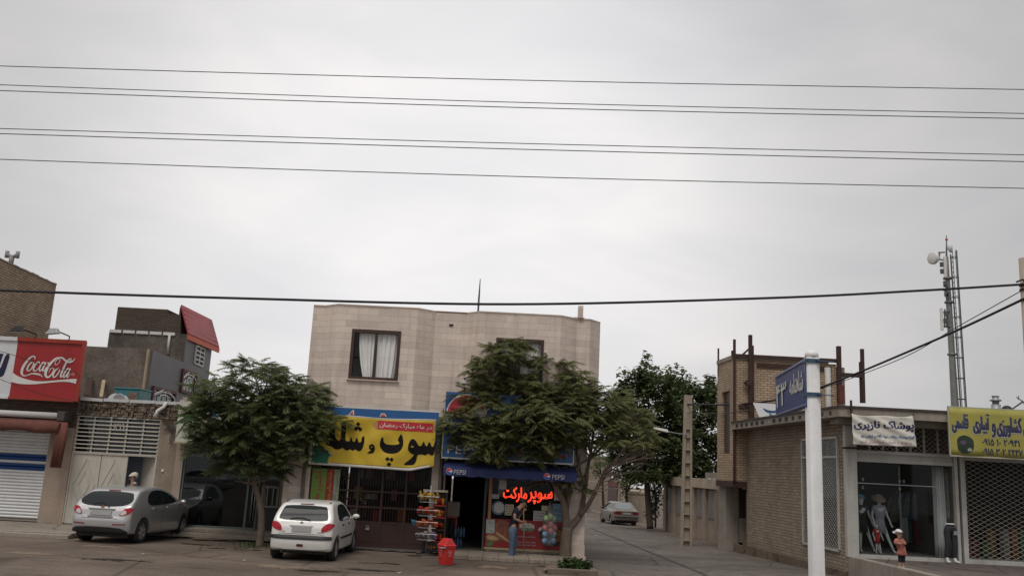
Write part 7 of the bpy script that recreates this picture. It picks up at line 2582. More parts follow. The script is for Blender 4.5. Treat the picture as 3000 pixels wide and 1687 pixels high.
def overlay(body, kind, poly, off, nu=26, nv=12, s=1, sm=2):
 """a skin lying on the body: kind 'side' takes (x, z), 'rear' and 'front' take (y, z)"""
 pl_ = chaikin(poly, sm) if sm else poly
 xs_ = [p[0] for p in pl_]
 u0, u1 = min(xs_), max(xs_)
 P2_, Fc = [], []
 for i in range(nu + 1):
  u = u0 + (u1 - u0) * (.004 + .992 * i / nu)
  zz = []
  for a, b_ in zip(pl_, pl_[1:] + pl_[:1]):
   if (a[0] - u) * (b_[0] - u) <= 0 and abs(a[0] - b_[0]) > 1e-9:
    zz.append(a[1] + (b_[1] - a[1]) * (u - a[0]) / (b_[0] - a[0]))
  z0_, z1_ = min(zz), max(zz)
  for j in range(nv + 1):
   P2_.append((u, z0_ + (z1_ - z0_) * j / nv))
 P2_ = np.array(P2_)
 n = len(P2_)
 if kind == 'side':
  O = np.stack([P2_[:, 0], np.zeros(n), P2_[:, 1]], 1)
  Dv = np.tile(np.array([0, s * 1.5, 0.0]), (n, 1))
 elif kind == 'rear':
  O = np.stack([np.full(n, body.L * .42), P2_[:, 0], P2_[:, 1]], 1)
  Dv = np.tile(np.array([-body.L * .6, 0, 0.0]), (n, 1))
 else:
  O = np.stack([np.full(n, body.L * .5), P2_[:, 0], P2_[:, 1]], 1)
  Dv = np.tile(np.array([body.L * .6, 0, 0.0]), (n, 1))
 Q = body.hit(O, Dv, 1.0)
 e = 1e-3
 g = np.stack([body.F(Q[:, 0] + e, Q[:, 1], Q[:, 2]) - body.F(Q[:, 0] - e, Q[:, 1], Q[:, 2]),
     body.F(Q[:, 0], Q[:, 1] + e, Q[:, 2]) - body.F(Q[:, 0], Q[:, 1] - e, Q[:, 2]),
     body.F(Q[:, 0], Q[:, 1], Q[:, 2] + e) - body.F(Q[:, 0], Q[:, 1], Q[:, 2] - e)], 1)
 g /= (np.linalg.norm(g, axis=1)[:, None] + 1e-9)
 Q = Q + g * off
 for i in range(nu):
  for j in range(nv):
   a = i * (nv + 1) + j
   q_ = (a, a + nv + 1, a + nv + 2, a + 1)
   if kind == 'side' and s > 0: q_ = q_[::-1]
   if kind == 'front': q_ = q_
   if kind == 'rear': q_ = q_[::-1]
   Fc.append(q_)
 return B().add([tuple(v) for v in Q], Fc)
def paint(name, col, metal=0.0, rough=.28, coat=.6):
 m, t_, b_ = base_mat(name, rough, metal, .5)
 c_ = weather(t_, c4(col), .05, 2.0)
 # road dust, heavier low on the body
 tc_ = t_.nodes.new('ShaderNodeTexCoord')
 sp_ = t_.nodes.new('ShaderNodeSeparateXYZ')
 t_.links.new(tc_.outputs['Object'], sp_.inputs[0])
 mr_ = t_.nodes.new('ShaderNodeMapRange')
 mr_.inputs['From Min'].default_value = .15
 mr_.inputs['From Max'].default_value = .75
 mr_.inputs['To Min'].default_value = .38
 mr_.inputs['To Max'].default_value = .03
 t_.links.new(sp_.outputs['Z'], mr_.inputs['Value'])
 mm = N(t_, 'ShaderNodeMath', operation='MULTIPLY')
 t_.links.new(mr_.outputs[0], mm.inputs[0])
 t_.links.new(ramp(t_, noise(t_, 3, 5), .25, .75, (.4,) * 3 + (1,), (1,) * 3 + (1,)), mm.inputs[1])
 c_ = mix(t_, mm.outputs[0], c_, (.20, .165, .135, 1))
 t_.links.new(c_, b_.inputs['Base Color'])
 b_.inputs['Coat Weight'].default_value = coat
 b_.inputs['Coat Roughness'].default_value = .05
 MATS[name] = m
 return m
car_glass = mat('car_glass', (.016, .020, .021), .06, amt=0, spec=.12)
tail_red = mat('tail_lamp_red', (.36, .012, .022), .15, amt=.05)
tail_clear = mat('tail_lamp_clear', (.55, .50, .50), .15, amt=.1)
trim_black = mat('trim_black', (.022, .022, .025), .55, amt=.1)
rim_m = mat('alloy_rim', (.40, .41, .42), .35, .6, amt=.1)
rim_dull = mat('hub_cap_grey', (.24, .24, .235), .5, .2, amt=.2)
plate_grey = mat('number_plate_grey', (.30, .295, .29), .6, amt=.12, scale=3)
seam_m = mat('panel_gap', (.03, .03, .032), .7, amt=0)
def wheel(par, x, y, r, s, rimm, spokes=5, wid=.19):
 hub = B().lathe((x, y - s * (wid / 2 - .02), r), [(r * .55, 0), (r * .55, .04)], 24, (0, s, 0)).obj('wheel', trim_black, par, local=True)
 B().lathe((x, y, r), [(r * .62, -wid / 2 + .01), (r * .90, -wid / 2), (r * .985, -wid / 2 + .03), (r, -.02), (r, .02), (r * .985, wid / 2 - .03), (r * .90, wid / 2), (r * .68, wid / 2 - .005), (r * .64, wid / 2 - .03)], 36, (0, s, 0)).obj('tyre', rubber, hub, True, local=True)
 bb_ = B()
 yo = y + s * (wid / 2 - .035)
 n = 36
 o = len(bb_.v)
 for k in range(n):
  a = 2 * math.pi * k / n
  for rr_, dy in ((r * .68, .018), (r * .60, .022), (r * .58, -.03)):
   bb_.v.append((x + rr_ * math.cos(a), yo + s * dy, r + rr_ * math.sin(a)))
 for k in range(n):
  k2 = (k + 1) % n
  for q_ in range(2):
   bb_.f.append((o + k * 3 + q_, o + k * 3 + q_ + 1, o + k2 * 3 + q_ + 1, o + k2 * 3 + q_))
 for k in range(spokes):
  a = 2 * math.pi * (k + .25) / spokes
  d1 = Vector((math.cos(a), 0, math.sin(a)))
  d2 = Vector((-math.sin(a), 0, math.cos(a)))
  c_ = Vector((x, yo, r))
  w0_, w1__ = r * .11, r * .16
  vs = []
  for dy in (.0, .016):
   vs += [c_ + d1 * (r * .10) + d2 * w0_ + Vector((0, s * (dy + .006), 0)), c_ + d1 * (r * .10) - d2 * w0_ + Vector((0, s * (dy + .006), 0)), c_ + d1 * (r * .62) - d2 * w1__ + Vector((0, s * dy, 0)), c_ + d1 * (r * .62) + d2 * w1__ + Vector((0, s * dy, 0))]
  bb_.add(vs, [(0, 1, 2, 3), (7, 6, 5, 4), (0, 4, 5, 1), (1, 5, 6, 2), (2, 6, 7, 3), (3, 7, 4, 0)])
 bb_.lathe((x, yo, r), [(r * .17, 0), (r * .17, .028), (r * .12, .034)], 18, (0, s, 0))
 bb_.obj('rim', rimm, hub, local=True)
 return hub
def car(name, label, cat, loc, heading, spec):
 t_ = thing(name, label, cat, loc, None, heading - math.pi / 2)
 # local frame: the car points along +Y; build with x forward, then turn
 root = bpy.data.objects.new('tmp', None)
 bd = Body(spec['side'], spec['front'], spec['plan'], spec.get('k', .07))
 Q, Fc = bd.mesh(spec['W'], spec['H'])
 L, ra, wb, r, tr = bd.L, spec['ra'], spec['wb'], spec['r'], spec['track'] / 2
 M3 = lambda v: (-v[1], v[0] - ra - wb / 2, v[2])          # x forward -> +Y, origin mid wheelbase
 def add(bb_, nm, m_, par=t_, smooth=True, bevel=0):
  bb_.v = [M3(v) for v in bb_.v]
  return bb_.obj(nm, m_, par, smooth, bevel, local=True)
 bodyb = B().add([tuple(v) for v in Q], Fc)
 bo = add(bodyb, 'body', spec['paint'])
 # wheel arches cut with cylinders
 cut = B()
 for x in (ra, ra + wb):
  for s_ in (-1, 1):
   n = 40
   cut.lathe((x, s_ * (tr - .16), r + .01), [(r * 1.17, 0), (r * 1.17, .6)], n, (0, s_, 0))
 co = add(cut, 'arch_cutter', trim_black, None)
 co.location = (0, 0, 0)
 md_ = bo.modifiers.new('arches', 'BOOLEAN')
 md_.operation = 'DIFFERENCE'
 md_.solver = 'EXACT'
 md_.object = co
 bo.parent = None
 bo.location = (0, 0, 0)
 bpy.context.view_layer.update()
 dg = bpy.context.evaluated_depsgraph_get()
 me = bpy.data.meshes.new_from_object(bo.evaluated_get(dg))
 bo.modifiers.clear()
 me.name = 'body'
 bo.data = me
 me.materials.clear()
 me.materials.append(spec['paint'])
 if hasattr(me, 'set_sharp_from_angle'): me.set_sharp_from_angle(angle=R(48))
 bo.parent = t_
 bpy.data.objects.remove(co)
 # dark inner arches and floor
 arch = B()
 for x in (ra, ra + wb):
  for s_ in (-1, 1):
   arch.lathe((x, s_ * (tr - .13), r + .01), [(r * 1.15, 0), (r * 1.15, .01)], 32, (0, s_, 0))
 arch.box(.35, L - .4, -spec['W'] * .38, spec['W'] * .38, .16, .24)
 add(arch, 'underbody', trim_black, smooth=False)
 for x in (ra, ra + wb):
  for s_ in (-1, 1):
   h = wheel(t_, 0, 0, r, s_, spec['rim'], spec['spokes'])
   for q_ in (h,) + tuple(h.children):
    me_ = q_.data
    for v in me_.vertices:
     a = v.co
     v.co = M3((a.x + x, a.y + s_ * (tr - .01), a.z))
 ov = lambda kind, poly, off, nm, m_, par=t_, s_=1, nu=26, nv=10, sm=2: add(overlay(bd, kind, poly, off, nu, nv, s_, sm), nm, m_, par)
 for kind, poly, off, nm, m_, extra in spec['skins']:
  if kind == 'side':
   for s_ in (1, -1):
    ov(kind, poly, off, nm, m_, t_, s_, **extra)
  else:
   for pp_ in ([poly, [(-y, z) for y, z in poly]] if extra.get('both') else [poly]):
    ex = {k_: v for k_, v in extra.items() if k_ != 'both'}
    ov(kind, pp_, off, nm, m_, t_, 1, **ex)
 # mirrors, handles
 for s_ in (-1, 1):
  mx_, mz_ = spec['mirror']
  bb_ = B().ball((mx_, s_ * (spec['W'] / 2 + .08), mz_), (.07, .10, .065), 12, 8)
  bb_.tube([(mx_ + .03, s_ * (spec['W'] / 2 - .06), mz_ - .05), (mx_, s_ * (spec['W'] / 2 + .03), mz_ - .02)], .025, 6)
  add(bb_, 'wing_mirror', spec['paint'])
  for hx_ in spec['handles']:
   y_ = float(bd.hit(np.array([[hx_, 0, spec['hz']]]), np.array([[0, s_ * 1.5, 0.0]]), 1.0)[0, 1])
   add(B().box(hx_ - .08, hx_ + .08, min(y_ - s_ * .01, y_ + s_ * .03), max(y_ - s_ * .01, y_ + s_ * .03), spec['hz'] - .018, spec['hz'] + .018), 'door_handle', spec.get('handle_m', spec['paint']), smooth=False, bevel=.008)
 for nm, m_, fn in spec['extras']:
  bb_ = B()
  fn(bb_, bd)
  add(bb_, nm, m_, smooth=False)
 return t_
silver = paint('silver_paint', (.50, .50, .505), .55, .32)
whitep = paint('white_car_paint', (.70, .69, .66), .0, .3)
beigep = paint('champagne_paint', (.125, .108, .088), .15, .4)
def rear_x(bd, y, z):
 return float(bd.hit(np.array([[bd.L * .42, y, z]]), np.array([[-bd.L * .6, 0, 0.0]]), 1.0)[0, 0])
def wiper(bd_pts):
 def f(bb_, bd):
  pts = [Vector((rear_x(bd, y, z) - .022, y, z)) for y, z in bd_pts]
  bb_.tube(pts, [.016] + [.012] * (len(pts) - 1), 6)
  bb_.ball(pts[0], .025, 8, 6)
 return f
def plate(y0, y1, z0, z1):
 def f(bb_, bd):
  x = min(rear_x(bd, 0, z0), rear_x(bd, 0, z1)) - .012
  xt = rear_x(bd, 0, z1) - .012
  xb_ = rear_x(bd, 0, z0) - .012
  bb_.add([(xb_, y0, z0), (xb_, y1, z0), (xt, y1, z1), (xt, y0, z1), (xb_ - .012, y0, z0), (xb_ - .012, y1, z0), (xt - .012, y1, z1), (xt - .012, y0, z1)], [(0, 1, 2, 3), (7, 6, 5, 4), (0, 4, 5, 1), (1, 5, 6, 2), (2, 6, 7, 3), (3, 7, 4, 0)])
 return f
def bar_on_rear(y0, y1, z, h, d):
 def f(bb_, bd):
  n = 10
  for i in range(n):
   ya, yb_ = y0 + (y1 - y0) * i / n, y0 + (y1 - y0) * (i + 1) / n
   xa, xb_ = rear_x(bd, ya, z), rear_x(bd, yb_, z)
   bb_.add([(xa - d, ya, z - h / 2), (xb_ - d, yb_, z - h / 2), (xb_ - d, yb_, z + h / 2), (xa - d, ya, z + h / 2), (xa + .01, ya, z - h / 2), (xb_ + .01, yb_, z - h / 2), (xb_ + .01, yb_, z + h / 2), (xa + .01, ya, z + h / 2)], [(0, 3, 2, 1), (4, 5, 6, 7), (0, 1, 5, 4), (2, 3, 7, 6)])
 return f
def spot(y, z, r, d=.01, n=14):
 def f(bb_, bd):
  x = rear_x(bd, y, z)
  bb_.lathe((x + .004, y, z), [(r, 0), (r, d), (r * .7, d + .004)], n, (-1, 0, 0))
 return f
def aerial(x, y, z, dx, dz):
 def f(bb_, bd):
  bb_.ball((x, y, z), (.05, .03, .025), 8, 6)
  bb_.tube([(x, y, z), (x + dx, y, z + dz)], [.008, .005], 5)
 return f
hatch = dict(W=1.665, H=1.43, ra=.62, wb=2.44, r=.29, track=1.44, paint=whitep, rim=rim_dull, spokes=7, k=.075,
    side=[(.16, .24), (.03, .28), (.0, .42), (.01, .56), (.06, .62), (.08, .80), (.14, .94), (.36, 1.26), (.50, 1.36), (.85, 1.415), (1.35, 1.435), (1.75, 1.41), (2.15, 1.29), (2.65, .99), (2.95, .90), (3.4, .78), (3.70, .62), (3.82, .46), (3.80, .26), (3.6, .2), (1.8, .19)],
    front=[(0, .14), (.70, .14), (.78, .22), (.825, .45), (.832, .62), (.815, .80), (.785, .93), (.64, 1.34), (.56, 1.47), (0, 1.47)],
    plan=[(-.02, .0), (-.02, .40), (.02, .62), (.14, .76), (.5, .815), (1.0, .835), (2.7, .835), (3.2, .78), (3.6, .64), (3.78, .42), (3.84, .2), (3.85, 0)],
    mirror=(2.42, 1.0), handles=(1.22, 2.0), hz=.84, handle_m=trim_black,
    skins=[
     ('rear', [(-.60, .975), (0, .955), (.60, .975), (.615, 1.04), (.545, 1.27), (.50, 1.305), (0, 1.325), (-.50, 1.305), (-.545, 1.27), (-.615, 1.04)], .006, 'rear_window', car_glass, dict(nu=40, nv=14, sm=1)),
     ('side', [(.78, 1.02), (.86, .945), (1.5, .935), (2.38, .945), (2.20, 1.12), (1.95, 1.27), (1.72, 1.335), (1.2, 1.345), (.95, 1.29)], .005, 'side_window', car_glass, dict(nu=40, sm=1)),
     ('rear', [(.475, .70), (.62, .73), (.755, .80), (.77, .90), (.72, .925), (.60, .91), (.50, .82)], .014, 'tail_lamp', tail_red, dict(both=1, nu=20, sm=2)),
     ('rear', [(-.75, .52), (.75, .52), (.765, .56), (.75, .625), (-.75, .625), (-.765, .56)], .016, 'bumper_strip', trim_black, dict(nu=50, nv=6, sm=1)),
     ('side', [(.95, .50), (2.55, .50), (2.55, .555), (.95, .555)], .012, 'rubbing_strip', trim_black, dict(nv=4, sm=0)),
     ('front', [(-.62, 1.00), (.62, 1.00), (.56, 1.30), (-.56, 1.30)], .006, 'windscreen', car_glass, dict(nu=30, sm=1)),
     ('front', [(.42, .60), (.72, .66), (.70, .76), (.45, .72)], .008, 'headlight', tail_clear, dict(both=1, sm=1)),
     ('side', [(1.605, .32), (1.617, .32), (1.617, .94), (1.605, .94)], .003, 'door_gap', seam_m, dict(nu=2, sm=0)),
     ('side', [(2.585, .36), (2.597, .36), (2.597, .86), (2.585, .86)], .003, 'door_gap', seam_m, dict(nu=2, sm=0)),
     ('rear', [(-.57, .645), (.57, .645), (.57, .655), (-.57, .655)], .004, 'tailgate_gap', seam_m, dict(nu=30, nv=2, sm=0)),
    ],
    extras=[('number_plate', plate_grey, plate(-.24, .24, .705, .835)), ('plate_lamp_bar', whitep, bar_on_rear(-.26, .30, .85, .03, .03)),
      ('wiper', trim_black, wiper([(-.16, .985), (.0, 1.03), (.2, 1.025), (.32, 1.0)])),
      ('brake_lamp', mat('brake_lamp', (.10, .02, .035), .3, amt=0), bar_on_rear(-.17, .17, 1.345, .03, .015)),
      ('badge', rim_m, spot(0.02, .905, .045, .008)), ('badge_strip', rim_m, bar_on_rear(-.56, -.40, .70, .022, .006)), ('badge_strip', rim_m, bar_on_rear(.40, .48, .70, .022, .006)),
      ('tow_eye_cover', mat('fog_red', (.07, .008, .01), .4, amt=0), bar_on_rear(-.08, .08, .385, .06, .006)),
      ('exhaust', trim_black, lambda bb_, bd: bb_.tube([(.25, .42, .24), (-.02, .42, .23)], .035, 10)),
      ('aerial', trim_black, aerial(1.55, 0, 1.435, -.12, .02)),
      ('roof_strip', trim_black, lambda bb_, bd: [bb_.bar((.55, s_ * .545, 1.392), (1.6, s_ * .555, 1.432), .02, .012) for s_ in (-1, 1)])])
p = atz(972, 1643, 0)
q = atz(800, 1633, 0)
wh = Vector(((p.x + q.x) / 2 + .03, (p.y + q.y) / 2 + .12 + 1.22, 0))
car('white_hatchback', 'white five door hatchback parked nose in before the yellow banner, seen from behind', 'car', wh, R(89.0), hatch)
emg = dict(W=1.79, H=1.47, ra=.80, wb=2.65, r=.315, track=1.54, paint=silver, rim=rim_m, spokes=6, k=.08,
   side=[(.22, .26), (.06, .30), (.0, .45), (.0, .62), (.06, .72), (.10, .86), (.16, .98), (.50, 1.24), (.70, 1.36), (1.05, 1.44), (1.6, 1.47), (2.1, 1.44), (2.6, 1.30), (3.15, 1.02), (3.5, .93), (4.0, .80), (4.28, .66), (4.39, .48), (4.37, .28), (4.1, .2), (2.0, .19)],
   front=[(0, .14), (.76, .14), (.84, .24), (.885, .46), (.895, .66), (.88, .84), (.845, .97), (.69, 1.36), (.60, 1.50), (0, 1.50)],
   plan=[(-.02, .0), (-.02, .42), (.03, .66), (.17, .80), (.55, .87), (1.1, .895), (3.1, .895), (3.7, .83), (4.12, .68), (4.32, .45), (4.40, .2), (4.41, 0)],
   mirror=(2.95, 1.03), handles=(1.35, 2.22), hz=.90,
   skins=[
    ('rear', [(-.60, 1.0), (-.35, .965), (0, .955), (.35, .965), (.60, 1.0), (.735, 1.10), (.63, 1.26), (.54, 1.315), (0, 1.335), (-.54, 1.315), (-.63, 1.26), (-.735, 1.10)], .006, 'rear_window', car_glass, dict(nu=44, nv=14, sm=1)),
    ('side', [(1.0, 1.10), (1.06, 1.01), (1.25, .97), (2.0, .985), (2.88, 1.0), (2.62, 1.17), (2.25, 1.31), (1.9, 1.37), (1.5, 1.375), (1.2, 1.30)], .005, 'side_window', car_glass, dict(nu=44, sm=1)),
    ('rear', [(.50, .735), (.62, .74), (.76, .79), (.80, .87), (.80, .945), (.74, .95), (.62, .925), (.55, .83)], .014, 'tail_lamp', tail_red, dict(both=1, nu=22, sm=1)),
    ('rear', [(.525, .75), (.62, .755), (.70, .80), (.66, .875), (.575, .86)], .020, 'reversing_lamp', tail_clear, dict(both=1, nu=14, sm=1)),
    ('rear', [(-.78, .27), (.78, .27), (.74, .36), (.55, .44), (-.55, .44), (-.74, .36)], .012, 'lower_bumper', trim_black, dict(nu=44, nv=6, sm=1)),
    ('rear', [(.38, .495), (.70, .505), (.70, .535), (.38, .525)], .010, 'bumper_reflector', mat('reflector_red', (.20, .015, .02), .3, amt=0), dict(both=1, nu=12, nv=3, sm=0)),
    ('front', [(-.66, 1.02), (.66, 1.02), (.60, 1.33), (-.60, 1.33)], .006, 'windscreen', car_glass, dict(nu=30, sm=1)),
    ('front', [(.42, .66), (.78, .72), (.76, .82), (.45, .76)], .008, 'headlight', tail_clear, dict(both=1, sm=1)),
    ('front', [(-.36, .56), (.36, .56), (.36, .68), (-.36, .68)], .008, 'front_grille', trim_black, dict(sm=1)),
    ('side', [(1.90, .34), (1.912, .34), (1.925, .98), (1.913, .98)], .003, 'door_gap', seam_m, dict(nu=2, sm=0)),
    ('side', [(1.93, .99), (2.01, .99), (2.0, 1.36), (1.92, 1.36)], .008, 'door_pillar', trim_black, dict(nu=4, sm=0)),
    ('side', [(2.99, .36), (3.002, .36), (3.002, .93), (2.99, .93)], .003, 'door_gap', seam_m, dict(nu=2, sm=0)),
    ('rear', [(-.50, .655), (.50, .655), (.50, .665), (-.50, .665)], .004, 'tailgate_gap', seam_m, dict(nu=30, nv=2, sm=0)),
   ],
   extras=[('number_plate', plate_grey, plate(-.29, .29, .735, .87)), ('chrome_bar', rim_m, bar_on_rear(-.36, .36, .895, .028, .035)),
     ('plate_surround', silver, bar_on_rear(-.34, .34, .705, .03, .03)),
     ('wiper', trim_black, wiper([(-.16, .965), (-.08, 1.03), (.08, 1.055), (.26, 1.03)])),
     ('brake_lamp', mat('brake_lamp_red', (.25, .015, .02), .3, amt=0), bar_on_rear(-.16, .16, 1.352, .035, .02)),
     ('badge', mat('badge_copper', (.36, .12, .06), .35, .3, amt=0), spot(0, .93, .05, .008)),
     ('aerial', trim_black, aerial(1.25, 0, 1.462, -.06, .22))])
p = atz(405, 1592, 0)
q = atz(230, 1580, 0)
hd = R(86.0)
fw = Vector((math.cos(hd), math.sin(hd), 0))
mid = (p + q) / 2
sv_ = Vector((mid.x, mid.y, 0)) + fw * (1.325 + .12)
car('silver_hatchback', 'silver hatchback parked nose in before the white gate, seen from behind and right', 'car', sv_, hd, emg)
sed = dict(W=1.72, H=1.42, ra=1.0, wb=2.67, r=.30, track=1.45, paint=beigep, rim=rim_dull, spokes=6, k=.065,
   side=[(.25, .28), (.05, .30), (.0, .44), (.0, .58), (.05, .66), (.07, .88), (.14, .94), (.75, 1.0), (1.15, 1.30), (1.45, 1.385), (1.95, 1.42), (2.4, 1.39), (2.65, 1.28), (3.15, .98), (3.5, .92), (4.1, .82), (4.38, .68), (4.46, .5), (4.44, .28), (4.1, .2), (2.0, .19)],
   front=[(0, .14), (.74, .14), (.81, .24), (.85, .46), (.86, .64), (.845, .84), (.80, .96), (.66, 1.30), (.57, 1.44), (0, 1.44)],
   plan=[(-.02, .0), (-.02, .45), (.02, .68), (.14, .79), (.6, .84), (1.2, .86), (3.2, .86), (3.8, .80), (4.2, .66), (4.40, .45), (4.47, .2), (4.48, 0)],
   mirror=(2.98, 1.0), handles=(1.7, 2.5), hz=.86, handle_m=trim_black,
   skins=[
    ('rear', [(-.62, 1.01), (.62, 1.01), (.50, 1.32), (-.50, 1.32)], .006, 'rear_window', mat('pale_glass', (.20, .23, .24), .08, amt=.1), dict(nu=30, sm=1)),
    ('side', [(.98, 1.03), (1.3, .985), (2.9, .985), (2.62, 1.17), (2.4, 1.29), (1.9, 1.345), (1.5, 1.31), (1.22, 1.2)], .005, 'side_window', car_glass, dict(nu=40, sm=1)),
    ('side', [(2.03, .98), (2.10, .98), (2.10, 1.35), (2.03, 1.35)], .009, 'door_pillar', beigep, dict(nu=3, sm=0)),
    ('rear', [(.36, .70), (.80, .70), (.81, .84), (.36, .84)], .012, 'tail_lamp', mat('tail_lamp_dark', (.13, .012, .012), .25, amt=0), dict(both=1, sm=1)),
    ('rear', [(-.82, .50), (.82, .50), (.82, .56), (-.82, .56)], .014, 'bumper_strip', trim_black, dict(nu=30, nv=3, sm=0)),
    ('rear', [(-.70, .25), (.70, .25), (.70, .36), (-.70, .36)], .010, 'lower_bumper', trim_black, dict(nu=30, nv=3, sm=0)),
    ('front', [(-.62, 1.0), (.62, 1.0), (.55, 1.30), (-.55, 1.30)], .006, 'windscreen', car_glass, dict(nu=30, sm=1)),
    ('front', [(.40, .66), (.76, .68), (.76, .78), (.40, .76)], .008, 'headlight', tail_clear, dict(both=1, sm=1)),
   ],
   extras=[('number_plate', plate_grey, plate(-.26, .26, .71, .83)), ('boot_trim', mat('boot_trim', (.14, .045, .03), .4, amt=.1), bar_on_rear(-.70, .70, .875, .03, .02))])
p = at(1824, 1529, 57.0)
cc = Vector((p.x, 57.0 + 2.3, gz(59)))
s_ = car('beige_saloon', 'champagne saloon car parked down the lane, seen from behind', 'car', cc, R(96.5), sed)
s2 = copy_tree(s_)
s2.location = (-19.6, -1.4, 0)
s2.rotation_euler = (0, 0, R(90))
tag(s2, 'silver grey saloon car on the road, seen mirrored in the showroom glass', 'car')
for ch in s2.children:
 if ch.name.split('.')[0] == 'body':
  ch.data = ch.data.copy()
  ch.data.materials[0] = silver
# ------------------------------------------------------------------ people, mannequins
skin = mat('skin', (.33, .19, .13), .6, amt=.05)
skin_k = mat('child_skin', (.42, .25, .17), .6, amt=.05)
hair_m = mat('black_hair', (.012, .010, .009), .6, amt=0)
plastic = mat('mannequin_white', (.80, .81, .80), .35, amt=.04)
denim = mat('faded_denim', (.085, .125, .185), .9, amt=.35, scale=6)
navy_shirt = mat('navy_shirt', (.014, .016, .026), .9, amt=.1)
shirt_pale = mat('pale_shirt_panel', (.20, .22, .27), .9, amt=.1)
def skinned(name, m_, par, verts, edges, sub=2, root=0, local=True):
 me = bpy.data.meshes.new(name)
 me.from_pydata([v[:3] for v in verts], edges, [])
 o = bpy.data.objects.new(name, me)
 C.objects.link(o)
 md_ = o.modifiers.new('skin', 'SKIN')
 md_.use_smooth_shade = True
 for i, v in enumerate(verts):
  rr_ = v[3] if isinstance(v[3], tuple) else (v[3], v[3])
  me.skin_vertices[0].data[i].radius = rr_
  me.skin_vertices[0].data[i].use_root = (i == root)
 sb = o.modifiers.new('sub', 'SUBSURF')
 sb.levels = sub
 sb.render_levels = sub
 bpy.context.view_layer.update()
 dg = bpy.context.evaluated_depsgraph_get()
 m2 = bpy.data.meshes.new_from_object(o.evaluated_get(dg))
 m2.name = name
 m2.materials.clear()
 m2.materials.append(m_)
 bpy.data.objects.remove(o)
 o = bpy.data.objects.new(name, m2)
 C.objects.link(o)
 m2.polygons.foreach_set('use_smooth', [True] * len(m2.polygons))
 if par is not None: o.parent = par
 return o
def figure(t, s, J, skin_, hands=True):
 """one continuous body; J gives the joints in metres (x forward), s the scale of thicknesses"""
 V, E = [], []
 def add(p, r, prev=None):
  V.append((p[0], p[1], p[2], tuple(x * s for x in r) if isinstance(r, tuple) else r * s))
  if prev is not None: E.append((prev, len(V) - 1))
  return len(V) - 1
 pel = add(J['pelvis'], (.15, .11))
 wai = add(J['waist'], (.13, .095), pel)
 che = add(J['chest'], (.155, .105), wai)
 nec = add(J['neck'], .055, che)
 hb = add(J['head_base'], (.062, .075), nec)
 hm = add(J['head_mid'], (.078, .098), hb)
 ht = add(J['head_top'], (.055, .07), hm)
 for sd in ('l', 'r'):
  sh = add(J['shoulder_' + sd], .062, che)
  el = add(J['elbow_' + sd], .043, sh)
  wr = add(J['wrist_' + sd], .028, el)
  if hands:
   pd = (Vector(J['hand_' + sd]) - Vector(J['wrist_' + sd]))
   pl_ = add(Vector(J['wrist_' + sd]) + pd * .55, (.032, .018), wr)
   d = pd.normalized()
   side = d.cross(Vector(J.get('palm_' + sd, (0, 0, 1)))).normalized()
   nrm = side.cross(d)
   for k, ln in ((-1.5, .062), (-.5, .075), (.5, .078), (1.5, .068)):
    b0 = Vector(V[pl_][:3]) + d * .045 * s + side * k * .017 * s
    f1 = add(b0 + d * ln * .35 * s, .0085, pl_)
    f2 = add(b0 + d * ln * .7 * s + nrm * .018 * s, .0078, f1)
    add(b0 + d * ln * .85 * s + nrm * .045 * s, .0065, f2)
   th = add(Vector(J['wrist_' + sd]) + pd * .35 + side * .034 * s, .0105, wr)
   add(Vector(V[th][:3]) + d * .035 * s + side * .012 * s + nrm * .02 * s, .009, th)
 for sd in ('l', 'r'):
  hp_ = add(J['hip_' + sd], .088, pel)
  kn = add(J['knee_' + sd], .056, hp_)
  an = add(J['ankle_' + sd], .036, kn)
  add(J['toe_' + sd], (.036, .026), an)
 return skinned('body', skin_, t, V, E, 2)
def face(t, c, fwd, s, skin_, hair=None, hl=1.0):
 """eyes, brows, nose, mouth and ears on a head of centre c looking along fwd"""
 f = Vector(fwd).normalized()
 l = Vector((0, 0, 1)).cross(f).normalized()
 u = f.cross(l)
 c = Vector(c)
 for sd in (-1, 1):
  B().ball(c + f * .092 * s + l * sd * .032 * s + u * .005 * s, .011 * s, 8, 6).obj('eye', mat('eye_dark', (.02, .015, .012), .2, amt=0), t, True, local=True)
 bb_ = B()
 bb_.ball(c + f * .108 * s - u * .025 * s, (.014 * s, .014 * s, .022 * s), 8, 6)
 for sd in (-1, 1):
  bb_.ball(c + l * sd * .082 * s - u * .01 * s, (.018 * s, .018 * s, .03 * s), 8, 6)
 bb_.obj('nose_and_ears', skin_, t, True, local=True)
 B().ball(c + f * .095 * s - u * .06 * s, (.016 * s, .022 * s, .006 * s), 8, 6).obj('mouth', mat('lips', (.24, .09, .075), .5, amt=0), t, True, local=True)
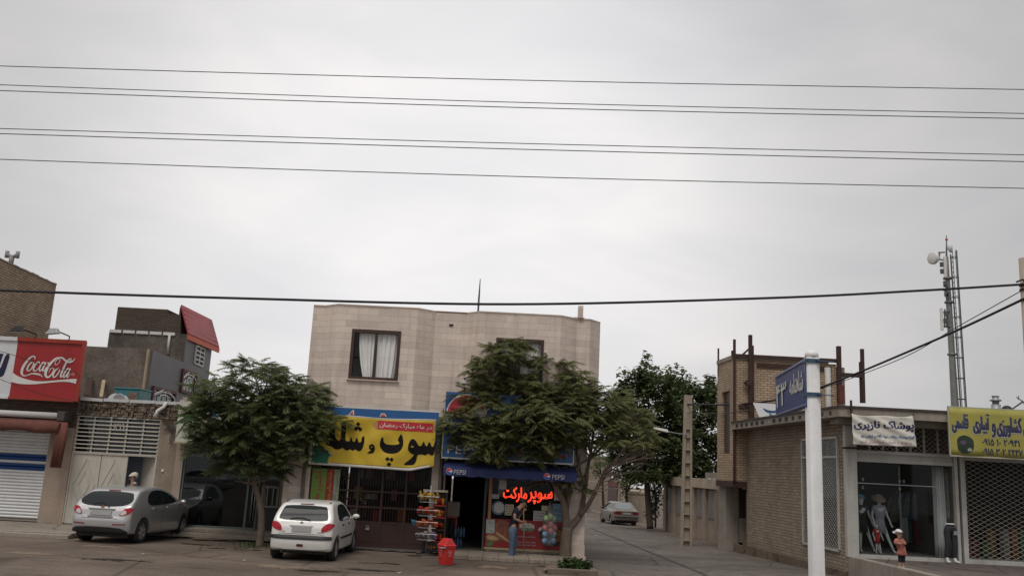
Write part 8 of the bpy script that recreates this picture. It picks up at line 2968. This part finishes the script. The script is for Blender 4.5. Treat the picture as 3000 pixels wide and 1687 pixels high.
def cap(c, back, s, m_, t, name='hair', k=(.093, .112, .1), lift=.03):
 bb_ = B()
 bb_.ball((0, 0, 0), (1, 1, 1), 18, 12)
 q = Vector(back).normalized()
 keep = []
 vs = [Vector(v) for v in bb_.v]
 idx = [i for i, v in enumerate(vs) if v.z > -.15 - .55 * max(0, v.dot(q)) + (.35 if v.dot(q) < -.2 else 0)]
 st_ = set(idx)
 mp_ = {k_: i for i, k_ in enumerate(idx)}
 r_ = B()
 l = Vector((0, 0, 1)).cross(q).normalized()
 for i in idx:
  v = vs[i]
  a, b_ = v.dot(q), v.dot(l)
  p = Vector(c) + q * a * k[1] * s + l * b_ * k[0] * s + Vector((0, 0, v.z * k[2] * s + lift * s))
  r_.v.append(tuple(p))
 r_.f = [tuple(mp_[i] for i in f_) for f_ in bb_.f if all(i in st_ for i in f_)]
 o = r_.obj(name, m_, t, True, local=True)
 md_ = o.modifiers.new('thick', 'SOLIDIFY')
 md_.thickness = .012 * s
 md_.offset = 1
 return o
def trousers(name, m_, t, J, s, end=.0, wide=1.0):
 b_ = B()
 pv = Vector(J['pelvis'])
 for sd in ('l', 'r'):
  hp, kn, an = Vector(J['hip_' + sd]), Vector(J['knee_' + sd]), Vector(J['ankle_' + sd])
  low = an + Vector((0, 0, .03)) if not end else kn + Vector((0, 0, -end))
  pts = [hp * .6 + pv * .4 + Vector((0, 0, .05 * s)), hp.lerp(kn, .12), hp.lerp(kn, .5), kn, kn.lerp(low, .55), low]
  b_.tube([Vector(q_) for q_ in catmull([tuple(p_) for p_ in pts], 4)], [x * s * wide for x in np.interp(np.linspace(0, 1, 21), [0, .15, .5, .62, 1], [.115, .115, .088, .080, .068])], 14)
 b_.ball(pv + Vector((0, 0, -.02 * s)), (.135 * s * wide, .18 * s * wide, .15 * s) if abs(J['hip_l'][1] - J['hip_r'][1]) > abs(J['hip_l'][0] - J['hip_r'][0]) else (.18 * s * wide, .135 * s * wide, .15 * s), 16, 10)
 return b_.obj(name, m_, t, True, local=True)
def skirt(name, m_, t, c, rings):
 b_ = B()
 n_ = 22
 for (z_, rx, ry) in rings:
  for k in range(n_):
   a = 2 * math.pi * k / n_
   w_ = 1 + .05 * math.sin(a * 6) * (rx - rings[0][1]) / .06
   b_.v.append((c[0] + rx * w_ * math.cos(a), c[1] + ry * w_ * math.sin(a), z_))
 for i in range(len(rings) - 1):
  for k in range(n_):
   b_.f.append((i * n_ + k, (i + 1) * n_ + k, (i + 1) * n_ + (k + 1) % n_, i * n_ + (k + 1) % n_))
 o = b_.obj(name, m_, t, True, local=True)
 md_ = o.modifiers.new('thick', 'SOLIDIFY')
 md_.thickness = .008
 return o
# --- the man sweeping: local frame, x is to the right of the photo, seen from his left side
ft = atz(1499, 1638, 0)
Hm = 1.0
t = thing('person', 'man in dark tee shirt and faded jeans sweeping before the market with a long pole', 'person', (ft.x, ft.y + .1, 0.0))
P = lambda px, py, dy=0.0: (lambda q: (q.x - t.location.x, dy, q.z))(at(px, py, ft.y + .1))
J = dict(pelvis=P(1503, 1548), waist=P(1506, 1523), chest=P(1513, 1498), neck=P(1524, 1484), head_base=P(1529, 1481), head_mid=P(1534, 1474), head_top=P(1536, 1464),
   shoulder_l=P(1511, 1493, -.17), elbow_l=P(1507, 1518, -.20), wrist_l=P(1526, 1526, -.12), hand_l=P(1536, 1527, -.03), palm_l=(0, -1, 0),
   shoulder_r=P(1516, 1494, .17), elbow_r=P(1523, 1514, .20), wrist_r=P(1530, 1500, .1), hand_r=P(1536, 1494, .02), palm_r=(0, 1, 0),
   hip_l=P(1501, 1552, -.10), knee_l=P(1500, 1593, -.11), ankle_l=P(1497, 1631, -.11), toe_l=P(1510, 1636, -.11),
   hip_r=P(1506, 1552, .10), knee_r=P(1508, 1592, .11), ankle_r=P(1502, 1629, .11), toe_r=P(1515, 1634, .11))
figure(t, 1.0, J, skin)
j = lambda n, r: tuple(J[n]) + (r,)
skinned('tee_shirt', navy_shirt, t, [j('waist', (.148, .125)), tuple(Vector(J['pelvis']) + Vector((0, 0, -.04))) + ((.165, .14),), j('chest', (.178, .130)), j('neck', .075),
  j('shoulder_l', .083), tuple(Vector(J['shoulder_l']).lerp(Vector(J['elbow_l']), .62)) + (.066,), j('shoulder_r', .083), tuple(Vector(J['shoulder_r']).lerp(Vector(J['elbow_r']), .62)) + (.066,)],
  [(0, 1), (0, 2), (2, 3), (2, 4), (4, 5), (2, 6), (6, 7)])
trousers('jeans', denim, t, J, .95)
for sd in ('l', 'r'):
 a, b_ = Vector(J['ankle_' + sd]), Vector(J['toe_' + sd])
 a.z = .05
 b_.z = .035
 skinned('shoe', trim_black, t, [tuple(a + Vector((-.05, 0, 0))) + ((.05, .042),), tuple(a.lerp(b_, .6)) + ((.05, .035),), tuple(b_ + Vector((.06, 0, 0))) + ((.042, .026),)], [(0, 1), (1, 2)])
B().box(J['waist'][0] + .10, J['waist'][0] + .15, -.10, .10, J['waist'][2] - .05, J['chest'][2] + .02).obj('pale_shirt_front', shirt_pale, t, bevel=.02, local=True)
hc = Vector(J['head_mid'])
face(t, hc, (1, -.15, -.45), 1.0, skin)
cap(hc, (-1, .1, .35), 1.0, hair_m, t)
# the wide sweeper he pushes
pb = at(1535, 1640, ft.y)
t2 = thing('squeegee_broom', 'long wooden pole on a wide low sweeper head held by the man', 'broom', (pb.x, ft.y + .1, 0))
wood = mat('broom_wood', (.26, .155, .09), .7, amt=.15, scale=6)
ptop = at(1534, 1478, ft.y + .1)
B().tube([(pb.x, ft.y + .1, .05), ptop], .014, 8).obj('pole', wood, t2, True)
B().bar((at(1490, 1640, ft.y).x, ft.y + .14, .055), (at(1575, 1640, ft.y).x, ft.y + .06, .055), .06, .05).obj('head', wood, t2, bevel=.008)
B().bar((at(1491, 1640, ft.y).x, ft.y + .14, .02), (at(1574, 1640, ft.y).x, ft.y + .06, .02), .03, .04).obj('bristles', trim_black, t2)
B().tube([(pb.x, ft.y + .1, .08), (pb.x - .10, ft.y + .11, .07)], .01, 6).tube([(pb.x, ft.y + .1, .16), (pb.x, ft.y + .1, .06)], .022, 8).obj('socket', galv, t2)
# --- the child
ck = atz(2641, 1664, PZ)
t = thing('person', 'toddler in a coral tunic and white headscarf standing on the raised ground', 'person', (ck.x, ck.y, PZ))
z = lambda px, py, dy=0.0: (lambda q: (q.x - ck.x, dy, q.z - PZ))(at(px, py, ck.y))
J = dict(pelvis=z(2642, 1617), waist=z(2638, 1602), chest=z(2634, 1587), neck=z(2634, 1577), head_base=z(2634, 1572, -.01), head_mid=z(2633, 1563, -.01), head_top=z(2632, 1555, -.01),
   shoulder_l=z(2644, 1581, -.01), elbow_l=z(2649, 1592, -.06), wrist_l=z(2640, 1590, -.14), hand_l=z(2637, 1586, -.15), palm_l=(0, 0, 1),
   shoulder_r=z(2624, 1581, -.01), elbow_r=z(2618, 1589, -.05), wrist_r=z(2631, 1590, -.13), hand_r=z(2637, 1588, -.15), palm_r=(0, 0, 1),
   hip_l=z(2646, 1621), knee_l=z(2646, 1641, -.01), ankle_l=z(2646, 1658), toe_l=z(2648, 1663, -.06), hip_r=z(2637, 1620), knee_r=z(2636, 1640, -.01), ankle_r=z(2635, 1657), toe_r=z(2633, 1661, -.06))
figure(t, .56, J, skin_k)
coral = mat('coral_tunic', (.33, .115, .085), .9, amt=.15, scale=8)
j = lambda n, r: tuple(J[n]) + (r,)
skinned('tunic', coral, t, [j('waist', (.105, .085)), tuple(Vector(J['pelvis']) + Vector((.01, 0, -.01))) + ((.138, .105),), j('chest', (.094, .075)), j('neck', .045), j('shoulder_l', .052), j('elbow_l', .046), j('shoulder_r', .052), j('elbow_r', .046), tuple(Vector(J['elbow_l']).lerp(Vector(J['wrist_l']), .6)) + (.036,), tuple(Vector(J['elbow_r']).lerp(Vector(J['wrist_r']), .6)) + (.036,)],
  [(0, 1), (0, 2), (2, 3), (2, 4), (4, 5), (2, 6), (6, 7), (5, 8), (7, 9)])
trousers('leggings', mat('dark_leggings', (.014, .016, .026), .9, amt=.1), t, J, .52, .04)
skirt('tunic_skirt', coral, t, J['pelvis'], [(J['waist'][2] + .04, .085, .07), (J['pelvis'][2], .115, .09), (J['pelvis'][2] - .06, .145, .115)])
for sd in ('l', 'r'):
 a = Vector(J['ankle_' + sd])
 skinned('shoe', white, t, [(a.x, a.y + .02, .028, (.028, .028)), (a.x, a.y - .05, .024, (.03, .022))], [(0, 1)])
hc = Vector(J['head_mid'])
face(t, hc, (.35, -1, 0), .78, skin_k)
scarf = mat('white_scarf', (.60, .60, .62), .9, amt=.12, scale=20)
cap(hc, (-.3, 1, .1), .82, scarf, t, 'headscarf', (.098, .115, .105))
B().add([tuple(hc + Vector(v)) for v in ((-.05, .05, .06), (-.06, .03, .0), (-.13, .06, .02), (-.12, .08, .06), (-.06, .07, .03))], [(0, 1, 2, 3), (0, 3, 4), (1, 4, 2)]).obj('scarf_tail', scarf, t, local=True)
t2 = thing('stick', 'thin dark stick leaning on the kerb beside the toddler', 'stick', atz(2592, 1655, PZ))
B().tube([atz(2592, 1656, PZ), at(2607, 1633, ck.y + .5)], .008, 6).obj('rod', trim_black, t2)
# --- the woman behind the silver car
wx = at(391, 1400, 27.0)
t = thing('person', 'woman in a cream headscarf at the open gate, half hidden by the silver car', 'person', (wx.x, 27.0, .13))
hz_ = wx.z - .13
J = dict(pelvis=(0, 0, hz_ - .68), waist=(0, 0, hz_ - .50), chest=(0, 0, hz_ - .33), neck=(0, 0, hz_ - .16), head_base=(0, -.01, hz_ - .09), head_mid=(-.01, -.02, hz_), head_top=(-.01, -.01, hz_ + .08),
   shoulder_l=(.17, 0, hz_ - .26), elbow_l=(.23, .02, hz_ - .52), wrist_l=(.20, -.10, hz_ - .72), hand_l=(.18, -.16, hz_ - .82), palm_l=(1, 0, 0),
   shoulder_r=(-.17, 0, hz_ - .26), elbow_r=(-.23, .02, hz_ - .52), wrist_r=(-.20, -.10, hz_ - .72), hand_r=(-.18, -.16, hz_ - .82), palm_r=(-1, 0, 0),
   hip_l=(.09, 0, hz_ - .74), knee_l=(.09, -.01, .48), ankle_l=(.09, .02, .07), toe_l=(.1, -.1, .03), hip_r=(-.09, 0, hz_ - .74), knee_r=(-.09, -.01, .48), ankle_r=(-.09, .02, .07), toe_r=(-.1, -.1, .03))
figure(t, .95, J, skin)
dark_print = mat('dark_print_robe', (.05, .04, .045), .9, amt=.5, scale=14)
j = lambda n, r: tuple(J[n]) + (r,)
skinned('robe', dark_print, t, [j('waist', (.17, .13)), j('pelvis', (.19, .15)), (0, 0, .5, (.22, .18)), (0, 0, .1, (.24, .2)), j('chest', (.18, .13)), j('neck', .07), j('shoulder_l', .085), j('elbow_l', .07), j('shoulder_r', .085), j('elbow_r', .07)],
  [(0, 1), (1, 2), (2, 3), (0, 4), (4, 5), (4, 6), (6, 7), (4, 8), (8, 9)])
hc = Vector(J['head_mid'])
face(t, hc, (-.7, -.7, 0), .95, skin)
cream_s = mat('cream_scarf', (.50, .45, .37), .9, amt=.1)
cap(hc, (.7, .7, .2), 1.12, cream_s, t, 'headscarf', (.10, .12, .112))
skinned('scarf_drape', cream_s, t, [tuple(hc + Vector((.05, .05, -.08))) + ((.09, .08),), tuple(hc + Vector((.03, .03, -.2))) + ((.13, .10),)], [(0, 1)])
# --- mannequins in the clothes window
def mannequin(lab, px, Yd, feet_y, head_y, lean_, dress, extra=None, stride=.22):
 f_ = at(px, feet_y, Yd)
 t_ = thing('mannequin', lab, 'mannequin', (f_.x, Yd, PZ + .1), 'mannequins in the clothes window')
 h = at(px, head_y, Yd).z - PZ - .1
 k_ = h / 1.72
 v = lambda x, y, z_: (x * k_ + lean_ * (z_ / 1.72 - .0), y * k_, z_ * k_)
 J_ = dict(pelvis=v(0, 0, .93), waist=v(0, 0, 1.08), chest=v(0, 0, 1.28), neck=v(0, 0, 1.45), head_base=v(.0, -.01, 1.52), head_mid=v(0, -.02, 1.61), head_top=v(0, 0, 1.70),
    shoulder_l=v(.165, 0, 1.38), elbow_l=v(.25, .03, 1.14), wrist_l=v(.31, -.06, .95), hand_l=v(.34, -.09, .83), palm_l=(0, -1, 0),
    shoulder_r=v(-.165, 0, 1.38), elbow_r=v(-.23, .03, 1.12), wrist_r=v(-.19, -.06, .93), hand_r=v(-.18, -.09, .81), palm_r=(0, -1, 0),
    hip_l=v(.09, 0, .88), knee_l=v(.09 + stride * .55, -.02, .48), ankle_l=v(.09 + stride * 1.25, 0, .08), toe_l=v(.12 + stride * 1.3, -.10, .03),
    hip_r=v(-.08, 0, .88), knee_r=v(-.07, -.05, .48), ankle_r=v(-.06, .02, .08), toe_r=v(-.05, -.10, .03))
 figure(t_, .88 * k_, J_, plastic)
 jj = lambda n, r: tuple(J_[n]) + ((tuple(x * k_ for x in r) if isinstance(r, tuple) else r * k_),)
 skinned('dress', dress, t_, [jj('waist', (.135, .10)), jj('pelvis', (.165, .125)), tuple(Vector(J_['pelvis']) + Vector((.03, 0, -.22 * k_))) + ((.185 * k_, .14 * k_),), jj('chest', (.155, .11)), jj('neck', .07), jj('shoulder_l', .078), tuple(Vector(J_['shoulder_l']).lerp(Vector(J_['elbow_l']), .5)) + (.062 * k_,), jj('shoulder_r', .072), tuple(Vector(J_['shoulder_r']).lerp(Vector(J_['elbow_r']), .5)) + (.062 * k_,)],
   [(0, 1), (1, 2), (0, 3), (3, 4), (3, 5), (5, 6), (3, 7), (7, 8)])
 skirt('skirt', dress, t_, J_['pelvis'], [(J_['waist'][2], .125 * k_, .095 * k_), (J_['pelvis'][2], .165 * k_, .125 * k_), (J_['pelvis'][2] - .32 * k_, .20 * k_, .15 * k_)])
 if extra: extra(t_, Vector(J_['head_mid']), k_)
 return t_
Ym = YR + .75
grey_dress = mat('grey_dress', (.42, .42, .47), .9, amt=.15, scale=9)
black_dress = mat('black_dress', (.04, .04, .045), .9, amt=.1)
def hat(t_, hc, k_):
 B().lathe(hc + Vector((.0, .05, .03)), [(.20, 0), (.21, .01), (.12, .03), (.11, .1), (.05, .12)], 20, (0, -.55, .85)).obj('straw_hat', mat('straw', (.36, .28, .21), .9, amt=.15), t_, True, local=True)
def bluecap(t_, hc, k_):
 cap(hc, (.2, 1, .2), 1.0, mat('teal_cap', (.2, .45, .55), .8, amt=.2), t_, 'cap', (.10, .12, .11))
mannequin('white mannequin in a pale grey dress and straw hat, tallest in the clothes window', 2580, Ym, 1621, 1453, .0, grey_dress, hat, .26)
mannequin('white mannequin in black dress and teal cap at the left edge of the clothes window', 2528, Ym + .1, 1619, 1452, -.02, black_dress, bluecap, .22)
# small child mannequin in red, between the two
f_ = at(2573, 1622, YR + .5)
t_ = mannequin('small child mannequin in a red outfit before the grey dressed mannequin', 2571, YR + .5, 1622, 1535, 0, mat('red_outfit', (.50, .035, .04), .9, amt=.2), None, .1)
# legs-only mannequin outside
Yl = YR - .15
f_ = at(2788, 1640, Yl)
t = thing('leggings_mannequin', 'headless half mannequin in dark leggings standing in the doorway of the clothes shop', 'mannequin', (f_.x, Yl, PZ))
hgt = at(2783, 1532, Yl).z - PZ
v = lambda x, y, z_: (x, y, z_ * hgt / .98)
JL = dict(pelvis=v(0, 0, .86), hip_l=v(.085, 0, .80), knee_l=v(.10, -.02, .45), ankle_l=v(.10, .02, .12), hip_r=v(-.085, 0, .80), knee_r=v(-.10, -.02, .45), ankle_r=v(-.11, .02, .12))
trousers('leggings', mat('charcoal_leggings', (.03, .03, .037), .85, amt=.15), t, JL, .85)
B().tube([v(.10, .02, .16), v(.10, 0, .05)], [.036, .04], 10).tube([v(-.11, .02, .16), v(-.11, 0, .05)], [.036, .04], 10).obj('legs', plastic, t, True, local=True)
B().lathe((0, 0, hgt - .03), [(.12, 0), (.125, .02), (.11, .03)], 20).obj('white_rim', plastic, t, local=True)
for s_ in (-1, 1):
 skinned('canvas_shoe', white, t, [(s_ * .10, .03, .05, (.05, .05)), (s_ * .13, -.10, .04, (.055, .035)), (s_ * .15, -.16, .035, (.05, .028))], [(0, 1), (1, 2)])
B().box(.04, .16, -.12, -.105, v(0, 0, .70)[2], v(0, 0, .80)[2]).obj('price_tag', mat('tag_grey', (.28, .28, .33), .6, amt=.2), t, local=True)
# clothes hanging in the shop
def garment(lab, px, py, w, h, m_, Yg, sleeves=True):
 c = at(px, py, Yg)
 t_ = thing('hanging_garment', lab, 'clothes', c, 'clothes hanging inside the clothes shop')
 bb_ = B()
 n = 14
 for i in range(n + 1):
  f = i / n
  for q in range(5):
   g = q / 4
   x = c.x + (f - .5) * w * (.8 + .35 * g)
   bb_.v.append((x, Yg + .04 * math.sin(f * 14 + g) - .05 * math.sin(math.pi * f), c.z - h * g))
 for i in range(n):
  for q in range(4):
   a = i * 5 + q
   bb_.f.append((a, a + 1, a + 6, a + 5))
 if sleeves:
  for s_ in (-1, 1):
   bb_.tube([(c.x + s_ * w * .40, Yg, c.z - .05), (c.x + s_ * w * .62, Yg, c.z - h * .30), (c.x + s_ * w * .62, Yg, c.z - h * .62)], [.07, .065, .055], 8)
 o_ = bb_.obj('cloth', m_, t_, True)
 md_ = o_.modifiers.new('thick', 'SOLIDIFY')
 md_.thickness = .02
 B().tube([(c.x - w * .3, Yg, c.z), (c.x, Yg, c.z + .06), (c.x + w * .3, Yg, c.z)], .012, 5).tube([(c.x, Yg, c.z + .06), (c.x, Yg, c.z + .15)], .008, 5).obj('hanger', galv, t_)
 return t_
gm = lambda n, c: mat(n, tuple(min(1, v * 2.2) for v in c), .9, amt=.2, scale=7)
garment('grey top hanging inside the clothes shop above the toddler', 2668, 1442, .55, .85, gm('cloth_grey', (.15, .16, .18)), YR + 2.4)
garment('mustard top hanging at the right of the grey top in the shop', 2681, 1438, .40, .80, gm('cloth_mustard', (.25, .19, .08)), YR + 2.8)
garment('olive jacket hanging left of the grey top in the shop', 2628, 1450, .40, .80, gm('cloth_olive', (.075, .075, .055)), YR + 2.6)
for i, (px, cn, col) in enumerate(((2650, 'cloth_white', (.22, .22, .22)), (2660, 'cloth_green', (.05, .09, .06)), (2672, 'cloth_plum', (.08, .03, .05)), (2684, 'cloth_crimson', (.16, .02, .025)), (2693, 'cloth_blue', (.09, .13, .18)), (2700, 'cloth_ivory', (.25, .23, .20)))):
 garment('%s garment on the low rail at the back of the clothes shop' % cn.split('_')[1], px, 1515 + i * 3, .26, .72, gm(cn, col), YR + 2.1 + .12 * i, False)
t = thing('clothes_rail', 'low steel clothes rail carrying garments in the clothes shop', 'clothes rail', at(2672, 1590, YR + 2.5))
a, b_ = at(2642, 1508, YR + 2.1), at(2710, 1530, YR + 2.8)
B().tube([a, b_], .02, 6).tube([a, (a.x, a.y, PZ + .1)], .02, 6).tube([b_, (b_.x, b_.y, PZ + .1)], .02, 6).obj('frame', galv, t)
t = thing('cap_display', 'tall narrow black rack of dark caps on the right wall inside the clothes shop', 'display rack', at(2725, 1510, YR + 1.2))
c = at(2725, 1445, YR + 1.2)
bb_ = B().box(c.x - .02, c.x + .02, YR + 1.22, YR + 1.26, c.z - .85, c.z + .05)
bb_.obj('board', black, t)
bb_ = B()
for k in range(9):
 bb_.ball((c.x - .03, YR + 1.15, c.z - .02 - k * .095), (.10, .09, .055), 10, 6)
bb_.obj('caps', mat('cap_brown', (.04, .025, .02), .9, amt=.3, scale=9), t, True)
for i, (px, py) in enumerate(((2528, 1403), (2528, 1427), (2636, 1409), (2648, 1409), (2636, 1432))):
 o = B().ball(at(px, py, YR + .6), (.035, .02, .05), 8, 6).obj('spotlight', mat('spot_white', (.6, .6, .58), .3, amt=0), None, True)
 tag(o, 'small white spotlight on the clothes shop window pole', 'spotlight', 'small spotlights in the clothes window')
t = thing('display_pole', 'thin vertical steel display pole inside the clothes shop window', 'pole', at(2638, 1610, YR + .7))
B().tube([(at(2638, 1500, YR + .7).x, YR + .7, PZ + .09), (at(2638, 1500, YR + .7).x, YR + .7, zh0 - .1)], .018, 6).obj('pole', galv, t)
# ------------------------------------------------------------------ snack racks and the red bin
Ysn = 25.75
c = at(1254, 1610, Ysn)
t = thing('wire_snack_rack', 'grey wire rack with four tilted baskets of snack packets before the grille', 'rack', (c.x, Ysn, 0))
zb0 = [at(1254, y, Ysn).z for y in (1470, 1510, 1545, 1580)]
xw = at(1254, 1500, Ysn).x
B().tube([(xw, Ysn + .2, .04), (xw + .03, Ysn + .2, zb0[0] + .45)], .02, 8).obj('post', galv, t, True)
b = B()
for a in range(4):
 an = a * math.pi / 2 + .6
 b.tube([(xw, Ysn + .2, .10), (xw + .28 * math.cos(an), Ysn + .2 + .28 * math.sin(an), .03)], .014, 6)
 b.ball((xw + .28 * math.cos(an), Ysn + .2 + .28 * math.sin(an), .02), .02, 8, 6)
b.obj('foot', trim_black, t)
for z in zb0:
 b = B()
 w, d, h = .30, .20, .16
 for i in range(9):
  f = -1 + 2 * i / 8
  b.tube([(xw + f * w, Ysn - d, z + h), (xw + f * w * .8, Ysn - d * .6, z), (xw + f * w * .8, Ysn + .15, z + .02)], .005, 4)
 b.tube([(xw - w, Ysn + .15, z + h), (xw - w, Ysn - d, z + h), (xw + w, Ysn - d, z + h), (xw + w, Ysn + .15, z + h)], .008, 5)
 b.tube([(xw - w * .8, Ysn + .15, z), (xw - w * .8, Ysn - d * .6, z), (xw + w * .8, Ysn - d * .6, z), (xw + w * .8, Ysn + .15, z)], .006, 5)
 b.obj('basket', galv, t)
foil = {}
for nm, col in (('gold', (.55, .33, .07)), ('orange', (.55, .11, .02)), ('red', (.42, .03, .03)), ('violet', (.24, .17, .27)), ('silver', (.38, .36, .32)), ('yellow', (.58, .46, .08))):
 foil[nm] = mat('foil_' + nm, col, .32, .25, amt=.45, scale=16)
rr = random.Random(17)
def packet(lab, c, nm, grp, sc=1.0):
 ax = rr.uniform(0, 6.28)
 ti = rr.uniform(.7, 1.4)
 ux = Vector((math.cos(ax), math.sin(ax) * .5, rr.uniform(-.2, .2))).normalized()
 uz = Vector((0, -math.cos(ti), math.sin(ti)))
 uz = (uz - ux * uz.dot(ux)).normalized()
 un = ux.cross(uz)
 bb_ = B()
 n, m_ = 6, 7
 for sgn in (1, -1):
  for i in range(n + 1):
   for q in range(m_ + 1):
    a, g = -1 + 2 * i / n, -1 + 2 * q / m_
    puff = .032 * (1 - a ** 4) * (1 - g ** 4) + .004 * math.sin(a * 9 + g * 7)
    bb_.v.append(tuple(Vector(c) + ux * a * .075 * sc + uz * g * .10 * sc + un * sgn * puff * sc))
 k = (n + 1) * (m_ + 1)
 for s_ in (0, 1):
  for i in range(n):
   for q in range(m_):
    a = s_ * k + i * (m_ + 1) + q
    f_ = (a, a + 1, a + m_ + 2, a + m_ + 1)
    bb_.f.append(f_ if s_ else f_[::-1])
 o = bb_.obj('snack_packet', foil[nm], None, True)
 return tag(o, lab, 'snack', grp)
rows = ['top', 'second', 'third', 'bottom']
for r_, z in enumerate(zb0):
 cols3 = (('gold', 'gold', 'yellow'), ('orange', 'orange', 'red'), ('orange', 'orange', 'orange'), ('violet', 'silver', 'violet'))[r_]
 for i in range(12):
  nm = cols3[rr.choice((0, 0, 1, 2))]
  packet(f'{nm} snack packet heaped in the {rows[r_]} basket of the wire rack', (xw - .25 + .045 * i, Ysn - .10 + .16 * rr.random(), z + .08 + .10 * rr.random() + (.05 if r_ == 0 else 0)), nm, f'{nm} packets in the {rows[r_]} wire basket', .8)
Ysh = 26.2
x0, x1 = at(1268, 1500, Ysh).x, at(1307, 1500, Ysh).x
zt_ = at(1285, 1440, Ysh).z
t = thing('snack_shelf', 'narrow dark shop shelf of orange and gold packets right of the wire rack', 'shelf', ((x0 + x1) / 2, Ysh, .06))
B().box(x0, x1, Ysh + .12, Ysh + .15, .06, zt_).obj('back_panel', mat('shelf_brown', (.11, .075, .065), .7, amt=.2), t)
B().box(x1 - .02, x1 + .02, Ysh - .2, Ysh + .119, .06, zt_ - .02).obj('side_panel', dark, t)
B().box(x0 - .3, x1 + .02, Ysh - .16, Ysh + .16, zt_, zt_ + .05).obj('top_board', mat('shelf_top', (.34, .31, .26), .6, amt=.1), t)
zs_l = [at(1285, y, Ysh).z for y in (1478, 1513, 1548, 1583)]
for z in zs_l:
 B().box(x0, x1 - .022, Ysh - .2, Ysh + .118, z - .03, z).obj('shelf_board', MATS['poster_red'] if z != zs_l[2] else ironbrown, t)
B().box(at(1240, 1580, Ysh).x, x1 - .03, Ysh - .24, Ysh - .2, .07, .36).obj('base_panel', black, t)
put_text('base_lettering', 'مزمز', mat('letter_orange', (.55, .14, .02), .5, amt=0), t, (at(1247, 1590, Ysh).x, Ysh - .241, .15), (.30, 0, 0), (0, 0, .13), .03, .004)
for r_, z in enumerate(zs_l):
 for i in range(6):
  nm = (('gold', 'red', 'gold'), ('gold', 'yellow', 'orange'), ('orange', 'red', 'orange'), ('violet', 'red', 'orange'))[r_][i % 3]
  packet(f'{nm} snack packet on the {rows[r_]} board of the narrow shop shelf', (x0 + .04 + (x1 - x0 - .1) * (i % 3 + .5) / 3, Ysh - .12 + .12 * (i // 3), z + .10), nm, f'{nm} packets on the {rows[r_]} shelf board', .95)
packet('blue snack packet hanging at the left of the third wire basket', (xw - .36, Ysn - .05, zb0[2] + .12), 'silver', None, 1.2).data.materials[0] = mat('foil_blue', (.12, .32, .45), .3, .2, amt=.3, scale=12)
c = atz(1304, 1655, 0)
t = thing('red_bin', 'bright red plastic litter bin with pitched lid standing on the road', 'bin', (c.x, c.y + .2, 0))
an = R(38)
redp = mat('bin_red', (.50, .03, .028), .4, amt=.10, scale=3, streak=.06)
ca, sa = math.cos(an), math.sin(an)
def ringz(w, z, rd=.04):
 pts_ = []
 for (sx_, sy_) in ((1, 1), (-1, 1), (-1, -1), (1, -1)):
  for k in range(4):
   a = math.atan2(sy_, sx_) - math.pi / 4 + k * math.pi / 6
   x, y = sx_ * (w - rd) + rd * math.cos(a), sy_ * (w - rd) + rd * math.sin(a)
   pts_.append((x * ca - y * sa, x * sa + y * ca, z))
 return pts_
def stack(rings, bb_=None):
 bb_ = bb_ or B()
 n = len(rings[0])
 o = len(bb_.v)
 for r_ in rings: bb_.v += r_
 for i in range(len(rings) - 1):
  for k in range(n):
   bb_.f.append((o + i * n + k, o + i * n + (k + 1) % n, o + (i + 1) * n + (k + 1) % n, o + (i + 1) * n + k))
 bb_.f.append(tuple(o + k for k in range(n - 1, -1, -1)))
 bb_.f.append(tuple(o + (len(rings) - 1) * n + k for k in range(n)))
 return bb_
HB = .45
stack([ringz(.125, .0), ringz(.14, .01), ringz(.172, HB - .03), ringz(.185, HB - .028), ringz(.185, HB)]).obj('body', redp, t, local=True)
lid = stack([ringz(.19, HB + .004), ringz(.195, HB + .03), ringz(.17, HB + .06)])
rt_ = lambda x, y, z: (x * ca - y * sa, x * sa + y * ca, z)
o = len(lid.v)
w = .165
lid.add([rt_(-w, -w, HB + .055), rt_(w, -w, HB + .055), rt_(w, w, HB + .055), rt_(-w, w, HB + .055), rt_(-w * .35, -w * .75, HB + .20), rt_(w * .35, -w * .75, HB + .20), rt_(w * .35, w * .75, HB + .20), rt_(-w * .35, w * .75, HB + .20)],
  [(0, 3, 2, 1), (4, 5, 6, 7), (0, 1, 5, 4), (1, 2, 6, 5), (2, 3, 7, 6), (3, 0, 4, 7)])
lid.obj('lid', redp, t, bevel=.012, local=True)
lab_m = mat('bin_mark', (.46, .17, .16), .5, amt=.1)
for (ux, uy) in ((0, -1), (-1, 0)):
 bb_ = B()
 n_ = Vector((ux * ca - uy * sa, ux * sa + uy * ca, 0))
 l_ = Vector((-n_.y, n_.x, 0))
 ctr = n_ * .163 + Vector((0, 0, .31))
 tl = Vector((0, 0, 1)) + n_ * .075
 for rad in (.062, .05):
  bb_.tube([ctr + l_ * rad * math.cos(a) + tl * rad * .9 * math.sin(a) for a in [math.pi * 2 * k / 20 for k in range(21)]], .005, 4)
 for k in range(5):
  bb_.tube([ctr + l_ * (-.035 + .017 * k) + tl * (-.02), ctr + l_ * (-.025 + .017 * k) + tl * (.02)], .006, 4)
 bb_.tube([ctr + l_ * -.05 + tl * -.09, ctr + l_ * .05 + tl * -.09], .014, 4)
 bb_.obj('round_mark', lab_m, t, local=True)
B().tube([(-.20, -.15, HB - .02), (-.10, -.23, HB - .03), (.0, -.25, HB - .02)], [.012, .022, .012], 7).obj('grey_handle', mat('handle_grey', (.25, .25, .29), .5, amt=0), t, True, local=True)
bpy.context.view_layer.update()
